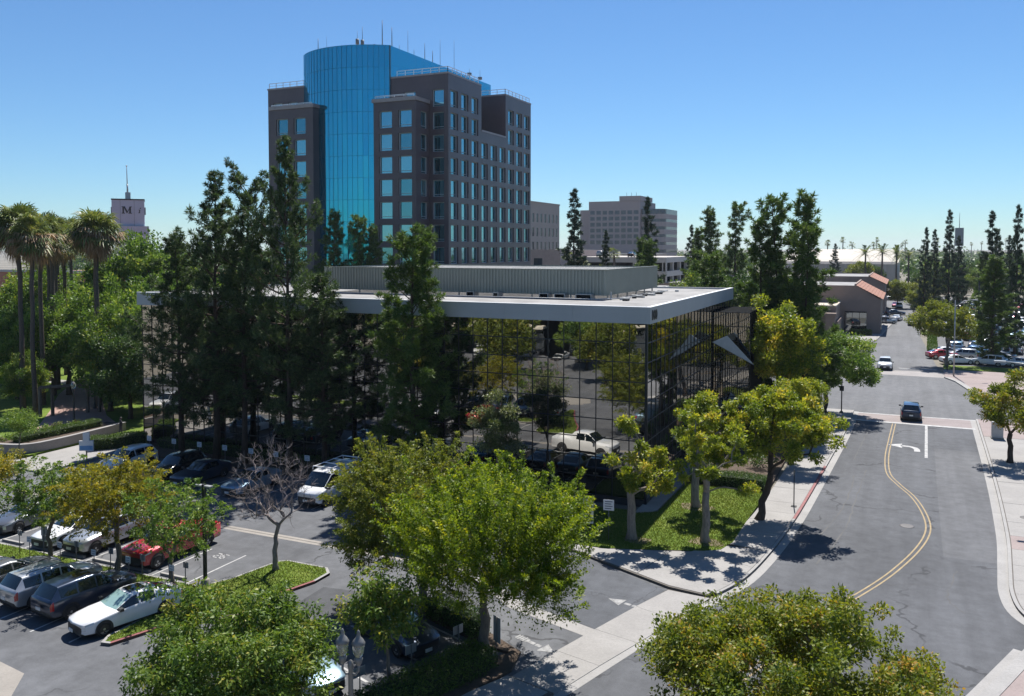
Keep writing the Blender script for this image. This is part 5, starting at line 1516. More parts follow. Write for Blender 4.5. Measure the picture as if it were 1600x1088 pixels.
for i, (x, y, h, w, lab) in enumerate([(-81.4, 58, 19.0, 1.15, 'fan palm with a brown skirt at the far left of the row'), (-78.2, 57, 18.2, 1.0, 'fan palm second from the left along the path'), (-83.0, 61.5, 18.4, 1.05, 'fan palm third from the left along the path'), (-87.2, 66, 18.3, 1.1, 'fan palm fourth along the path'),
        (-77.4, 63.8, 18.6, 1.25, 'biggest fan palm standing apart right of the row'), (-94.0, 71.5, 18.3, 1.1, 'fan palm fifth along the path'), (-100, 77.5, 18.0, 1.1, 'fan palm sixth along the path'), (-107, 82, 18.5, 1.1, 'farthest fan palm of the row'), (-104, 70, 19, 1.1, 'fan palm behind the row near the left edge'), (-90.5, 69, 18.0, 1.0, 'slim fan palm between the fourth and fifth of the row'), (-84.5, 56.5, 18.8, 1.0, 'fan palm cut by the left picture edge'), (-97, 73, 17.5, 1.0, 'slim fan palm behind the fifth of the row'), (-112, 88, 19, 1.1, 'fan palm beyond the end of the path'), (-92, 76, 18.8, 1.0, 'fan palm behind the brick path bend')]):
    palm(lab, i % 2, x, y, h, w * .88, i * .9, g_pl)
for i, (x, y, h, lab) in enumerate([(-6.4, 322, 15.2, 'date palm in the middle before the pale hall'), (-1.8, 312, 14.8, 'date palm right before the pale hall'), (-12.0, 330, 15.0, 'date palm left before the pale hall'), (2.0, 330, 14.0, 'date palm at the right edge of the pale hall')]):
    palm(lab, 2, x, y, h, 1.25, i, 'date palms at the end of the far street')
for i, (x, y, h, lab) in enumerate([(-104, 196, 16.5, 'small palm at the foot of the taupe block'), (-92, 196, 14.5, 'smaller palm right of the taupe block palm'), (-72, 190, 15.0, 'small palm left of the parking structure'), (-64, 200, 15.6, 'small palm above the parking structure'), (-58, 160, 14.0, 'pale palm behind the tall dark conifer')]):
    palm(lab, 3, x, y, h, 1.3, i, 'small palms behind the flat roof')

# clipped hedges and shrubs
def hedge(label, a, b, w, h, seed, leafm=L_HEDGE, z0=.12, dens=420, L=.09, W=.055, name='hedge'):
    rng = np.random.default_rng(seed)
    ln = math.dist(a, b); rz = math.atan2(b[1] - a[1], b[0] - a[0])
    t = thing(name, label, 'hedge', ((a[0] + b[0]) / 2, (a[1] + b[1]) / 2, z0), rz)
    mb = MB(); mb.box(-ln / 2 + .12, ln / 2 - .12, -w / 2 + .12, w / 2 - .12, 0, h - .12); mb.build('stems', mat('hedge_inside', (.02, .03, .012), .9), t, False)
    n = int(dens * (ln * w + 2 * ln * h + 2 * w * h))
    u = rng.random((n, 3)); face = rng.random(n)
    P = np.stack([(u[:, 0] - .5) * ln, (u[:, 1] - .5) * w, u[:, 2] * h], 1)
    A_top, A_s = ln * w, ln * h; tot = A_top + 2 * A_s + 2 * w * h
    top = face < A_top / tot; P[top, 2] = h
    s1 = (~top) & (face < (A_top + A_s) / tot); P[s1, 1] = -w / 2
    s2 = (~top) & (~s1) & (face < (A_top + 2 * A_s) / tot); P[s2, 1] = w / 2
    e = ~(top | s1 | s2); P[e, 0] = np.where(rng.random(e.sum()) < .5, -ln / 2, ln / 2)
    P += rng.normal(0, .05, P.shape) + (np.sin(P[:, :1] * 2.3) * .05) * np.array([0, 1, .8])
    V = leaf_quads(P, unit(rng.normal(0, 1, (n, 3)) + np.array([0, 0, .4])), L * rng.uniform(.7, 1.3, n), W * rng.uniform(.7, 1.3, n), rng)
    put('foliage', rnd_mesh('foliage', V, rng.beta(2, 2.3, n), leafm), t, False)
    return t
hedge('low clipped hedge between the pavement and the staff parking signs', (-15.25, 30.6), (-17.6, 23.5), 1.5, .75, 91)
hedge('dark hedge behind the dark parked car by the entrance', (-19.6, 33.75), (-16.3, 32.6), .9, .85, 92, L_DARK)
hedge('clipped bright hedge on top of the curved park wall', (-66.4, 46.6), (-65.9, 54.2), 1.1, .55, 93, z0=.9)
hedge('dark clipped hedge in the shade of the left end of the glass building', (-61.4, 49.8), (-58.9, 53.2), 1.3, 1.0, 94)
hedge('low dark hedge beyond the corner lawn', (-13.6, 61.2), (-8.4, 61.2), 1.4, .8, 95, L_DARK)
hedge('long dark hedge at the foot of the glass panes', (-57, 53.0), (-20.5, 53.0), .8, .7, 96, L_DARK, dens=200)
hedge('planter hedge in front of the taupe shop entrance', (-9.0, 177.5), (-5.2, 177.5), 1.4, 1.0, 97, dens=120, L=.2, W=.12)
hedge('long low hedge at the edge of the far car park', (4.6, 150), (5.4, 182), 1.2, .9, 98, dens=90, L=.2, W=.12)
def shrub(label, x, y, r, h, seed, leafm, z0=.12, n=900, L=.14, W=.06, group=None):
    rng = np.random.default_rng(seed)
    t = thing('shrub', label, 'shrub', (x, y, z0), 0, group)
    T = envelope(rng, 14, (0, 0, h * .55), (r, r, h * .5), .4)
    mb, _, _ = grow(rng, (0, 0, -.05), (0, 0, h * .2), list(T), .035, .008, 4); mb.build('stems', BARK_D, t, False)
    V, rv = leaf_clumps(rng, T, n // 14, r * .42, L, W)
    put('foliage', rnd_mesh('foliage', V, rv, leafm), t, False)
g_s = 'flowering shrubs along the park wall'
for i in range(9):
    shrub('leafy shrub behind the curved park wall', -68.2 + .35 * math.sin(i * 2.1), 46.4 + .95 * i, .7, 1.0, 200 + i, L_PARK if i % 2 else L_PALE, .25, 700, .16, .08, g_s)
for i in range(7):
    shrub('low shrub in the planting before the park walkway', -62.4 + .9 * math.sin(i * 1.7), 40.4 + .35 * i, .65, .8, 220 + i, L_GREEN if i % 2 else L_PARK, .05, 600, .15, .07, 'shrubs before the park walkway')
for i in range(8):
    shrub('dark shrub on the bed beside the office side wall', -13.0 + 3.6 * (i % 2), 63.5 + 3.3 * i, 1.0, 1.3, 240 + i, L_DARK, .13, 700, .18, .09, 'shrubs beside the office side wall')
tree('sapling', 'slim young tree on the walkway corner at the far left', (-61.75, 43.7), (0, 0, 3.4), (1.5, 1.5, 1.1), L_PARK, 43, n=30, per=190, rc=.5, L=.13, W=.06, trunk_r=.05, fork=2.0, shell=.5)

# distant tree line towards the horizon
rng = np.random.default_rng(99)
n = 4200
Yd = 330 + 1500 * rng.random(n) ** 1.25; Xd = Yd * rng.uniform(-1.35, .17, n)
keep = ~((Xd > -5) & (Xd < 4.5) & (Yd < 430)) & ~((Xd > -112) & (Xd < 0) & (Yd < 470)) & ~((Xd > -215) & (Xd < -140) & (Yd > 400) & (Yd < 610)) & ~((Xd > -210) & (Xd < -115) & (Yd < 345))
Xd, Yd = Xd[keep], Yd[keep]; n = len(Xd)
hh = rng.uniform(6, 13, n) + (rng.random(n) < .06) * rng.uniform(3, 8, n)
per = 40; k = np.repeat(np.arange(n), per)
C = np.stack([Xd, Yd, hh * .6], 1)[k]
off = unit(rng.normal(0, 1, (n * per, 3))) * (rng.random((n * per, 1)) ** .4) * np.stack([hh * .42, hh * .42, hh * .42], 1)[k]
V = leaf_quads(C + off, unit(rng.normal(0, 1, (n * per, 3))), rng.uniform(1.6, 3.2, n * per), rng.uniform(1.0, 2.0, n * per), rng)
rv = np.clip(rng.beta(2, 2.4, n * per) + rng.normal(0, .2, n)[k], 0, 1)
tag(put('treeline', rnd_mesh('treeline', V, rv, L_DARK)), 'far-off dark belt of trees along the horizon', 'treeline', kind='stuff')
for i in range(14):
    Yp = 480 + 50 * i + 40 * math.sin(i * 2.3); Xp = Yp * (-.075 + .0155 * i * (1 if i % 2 else .8))
    palm('tiny skyline palm on a bare trunk above the far trees', 3, Xp, Yp, 19.5 + 2 * math.sin(i * 1.9) + i * .35, 1.35, i, 'skyline palms')
# ------------------------------------------------------------------ cars
CAR_GLASS = mirror_glass('car_glass', (0.50, 0.54, 0.55), 0.01, 0.0, 1.0, (0.006, 0.010, 0.012))
nt_ = CAR_GLASS.node_tree
_lw = nt_.nodes.new('ShaderNodeFresnel'); _lw.inputs[0].default_value = 1.7
_mx = nt_.nodes.new('ShaderNodeMixShader')
_add = [x for x in nt_.nodes if x.type == 'ADD_SHADER'][0]; _gl = [x for x in nt_.nodes if x.type == 'BSDF_GLOSSY'][0]; _pb = nt_.nodes['Principled BSDF']
nt_.links.new(_lw.outputs[0], _mx.inputs[0]); nt_.links.new(_pb.outputs[0], _mx.inputs[1]); nt_.links.new(_gl.outputs[0], _mx.inputs[2])
nt_.links.new(_mx.outputs[0], nt_.nodes['Material Output'].inputs['Surface'])
_gl.inputs['Color'].default_value = (0.95, 1.0, 1.0, 1)
SHADED = paint('windshield_with_sunshade', (0.26, 0.40, 0.38), 0.0, 0.25)
TYRE = mat('tyre_rubber', (0.018, 0.018, 0.019), 0.85)
RIM = mat('alloy_rim', (0.45, 0.46, 0.47), 0.3, 0.8)
RIMD = mat('rim_gap', (0.03, 0.03, 0.032), 0.6)
PLASTIC = mat('black_plastic', (0.022, 0.023, 0.025), 0.55)
LAMP_W = paint('headlamp_lens', (0.62, 0.66, 0.70), 0.3, 0.1)
LAMP_R = paint('tail_lamp_lens', (0.38, 0.012, 0.012), 0.0, 0.15)
PLATE = mat('number_plate', (0.68, 0.68, 0.66), 0.5)
CHROME = mat('bright_trim', (0.6, 0.6, 0.6), 0.15, 1.0)
PAINTS = {
    'white': paint('car_white', (0.70, 0.71, 0.72), 0.0, 0.3), 'silver': paint('car_silver', (0.46, 0.48, 0.50), 0.55, 0.32), 'grey': paint('car_grey', (0.14, 0.15, 0.165), 0.5, 0.32),
    'black': paint('car_black', (0.012, 0.013, 0.015), 0.0, 0.25), 'navy': paint('car_navy', (0.020, 0.036, 0.070), 0.4, 0.28), 'blue': paint('car_blue', (0.045, 0.13, 0.27), 0.4, 0.28),
    'red': paint('car_red', (0.42, 0.012, 0.025), 0.15, 0.28), 'paleblue': paint('car_paleblue', (0.26, 0.38, 0.48), 0.5, 0.3), 'tan': paint('car_tan', (0.30, 0.26, 0.21), 0.5, 0.32), 'teal': paint('car_teal', (0.03, 0.085, 0.11), 0.4, 0.28)}
# stations: x, floor, belt, top, plan width factor, roof-rail width factor
CARS = {
    'sedan': dict(L=4.88, W=.925, st=[(2.44, .24, .64, .68, .72, .80), (2.34, .18, .70, .73, .86, .80), (1.95, .17, .76, .83, .97, .80), (1.35, .17, .84, .92, 1.0, .80), (.92, .17, .90, .97, 1.0, .80),
                  (.12, .17, .93, 1.36, 1.0, .66), (-.18, .17, .935, 1.41, 1.0, .66), (-.26, .17, .94, 1.415, 1.0, .66), (-.98, .17, .95, 1.37, 1.0, .64), (-1.06, .17, .955, 1.35, 1.0, .64), (-1.25, .17, .96, 1.31, 1.0, .64),
                  (-1.95, .18, .97, 1.03, .98, .74), (-2.30, .22, .93, 1.00, .93, .76), (-2.44, .36, .80, .90, .80, .76)], cowl=4, wr=.335, ax=(1.42, -1.40)),
    'suv': dict(L=4.68, W=.94, st=[(2.34, .36, .72, .80, .68, .80), (2.24, .24, .82, .90, .88, .80), (1.85, .22, .90, 1.00, .98, .80), (1.30, .22, .97, 1.06, 1.0, .80), (1.00, .22, 1.0, 1.10, 1.0, .80),
                (.38, .22, 1.02, 1.57, 1.0, .72), (.02, .22, 1.03, 1.63, 1.0, .72), (-.06, .22, 1.03, 1.635, 1.0, .72), (-.90, .22, 1.05, 1.64, 1.0, .71), (-.98, .22, 1.05, 1.635, 1.0, .71), (-1.78, .22, 1.07, 1.58, .99, .69),
                (-2.16, .24, 1.06, 1.12, .96, .78), (-2.28, .30, 1.0, 1.06, .93, .78), (-2.34, .42, .82, .90, .84, .78)], cowl=4, wr=.36, ax=(1.38, -1.34)),
    'van': dict(L=5.5, W=1.0, st=[(2.75, .38, .80, .88, .72, .80), (2.62, .26, .94, 1.02, .90, .80), (2.30, .24, 1.06, 1.16, .98, .80), (2.05, .24, 1.12, 1.22, 1.0, .80), (1.90, .24, 1.14, 1.26, 1.0, .80),
                (1.08, .24, 1.16, 2.02, 1.0, .80), (.35, .24, 1.18, 2.13, 1.0, .82), (.27, .24, 1.18, 2.13, 1.0, .82), (-1.3, .24, 1.2, 2.14, 1.0, .82), (-1.4, .24, 1.2, 2.14, 1.0, .82), (-2.62, .24, 1.2, 2.08, 1.0, .80),
                (-2.72, .26, 1.18, 1.26, .98, .84), (-2.74, .3, 1.0, 1.08, .97, .84), (-2.75, .42, .8, .9, .95, .84)], cowl=4, wr=.35, ax=(1.85, -1.6)),
    'pickup': dict(L=5.8, W=1.0, st=[(2.90, .42, .86, .98, .74, .82), (2.80, .30, .98, 1.10, .92, .82), (2.40, .28, 1.04, 1.16, .99, .82), (1.75, .28, 1.08, 1.19, 1.0, .82), (1.40, .28, 1.12, 1.22, 1.0, .82),
                (.72, .28, 1.14, 1.76, 1.0, .72), (.38, .28, 1.14, 1.83, 1.0, .72), (.30, .28, 1.14, 1.83, 1.0, .72), (-.40, .28, 1.15, 1.83, 1.0, .72), (-.48, .28, 1.15, 1.82, 1.0, .72), (-.72, .28, 1.15, 1.76, 1.0, .72),
                (-.98, .28, 1.16, 1.20, 1.0, .90), (-1.02, .28, 1.16, -.78, 1.0, .90), (-2.78, .30, 1.16, -.78, .99, .90), (-2.82, .34, 1.14, 1.17, .98, .90), (-2.90, .5, .95, 1.0, .94, .88)], cowl=4, wr=.40, ax=(1.88, -1.72)),
}
def ring(s, W, front_bow):
    x, lo, belt, top, wf, rw = s
    w = W * wf
    bed = top < 0
    yr, zr = (rw * w, abs(top) - .05 if not bed else belt)
    zt = abs(top)
    if not bed and zt - belt < .2: zr = zt - .02
    p5 = (w * .955, belt); p9 = (yr, zr)
    lerp = lambda t: (p5[0] + (p9[0] - p5[0]) * t, p5[1] + (p9[1] - p5[1]) * t)
    if bed:
        pts = [(0, lo), (w * .82, lo), (w * .97, lo + .10), (w, (lo + belt) * .5), (w * .985, belt - .07), p5, lerp(.3), lerp(.8), p9, (yr * .97, zt), (0, zt)]
    else:
        pts = [(0, lo), (w * .82, lo), (w * .97, lo + .10), (w, (lo + belt) * .5), (w * .985, belt - .07), p5, lerp(.07), lerp(.90), p9, (yr * .86, zt - .008), (0, zt)]
    b = front_bow
    return [(x - math.copysign(b, x) * (q[0] / W) ** 2 * 1.0, q[0], q[1]) for q in pts]

def car_parts(kind):
    """split one lofted shell into body, glazing, lamps, grille and trim builders"""
    c = CARS[kind]; st = c['st']; W = c['W']; cw = c['cowl']; n = len(st)
    bows = []
    for i, s in enumerate(st):
        e = min(i, n - 1 - i)
        bows.append({0: .30, 1: .22, 2: .12}.get(e, .0) if i < 3 else ({0: .14, 1: .10, 2: .05}.get(n - 1 - i, .0)))
    bows[cw] = .16; bows[cw + 1] = .10
    rings = [ring(s, W, b) for s, b in zip(st, bows)]
    P = {k: MB() for k in ('body', 'windshield', 'rear_window', 'sideL1', 'sideL2', 'sideR1', 'sideR2', 'headL', 'headR', 'tailL', 'tailR', 'grille', 'sill')}
    J = len(rings[0])
    rr = cw + 6            # roof rear station
    for i in range(n - 1):
        for j in range(J - 1):
            key = 'body'; 
            if i == cw and 8 <= j: key = 'windshield'
            elif i == rr and 8 <= j: key = 'rear_window'
            elif j == 6 and i in (cw, cw + 1): key = 'side1'
            elif j == 6 and i in (cw + 3,): key = 'side2'
            elif j == 6 and i == cw + 5 and kind == 'suv': key = 'side2'
            elif i == 0 and j in (3, 4): key = 'head'
            elif i == 1 and j == 4: key = 'head'
            elif i == n - 2 and j in (3, 4): key = 'tail'
            elif i == n - 3 and j in (3, 4) and kind in ('suv', 'van'): key = 'tail'
            elif j in (0, 1): key = 'sill'
            if kind == 'van' and key == 'side2': key = 'body'
            for sgn in (1, -1):
                a, b_, c_, d = rings[i][j], rings[i + 1][j], rings[i + 1][j + 1], rings[i][j + 1]
                q = [(p[0], p[1] * sgn, p[2]) for p in (a, b_, c_, d)]
                if sgn > 0: q = q[::-1]
                k2 = key
                if key in ('side1', 'side2', 'head', 'tail'):
                    k2 = {'side1': 'side%s1', 'side2': 'side%s2', 'head': 'head%s', 'tail': 'tail%s'}[key] % ('L' if sgn > 0 else 'R')
                P[k2].quad(*q[::-1], sm=(key in ('body', 'windshield', 'rear_window')))
    # end caps in rows so that the grille and bumper are their own pieces
    for end, rg in ((0, rings[0]), (1, rings[-1])):
        for j in range(J - 1):
            a, b_ = rg[j], rg[j + 1]
            q = [(a[0], -a[1], a[2]), (a[0], a[1], a[2]), (b_[0], b_[1], b_[2]), (b_[0], -b_[1], b_[2])]
            key = 'grille' if (end == 0 and j in (1, 2, 3)) else ('sill' if j <= 1 else 'body')
            P[key].quad(*(q if end == 0 else q[::-1]))
    return P, c

def weld(mb):
    """merge doubles so that smooth shading runs across the panels"""
    key = {}; v = []; mp = []
    for p in mb.v:
        k = (round(p[0], 4), round(p[1], 4), round(p[2], 4))
        if k not in key: key[k] = len(v); v.append(p)
        mp.append(key[k])
    f2, m2, s2 = [], [], []
    for f, m, s in zip(mb.f, mb.m, mb.s):
        g_ = []
        for i in f:
            if mp[i] not in g_: g_.append(mp[i])
        if len(g_) >= 3: f2.append(tuple(g_)); m2.append(m); s2.append(s)
    mb.v, mb.f, mb.m, mb.s = v, f2, m2, s2
    return mb

def tyre_mb(r):
    mb = MB(); w = .11
    mb.lathe([(r * .64, -w), (r * .93, -w), (r, -w * .7), (r, w * .7), (r * .93, w), (r * .64, w)], (0, 0, 0), 18, 0, 'y')
    return mb
def rim_mb(r, sgn):
    mb = MB(); y = .085 * sgn
    mb.lathe([(0, y * .6), (r * .64, y * .6)], (0, 0, 0), 18, 1, 'y')
    for k in range(5):
        a = 2 * math.pi * k / 5
        c, s = math.cos(a), math.sin(a)
        p = [(-.045, .03), (.045, .03), (.06, r * .62), (-.06, r * .62)]
        q = [(u * c + v * s, y, -u * s + v * c) for u, v in p]
        mb.poly(q if sgn < 0 else q[::-1])
    mb.lathe([(r * .56, y), (r * .65, y)], (0, 0, 0), 18, 0, 'y')
    mb.lathe([(0, y * 1.05), (r * .16, y * 1.05)], (0, 0, 0), 10, 0, 'y')
    return mb
CACHE = {}
def car_meshes(kind):
    if kind in CACHE: return CACHE[kind]
    P, c = car_parts(kind)
    M_ = {}
    for k, mb in P.items():
        if not mb.v: continue
        weld(mb)
        m = {'grille': PLASTIC, 'sill': PLASTIC}.get(k) or (LAMP_W if k.startswith('head') else LAMP_R if k.startswith('tail') else CAR_GLASS if k != 'body' else PAINTS['white'])
        M_[k] = mb.mesh(k, m)
    M_['tyre'] = tyre_mb(c['wr']).mesh('tyre', TYRE)
    M_['rim+'] = rim_mb(c['wr'], 1).mesh('rim', [RIM, RIMD]); M_['rim-'] = rim_mb(c['wr'], -1).mesh('rim', [RIM, RIMD])
    for s, nm in ((1, 'arch+'), (-1, 'arch-')):
        mb = MB(); R_ = c['wr'] * 1.2
        pts = [(R_ * math.cos(a), 0, max(-.1, R_ * math.sin(a) * 1.0)) for a in [math.pi * k / 14 for k in range(15)]]
        pts += [(-R_, 0, -.1), (R_, 0, -.1)]
        mb.poly(pts[::-1] if s < 0 else pts); M_[nm] = mb.mesh('wheel_arch', PLASTIC)
    mb = MB(); mb.obox((0, 0, 0), (.16, .22, .13)); M_['mirror'] = mb.mesh('mirror', PLASTIC)
    mb = MB(); mb.box(-.015, .015, -.17, .17, -.07, .07); M_['plate'] = mb.mesh('number_plate', PLATE)
    CACHE[kind] = (M_, c)
    return CACHE[kind]
body_cache = {}
def painted(kind, colour):
    if (kind, colour) not in body_cache:
        me = car_meshes(kind)[0]['body'].copy(); me.materials[0] = PAINTS[colour]; body_cache[(kind, colour)] = me
    return body_cache[(kind, colour)]
def child(name, me, parent, loc=(0, 0, 0), rot=(0, 0, 0)):
    o = bpy.data.objects.new(name, me); COL.objects.link(o); o.parent = parent; o.location = loc; o.rotation_euler = rot
    return o
def car(kind, colour, x, y, heading, label, name=None, group=None, cat='car', z=.0, scale=1.0, rack=False, sunroof=False, shade=False):
    """full car: heading in degrees, direction its nose points, from +X counter-clockwise"""
    M_, c = car_meshes(kind)
    t = thing(name or {'sedan': 'parked_car', 'suv': 'parked_car', 'van': 'parked_van', 'pickup': 'pickup_truck'}[kind], label, cat, (x, y, z), R(heading), group)
    t.scale = (scale,) * 3
    child('body', painted(kind, colour), t)
    for k, nm in (('windshield', 'windshield'), ('rear_window', 'rear_window'), ('sideL1', 'side_window'), ('sideL2', 'side_window'), ('sideR1', 'side_window'), ('sideR2', 'side_window'), ('headL', 'headlight'), ('headR', 'headlight'), ('tailL', 'tail_light'), ('tailR', 'tail_light'), ('grille', 'grille'), ('sill', 'sill')):
        if k in M_:
            me_ = M_[k]
            if shade and k == 'windshield':
                me_ = me_.copy(); me_.materials[0] = SHADED
            child(nm, me_, t)
    W = c['W']
    for ax in c['ax']:
        for s in (1, -1):
            child('wheel_arch', M_['arch+' if s > 0 else 'arch-'], t, (ax, s * (W + .004), c['wr']))
            w = bpy.data.objects.new('wheel', None); COL.objects.link(w); w.parent = t; w.location = (ax, s * (W - .085), c['wr'])
            child('tyre', M_['tyre'], w); child('rim', M_['rim+' if s > 0 else 'rim-'], w)
    cx = c['st'][c['cowl']][0] - .22; cz = c['st'][c['cowl']][2] + .08
    for s in (1, -1): child('mirror', M_['mirror'], t, (cx, s * (W + .07), cz))
    child('number_plate', M_['plate'], t, (c['st'][0][0] + .012, 0, c['st'][0][1] + .16)); child('number_plate', M_['plate'], t, (c['st'][-1][0] - .012, 0, c['st'][-1][2] - .16))
    if rack:
        for s in (1, -1):
            mb = MB(); z0 = c['st'][c['cowl'] + 3][3]; mb.tube([(.25, s * .56, z0 - .01), (.15, s * .56, z0 + .05), (-1.4, s * .56, z0 + .05), (-1.55, s * .56, z0 - .02)], .022, 5); mb.build('roof_rail', DARKMETAL, t, False)
    if sunroof:
        z0 = c['st'][c['cowl'] + 2][3]; mb = MB(); mb.quad((.0, -.38, z0 + .002), (.0, .38, z0 + .002), (-.75, .38, z0 + .012), (-.75, -.38, z0 + .012)); mb.f[-1] = mb.f[-1][::-1] if False else mb.f[-1]; mb.build('sunroof', CAR_GLASS, t, False)
    return t
# one-mesh version for cars that are only a few pixels long
far_cache = {}
def far_car(kind, colour, x, y, heading, label, group, z=0.0):
    if (kind, colour) not in far_cache:
        P, c = car_parts(kind); mb = MB()
        slot = {'body': 0, 'windshield': 1, 'rear_window': 1, 'grille': 2, 'sill': 2}
        for k, b in P.items():
            mi = slot.get(k, 1 if k.startswith('side') else 3 if k.startswith('head') else 4)
            o = len(mb.v); mb.v += b.v; mb.f += [tuple(i + o for i in f) for f in b.f]; mb.m += [mi] * len(b.f); mb.s += b.s
        weld(mb)
        for ax in c['ax']:
            for s in (1, -1):
                mb.lathe([(0, s * (c['W'] + .012)), (c['wr'] * .6, s * (c['W'] + .012))], (ax, 0, c['wr']), 10, 5, 'y')
                mb.lathe([(c['wr'] * .6, s * (c['W'] + .01)), (c['wr'], s * (c['W'] + .01)), (c['wr'], s * (c['W'] - .2))], (ax, 0, c['wr']), 10, 2, 'y')
        far_cache[(kind, colour)] = mb.mesh('parked_car', [PAINTS[colour], CAR_GLASS, PLASTIC, LAMP_W, LAMP_R, RIM])
    o = put('parked_car', far_cache[(kind, colour)]); o.location = (x, y, z); o.rotation_euler = (0, 0, R(heading))
    return tag(o, label, 'car', group)

# near row, noses or tails to the grass strip
car('sedan', 'white', -31.95, 27.55, 255, 'white sedan with its nose out beside the red-kerbed grass tip', sunroof=True, shade=True)
car('suv', 'navy', -35.05, 28.0, 83, 'dark blue sport utility car, second from the white sedan, tail towards us', sunroof=True)
car('suv', 'silver', -37.55, 28.1, 82, 'silver sport utility car with roof rails, tail towards us', rack=True)
car('sedan', 'grey', -40.6, 28.0, 83, 'dark grey sedan cut off at the left picture edge, near row')
# row facing the strip
car('pickup', 'red', -36.55, 34.6, 270, 'red pickup truck behind the golden lot tree', cat='pickup')
car('suv', 'silver', -41.3, 34.25, 270, 'silver sport utility car with black trim under the golden tree', rack=True)
car('sedan', 'white', -43.85, 34.3, 270, 'white sedan half hidden by the leftmost lot tree')
car('sedan', 'grey', -48.6, 34.8, 275, 'charcoal sedan at the left edge in the facing row')
# row along the glass building
car('van', 'white', -35.05, 47.1, 270, 'white cargo van parked before the glass building', cat='van')
van_ = [o for o in COL.objects if o.get('category') == 'van'][0]
for s in (-1, 1):
    MB().tube([(1.0, s * .72, 2.12), (.95, s * .72, 2.3), (-2.4, s * .72, 2.32), (-2.45, s * .72, 2.1)], .03, 5).build('roof_rail', WHITEMETAL, van_, False)
for x_ in (.9, -.2, -1.3, -2.3):
    MB().box(x_ - .04, x_ + .04, -.74, .74, 2.3, 2.36).build('roof_bar', WHITEMETAL, van_, False)
car('sedan', 'paleblue', -41.4, 46.5, 270, 'light blue sedan behind the bare tree')
car('sedan', 'navy', -46.4, 46.8, 270, 'dark blue car parked in the building shade left of the light blue sedan')
car('suv', 'black', -48.9, 47.0, 270, 'black car in the building shade under the tall pines')
car('suv', 'white', -53.9, 46.9, 270, 'white sport utility car at the far end of the shaded row')
car('sedan', 'teal', -30.1, 46.8, 270, 'dark teal sedan beside the white van in the shaded row')
car('suv', 'navy', -27.5, 47.0, 270, 'navy sport utility car in the shaded row by the pale small tree')
car('sedan', 'black', -24.9, 46.8, 270, 'black sedan in the shaded row behind the elms')
car('sedan', 'teal', -22.3, 46.9, 270, 'teal sedan near the right end of the shaded row')
car('suv', 'navy', -19.9, 47.3, 270, 'dark blue car at the right end of the shaded row by the lawn')
car('pickup', 'white', -23.6, 41.3, 8, 'white pickup truck in the aisle, mirrored in the glass', cat='pickup')
# staff stalls by the entrance
car('sedan', 'navy', -19.75, 31.0, -23, 'dark blue sedan in the staff stall beside the dark hedge', shade=True)
car('sedan', 'paleblue', -21.4, 26.5, -20, 'light blue sedan half hidden at the bottom edge by the twin-globe lamp')
# street
car('suv', 'navy', 1.05, 93.6, 90, 'dark blue car driving away over the crosswalk', name='moving_car')
car('suv', 'white', -1.95, 130.4, 270, 'white sport utility car coming towards us across the junction', name='moving_car')
car('suv', 'white', -70.5, 41.3, 75, 'white car at the left edge by the park walkway')
# cars mirrored in the glass from the forecourt behind the viewpoint
crs = random.Random(8)
for k in range(9):
    far_car(crs.choice(['sedan', 'suv']), ['white', 'white', 'grey', 'silver', 'white', 'black', 'white', 'silver', 'red'][k], -64 + 4.3 * k, -11.5, 90, 'car in the forecourt row reflected in the dark glass panes', 'cars reflected in the glass')
# far street and the big lot on the right
for kind, col_, x, y, h, lab in [('sedan', 'black', 2.2, 206, 90, 'black car driving away along the far street'), ('suv', 'silver', -3.1, 208, 20, 'silver car nosed up to the taupe shop'), ('sedan', 'navy', -1.4, 236, 5, 'long dark car pulling out by the second shop'), ('sedan', 'white', -0.9, 218, 80, 'white car beside the shop forecourt'), ('sedan', 'grey', -3.2, 214, 15, 'grey car in front of the taupe shop'),
        ('suv', 'white', -0.6, 262, 270, 'white car with an orange one behind at the far street end'), ('sedan', 'red', -1.6, 268, 270, 'reddish car at the far street end'), ('sedan', 'silver', -3.0, 300, 0, 'pale car parked across the end of the far street'), ('sedan', 'navy', 1.0, 302, 0, 'dark car parked across the end of the far street'), ('sedan', 'black', -9.6, 160, 250, 'dark car beside the shop driveway behind the junction tree')]:
    far_car(kind, col_, x, y, h, lab, 'cars along the far street')
front_row = [('sedan', 'white', 7.6, 140.2, 20), ('suv', 'white', 11.7, 140.0, 160), ('sedan', 'silver', 15.6, 140.4, 15), ('suv', 'silver', 8.8, 147.0, 160), ('sedan', 'navy', 13.4, 147.2, 160), ('sedan', 'red', 5.9, 146.2, 20), ('sedan', 'white', 6.9, 150.6, 10), ('sedan', 'blue', 10.2, 153.4, 165)]
labs = ['white sedan at the street end of the front row in the far car park', 'white sport utility car beside the leaning pine in the far car park', 'pale silver sedan right of the leaning pine', 'old silver wagon in the second row of the far car park', 'dark blue sedan in the second row of the far car park', 'red car behind the forked tree', 'white car in the second row behind the forked tree', 'blue car in the third row of the far car park']
for (kind, col_, x, y, h), lab in zip(front_row, labs):
    far_car(kind, col_, x, y, h, lab, 'front rows of the far car park')
tones = ['white', 'white', 'silver', 'silver', 'grey', 'black', 'navy', 'blue', 'paleblue', 'red', 'white', 'tan', 'grey']
r_ = 0
ORD = ['fourth', 'fifth', 'sixth', 'seventh', 'eighth', 'ninth', 'tenth', 'eleventh', 'twelfth', 'thirteenth', 'fourteenth', 'fifteenth', 'sixteenth', 'seventeenth', 'eighteenth', 'nineteenth', 'last']
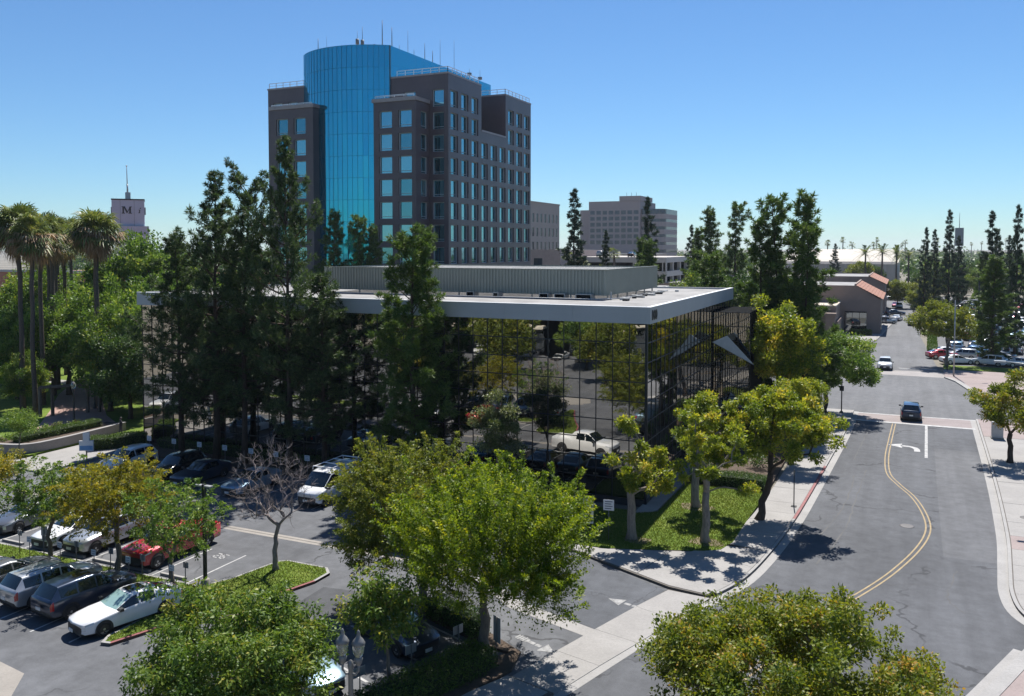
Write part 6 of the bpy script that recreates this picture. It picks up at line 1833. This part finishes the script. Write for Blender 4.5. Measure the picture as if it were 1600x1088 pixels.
for y in [158, 163.5, 172, 177.5, 187, 192.5, 202, 207.5, 217, 222.5, 232, 237.5, 248, 254, 266, 272, 285]:
    x = 7.0 if y > 195 else 8.6
    while x < .118 * y + 2.5:
        if crs.random() < .86 and not (184 < y < 193 and x < 10):
            cc = crs.choice(tones)
            tone_ = {'paleblue': 'pale blue'}.get(cc, cc)
            far_car(crs.choice(['sedan', 'suv', 'suv', 'sedan', 'pickup']), cc, x, y + crs.uniform(-.3, .3), crs.choice([82, 262]) + crs.uniform(-4, 4), 'small %s car in the %s row of the far car park' % (tone_, ORD[r_]), 'cars in the crowded far car park')
        x += 2.75
    r_ += 1
for k in range(7):
    far_car(['suv', 'sedan'][k % 2], ['white', 'silver', 'grey', 'white', 'black', 'silver', 'blue'][k], -135 + 7.5 * k, 97.5 + .3 * math.sin(k), 0, 'car on the cross street glimpsed through the park palms', 'cars on the cross street by the park')
for k in range(5):
    far_car('suv' if k % 2 else 'sedan', ['white', 'grey', 'white', 'silver', 'black'][k], -99 + 8.6 * k, 218, 90, ['leftmost white car', 'dark grey car', 'middle white car', 'silver car', 'black car at the right end'][k] + ' on the top deck of the parking structure', 'cars on the parking structure roof', 14.5)
# ------------------------------------------------------------------ signs, lamps, walls, people
SIGN_W = mat('sign_white', (0.66, 0.67, 0.68), 0.45, var=.05)
SIGN_B = mat('sign_back', (0.30, 0.32, 0.34), 0.45, 0.5, var=.08)
INK = mat('sign_ink', (0.06, 0.07, 0.10), 0.6)
POST = mat('sign_post', (0.17, 0.17, 0.17), 0.5, 0.5)
def sign(label, x, y, face, h=1.5, w=.36, ph=.46, group=None, lines=0, z0=.12, two=False, name='parking_sign', post_r=.025):
    """flat plate on a post; face is the compass heading (degrees from +X) the printed side looks to"""
    t = thing(name, label, 'sign', (x, y, z0), R(face), group)
    MB().tube([(0, 0, -.12), (0, 0, h)], post_r, 6).build('post', POST, t, False)
    plates = [(0.0, w)] if not two else [(-w * .55, w), (w * .55, w)]
    for off, ww in plates:
        mb = MB(); mb.box(.028, .04, off - ww / 2, off + ww / 2, h - ph, h, 0); mb.quad((.0275, off - ww / 2, h - ph), (.0275, off + ww / 2, h - ph), (.0275, off + ww / 2, h), (.0275, off - ww / 2, h), 1)
        pl = mb.build('plate', [SIGN_W, SIGN_B], t, False)
        for k in range(lines):
            zz = h - ph * (k + .8) / (lines + .6)
            mb = MB(); mb.box(.041, .044, off - ww * .36, off + ww * (.36 - .12 * (k % 2)), zz - ph * .035, zz + ph * .035); child('printed_line', mb.mesh('printed_line', INK), pl)
    return t
g_l = 'stall signs on the grass strip'
for i, (x, y, f) in enumerate([(-43.9, 30.9, 90), (-42.45, 30.45, 270), (-41.95, 30.9, 90), (-40.2, 30.55, 270), (-39.5, 30.95, 90), (-37.6, 30.5, 270), (-36.95, 30.95, 90), (-35.2, 30.55, 270), (-34.75, 30.98, 90), (-32.3, 30.6, 270), (-31.95, 31.1, 90), (-42.2, 31.1, 90)]):
    sign(['stall sign at the left end of the grass strip', 'stall sign just left of the thin green lot tree', 'taller stall sign behind the thin green lot tree', 'stall sign right of the thin green lot tree', 'stall sign before the silver black-trimmed car', 'stall sign before the empty stall left of the golden tree', 'stall sign close left of the golden tree trunk', 'stall sign right of the golden tree, nearer one', 'stall sign before the red pickup', 'stall sign left of the black lamp post, nearer one', 'stall sign left of the black lamp post, farther one', 'large square sign back beside the thin green lot tree'][i], x, y, f, 1.35 if i != 11 else 1.75, .34 if i != 11 else .5, .30 if i != 11 else .55, g_l, 2)
g_b2 = 'white stall signs in front of the glass building'
for i, x in enumerate((-55.6, -52.9, -50.2, -47.6, -45.0, -42.6, -39.7, -33.5)):
    sign(['first', 'second', 'third', 'fourth', 'fifth', 'sixth', 'seventh', 'eighth'][i] + ' white stall sign from the left before the glass building', x, 50.55, 270, 1.55, .46, .40, g_b2, 3)
for (x, y, lab) in ((-16.56, 30.9, 'pair of small white stall plates nearest the elm trunk'), (-17.45, 28.6, 'pair of small white stall plates between hedge and dark sedan'), (-18.25, 26.2, 'pair of small white stall plates by the twin-globe lamp')):
    sign(lab, x, y, 161, 1.15, .26, .36, 'stall plates behind the low hedge', 0, .1, True)
sign('tall white notice board with a grey post beside the elm trunk', -14.75, 30.75, 60, 1.9, .5, 1.05, None, 0, .1)
sign('white square sign on a post beside the lopped tree', -15.15, 46.6, 280, 2.35, .62, .62, None, 4, .13, name='notice_sign')
sign('stacked white notice boards left of the lopped tree', -16.5, 46.9, 285, 2.3, .6, 1.6, None, 9, .13, name='notice_sign')
# thin post by the red kerb
t = thing('kerb_post', 'thin bare post standing on a plate by the red kerb', 'post', (-6.15, 57.7, .128))
MB().tube([(0, 0, 0), (0, 0, 2.45)], .035, 6).build('post', DARKMETAL, t, False); MB().obox((0, 0, .02), (.34, .34, .04)).build('base_plate', DARKMETAL, t, False)
t = thing('junction_sign_post', 'dark street-name post at the left corner of the crosswalk', 'post', (-5.4, 93.0, .12))
MB().tube([(0, 0, 0), (0, 0, 3.2)], .06, 6).build('post', DARKMETAL, t, False); MB().obox((0, -.08, 2.5), (.42, .12, .5)).build('signal_box', DARKMETAL, t, False); MB().lathe([(.2, 0), (.16, .12), (.07, .2)], (0, 0, 0), 10).build('base', DARKMETAL, t, False)
# tall black lamp post in the lot
t = thing('lamp_post', 'tall black square lamp post with two flat heads in the parking lot', 'lamp post', (-31.4, 31.85, .14))
MB().obox((0, 0, 2.55), (.14, .14, 5.1)).build('pole', DARKMETAL, t, False)
for s in (-1, 1):
    MB().obox((s * .30, 0, 5.02), (.42, .22, .08)).build('lamp_head', STEEL, t, False)
MB().lathe([(.22, -.1), (.22, .3), (.16, .34), (0, .34)], (0, 0, 0), 12).build('footing', C_OLD, t, False)
# ornate twin-globe street lamp
t = thing('twin_globe_lamp', 'ornate grey twin-globe street lamp at the bottom edge', 'lamp post', (-15.6, 21.9, .13), R(12))
LAMPG = mat('lamp_grey_iron', (0.20, 0.20, 0.195), .5, .4)
GLOBE = mat('frosted_globe', (0.75, 0.74, 0.70), .08, var=.04)
GLOBE.node_tree.nodes['Principled BSDF'].inputs['Transmission Weight'].default_value = 0.75
MB().lathe([(.26, -.1), (.26, .35), (.16, .5), (.12, .7), (.085, 1.2), (.075, 3.6), (.1, 3.7), (.06, 3.85), (0, 3.9)], (0, 0, 0), 14).build('pole', LAMPG, t, False)
for s in (-1, 1):
    MB().tube([(0, 0, 3.45), (s * .16, 0, 3.42), (s * .27, 0, 3.55), (s * .27, 0, 3.78)], [.045, .04, .04, .05], 7).build('arm', LAMPG, t, False)
    h = MB().lathe([(.05, 3.72), (.10, 3.8), (.14, 3.95), (.10, 4.0)], (s * .27, 0, 0), 12).build('lamp_cup', LAMPG, t, False)
    MB().lathe([(.09, 4.0), (.16, 4.12), (.195, 4.34), (.185, 4.42)], (s * .27, 0, 0), 14).build('globe', GLOBE, t, False)
    MB().lathe([(.205, 4.41), (.215, 4.45), (.16, 4.55), (.08, 4.64), (.05, 4.74), (.055, 4.8), (.02, 4.86), (0, 4.87)], (s * .27, 0, 0), 14).build('lamp_cap', LAMPG, t, False)
# street lights with arms
def street_light(label, x, y, rz, h=9.4, arm=2.6, z0=.13):
    t = thing('street_light', label, 'lamp post', (x, y, z0), rz)
    MB().tube([(0, 0, -.1), (0, 0, h * .6), (0, 0, h)], [.11, .085, .06], 8).build('pole', STEEL, t, False)
    MB().tube([(0, 0, h - .9), (-arm * .5, 0, h - .1), (-arm, 0, h + .05)], [.045, .04, .035], 6).build('arm', STEEL, t, False)
    MB().obox((-arm - .25, 0, h + .03), (.65, .28, .12)).build('lamp_head', STEEL, t, False)
street_light('tall grey street light beside the forked tree at the junction', 6.4, 125.6, R(200), 10.0, 2.2)
street_light('street light whose arm shadow crosses the right kerb', 9.6, 62.0, 0, 9.6, 3.6)
t = thing('car_park_light', 'dark floodlight pole among the parked cars on the right', 'lamp post', (11.6, 160, 0))
MB().tube([(0, 0, -.1), (0, 0, 11.8)], [.14, .09], 8).build('pole', DARKMETAL, t, False); MB().obox((0, 0, 11.9), (.9, .4, .16)).build('lamp_head', DARKMETAL, t, False)
# signal at the far corner
t = thing('traffic_signal', 'black traffic signal head by the forked tree at the junction', 'traffic signal', (5.85, 131.0, .12))
MB().tube([(0, 0, -.1), (0, 0, 3.6)], .07, 7).build('pole', DARKMETAL, t, False); MB().obox((0, -.15, 3.3), (.36, .25, 1.0)).build('signal_head', DARKMETAL, t, False)
# utility cabinet on the right pavement
t = thing('utility_cabinet', 'grey utility cabinet behind the right street tree', 'cabinet', (7.9, 86.0, .128))
MB().box(-.45, .45, -.35, .35, .12, 1.5).build('case', mat('cabinet_grey', (.42, .42, .42), .5), t, False); MB().box(-.5, .5, -.4, .4, 0, .12).build('plinth', C_OLD, t, False); MB().box(-.4, .4, -.365, -.352, .2, 1.4).build('door', mat('cabinet_grey', (.42, .42, .42)), t, False)
t = thing('mast', 'distant slim radio mast on the right skyline', 'mast', (34, 640, 0))
MB().tube([(0, 0, 0), (0, 0, 27), (0, 0, 40)], [.5, .3, .1], 5).build('pole', MAST, t, False); MB().obox((0, 0, 24), (5, 5, 12)).build('equipment_tower', MAST, t, False)
# wheel stops
g_w = 'concrete wheel stops in the facing row'
for i, x in enumerate((-33.9, -38.9, -36.4, -41.3, -43.8, -46.3)):
    mb = MB(); n_ = len(mb.v); mb.prism([(x - .85, 32.12), (x + .85, 32.12), (x + .85, 32.28), (x - .85, 32.28)], .0, .13)
    tag(mb.build('wheel_stop', C_GUT), ['wheel stop in the empty numbered stall right of the red pickup', 'wheel stop in the empty stall left of the red pickup', 'wheel stop under the nose of the red pickup', 'wheel stop under the silver black-trimmed car', 'wheel stop under the half hidden white sedan', 'wheel stop in the stall at the left end of the facing row'][i], 'wheel stop', g_w)
# curved park wall
t = thing('park_wall', 'low curved grey retaining wall along the park walkway', 'wall', (-65, 45.5, 0))
line = smooth_line([(-80, 44.6), (-70, 45.1), (-66.4, 45.4), (-64.6, 46.2), (-64.05, 48.0), (-64.15, 52.0), (-64.5, 56.0)], 6)
mb = MB(); strip(mb, line, offset(line, -.3), -.02, .95); mb.build('wall_body', concrete('wall_concrete', (.27, .25, .24)), t)
mb = MB(); strip(mb, offset(line, .04), offset(line, -.34), .95, 1.02); mb.build('coping', C_WALK, t)
mb = MB(); strip(mb, offset(line, -.32), offset(line, -2.2), .2, .9); mb.build('planting_soil', MULCH, t)
# park lamps and the timber arbour
for x, y, lab in ((-70.95, 55.7, 'dark park lamp post in front of the brick path'), (-76.2, 62.3, 'dark park lamp post beside the palms')):
    t = thing('park_lamp', lab, 'lamp post', (x, y, .25))
    MB().lathe([(.2, -.1), (.16, .4), (.08, .7), (.06, 3.3), (.1, 3.4)], (0, 0, 0), 10).build('pole', DARKMETAL, t, False)
    MB().lathe([(.08, 3.4), (.2, 3.55), (.24, 3.85), (.12, 4.05), (0, 4.15)], (0, 0, 0), 12).build('globe', GLOBE, t, False)
t = thing('timber_arbour', 'dark timber arbour spanning the brick park path', 'arbour', (-75.5, 58.8, .26))
WOOD = bark_mat('grey_timber', (.16, .13, .11))
for x, y in ((-77.4, 57.0), (-76.8, 57.9), (-74.9, 60.4), (-74.2, 61.2)):
    MB().box(x - .12, x + .12, y - .12, y + .12, 0, 3.1).build('post', WOOD, t)
for k in range(4):
    MB().obox((-75.8 + .12 * k, 59.1 - .16 * k, 3.2), (5.2, .1, .2), R(52)).build('beam', WOOD, t)
# blue-and-white pay sign
t = thing('pay_station', 'blue and white pay sign at the edge of the park walkway', 'sign', (-58.9, 47.3, .12), R(-60))
MB().tube([(0, 0, -.05), (0, 0, 1.4)], .05, 7).build('post', DARKMETAL, t, False)
mb = MB().box(-.06, .06, -.55, .55, .7, 1.5, 0); mb.box(-.05, .05, -.25, .25, 1.5, 2.15, 0); mb.build('panel', SIGN_W, t, False)
MB().box(.061, .066, -.5, .5, .75, 1.1).build('blue_field', mat('sign_blue', (.12, .30, .55), .5), t, False)

# people: one skinned figure each
def person(label, x, y, rz, shirt, trousers, hair, z0=.13, step=.12, bag=None):
    t = thing('person', label, 'person', (x, y, z0), rz)
    pts = {'pel': (0, 0, .95), 'ch': (0, .01, 1.25), 'nk': (0, 0, 1.47), 'hd': (0, .02, 1.58), 'tp': (0, .01, 1.72)}
    V = []; E = []; Rr = []
    def add(p, r, par=None):
        V.append(p); Rr.append(r)
        if par is not None: E.append((par, len(V) - 1))
        return len(V) - 1
    pel = add((0, 0, .95), .15); ch = add((0, 0, 1.22), .16, pel); sh = add((0, 0, 1.40), .13, ch); nk = add((0, .01, 1.49), .055, sh); hd = add((0, .025, 1.60), .095, nk); add((0, .015, 1.71), .07, hd)
    for s in (-1, 1):
        a = add((s * .19, 0, 1.40), .062, sh); b_ = add((s * .25, -.02 + s * .05, 1.13), .048, a); c = add((s * .25, .10 - s * .04, .90), .038, b_); add((s * .25, .15 - s * .04, .82), .034, c)
        h = add((s * .10, 0, .90), .098, pel); k = add((s * .11, s * step * .6 + .03, .50), .068, h); f = add((s * .11, s * step, .09), .045, k); add((s * .12, s * step + .15, .04), .038, f)
    me = bpy.data.meshes.new('body'); me.from_pydata(V, E, [])
    o = put('body', me, t, False)
    sk = o.modifiers.new('skin', 'SKIN'); sk.use_smooth_shade = True
    for i, r in enumerate(Rr):
        me.skin_vertices[0].data[i].radius = (r, r)
    me.skin_vertices[0].data[pel].use_root = True
    ss = o.modifiers.new('sub', 'SUBSURF'); ss.levels = 1; ss.render_levels = 1
    m, nt, b = new_mat('clothes_' + label[:12].replace(' ', '_'))
    sx = nt.nodes.new('ShaderNodeSeparateXYZ'); tc = nt.nodes.new('ShaderNodeTexCoord'); nt.links.new(tc.outputs['Object'], sx.inputs[0])
    r = nt.nodes.new('ShaderNodeValToRGB'); r.color_ramp.interpolation = 'CONSTANT'
    mp = nt.nodes.new('ShaderNodeMath'); mp.operation = 'DIVIDE'; mp.inputs[1].default_value = 1.8; nt.links.new(sx.outputs['Z'], mp.inputs[0]); nt.links.new(mp.outputs[0], r.inputs[0])
    e = r.color_ramp.elements
    for pos, c in ((.058, trousers), (.53, shirt), (.825, (.42, .26, .19))):
        q = e.new(pos); q.color = (*c, 1)
    e[0].color = (.03, .03, .03, 1); e[-1].position = 1.0; e[-1].color = (.42, .26, .19, 1)
    nt.links.new(r.outputs[0], b.inputs['Base Color']); b.inputs['Roughness'].default_value = .8
    me.materials.append(m)
    MB().lathe([(0, 1.745), (.07, 1.73), (.105, 1.67), (.11, 1.60), (.09, 1.54)], (0, -.012, 0), 12).build('hair', mat('hair_%s' % label[:8].replace(' ', '_'), hair, .7), t, False)
    return t
person('person in a black top standing at the end of the park wall', -63.3, 54.4, R(150), (.02, .02, .022), (.03, .03, .04), (.03, .02, .015), .12)
person('person in white walking on the pavement before the shop', -2.35, 207.5, R(180), (.6, .6, .6), (.05, .06, .09), (.03, .02, .015))
person('person in dark clothes walking beside the one in white', -3.1, 206.6, R(180), (.05, .06, .08), (.06, .06, .07), (.03, .02, .015))

# trees behind the viewpoint that the mirror glass shows
for i, (x, y, m, s) in enumerate([(-62, 4, 0, 1.0), (-54, -6, 3, 1.1), (-47, 6, 3, 1.05), (-40, -5, 0, 1.0), (-33, 8, 3, .9), (-70, -4, 1, 1.1), (-57, 12, 3, .9)]):
    plant('forecourt_tree', 'forecourt tree seen as a reflection in the dark glass', 'tree', BT[m], (x, y), i * 1.2, s, s, 'trees reflected in the dark glass', 0)

# ------------------------------------------------------------------ air
hm = bpy.data.materials.new('air'); hm.use_nodes = True
hn = hm.node_tree; hn.nodes.clear()
hv = hn.nodes.new('ShaderNodeVolumePrincipled'); hv.inputs['Color'].default_value = (0.80, 0.88, 1.0, 1); hv.inputs['Density'].default_value = 0.00008; hv.inputs['Anisotropy'].default_value = 0.2
ho = hn.nodes.new('ShaderNodeOutputMaterial'); hn.links.new(hv.outputs[0], ho.inputs['Volume'])
haze = MB().box(-4200, 4200, -900, 6700, -1.1, 62).build('haze', hm)
tag(haze, 'thin summer haze over the whole town', 'haze', kind='stuff')
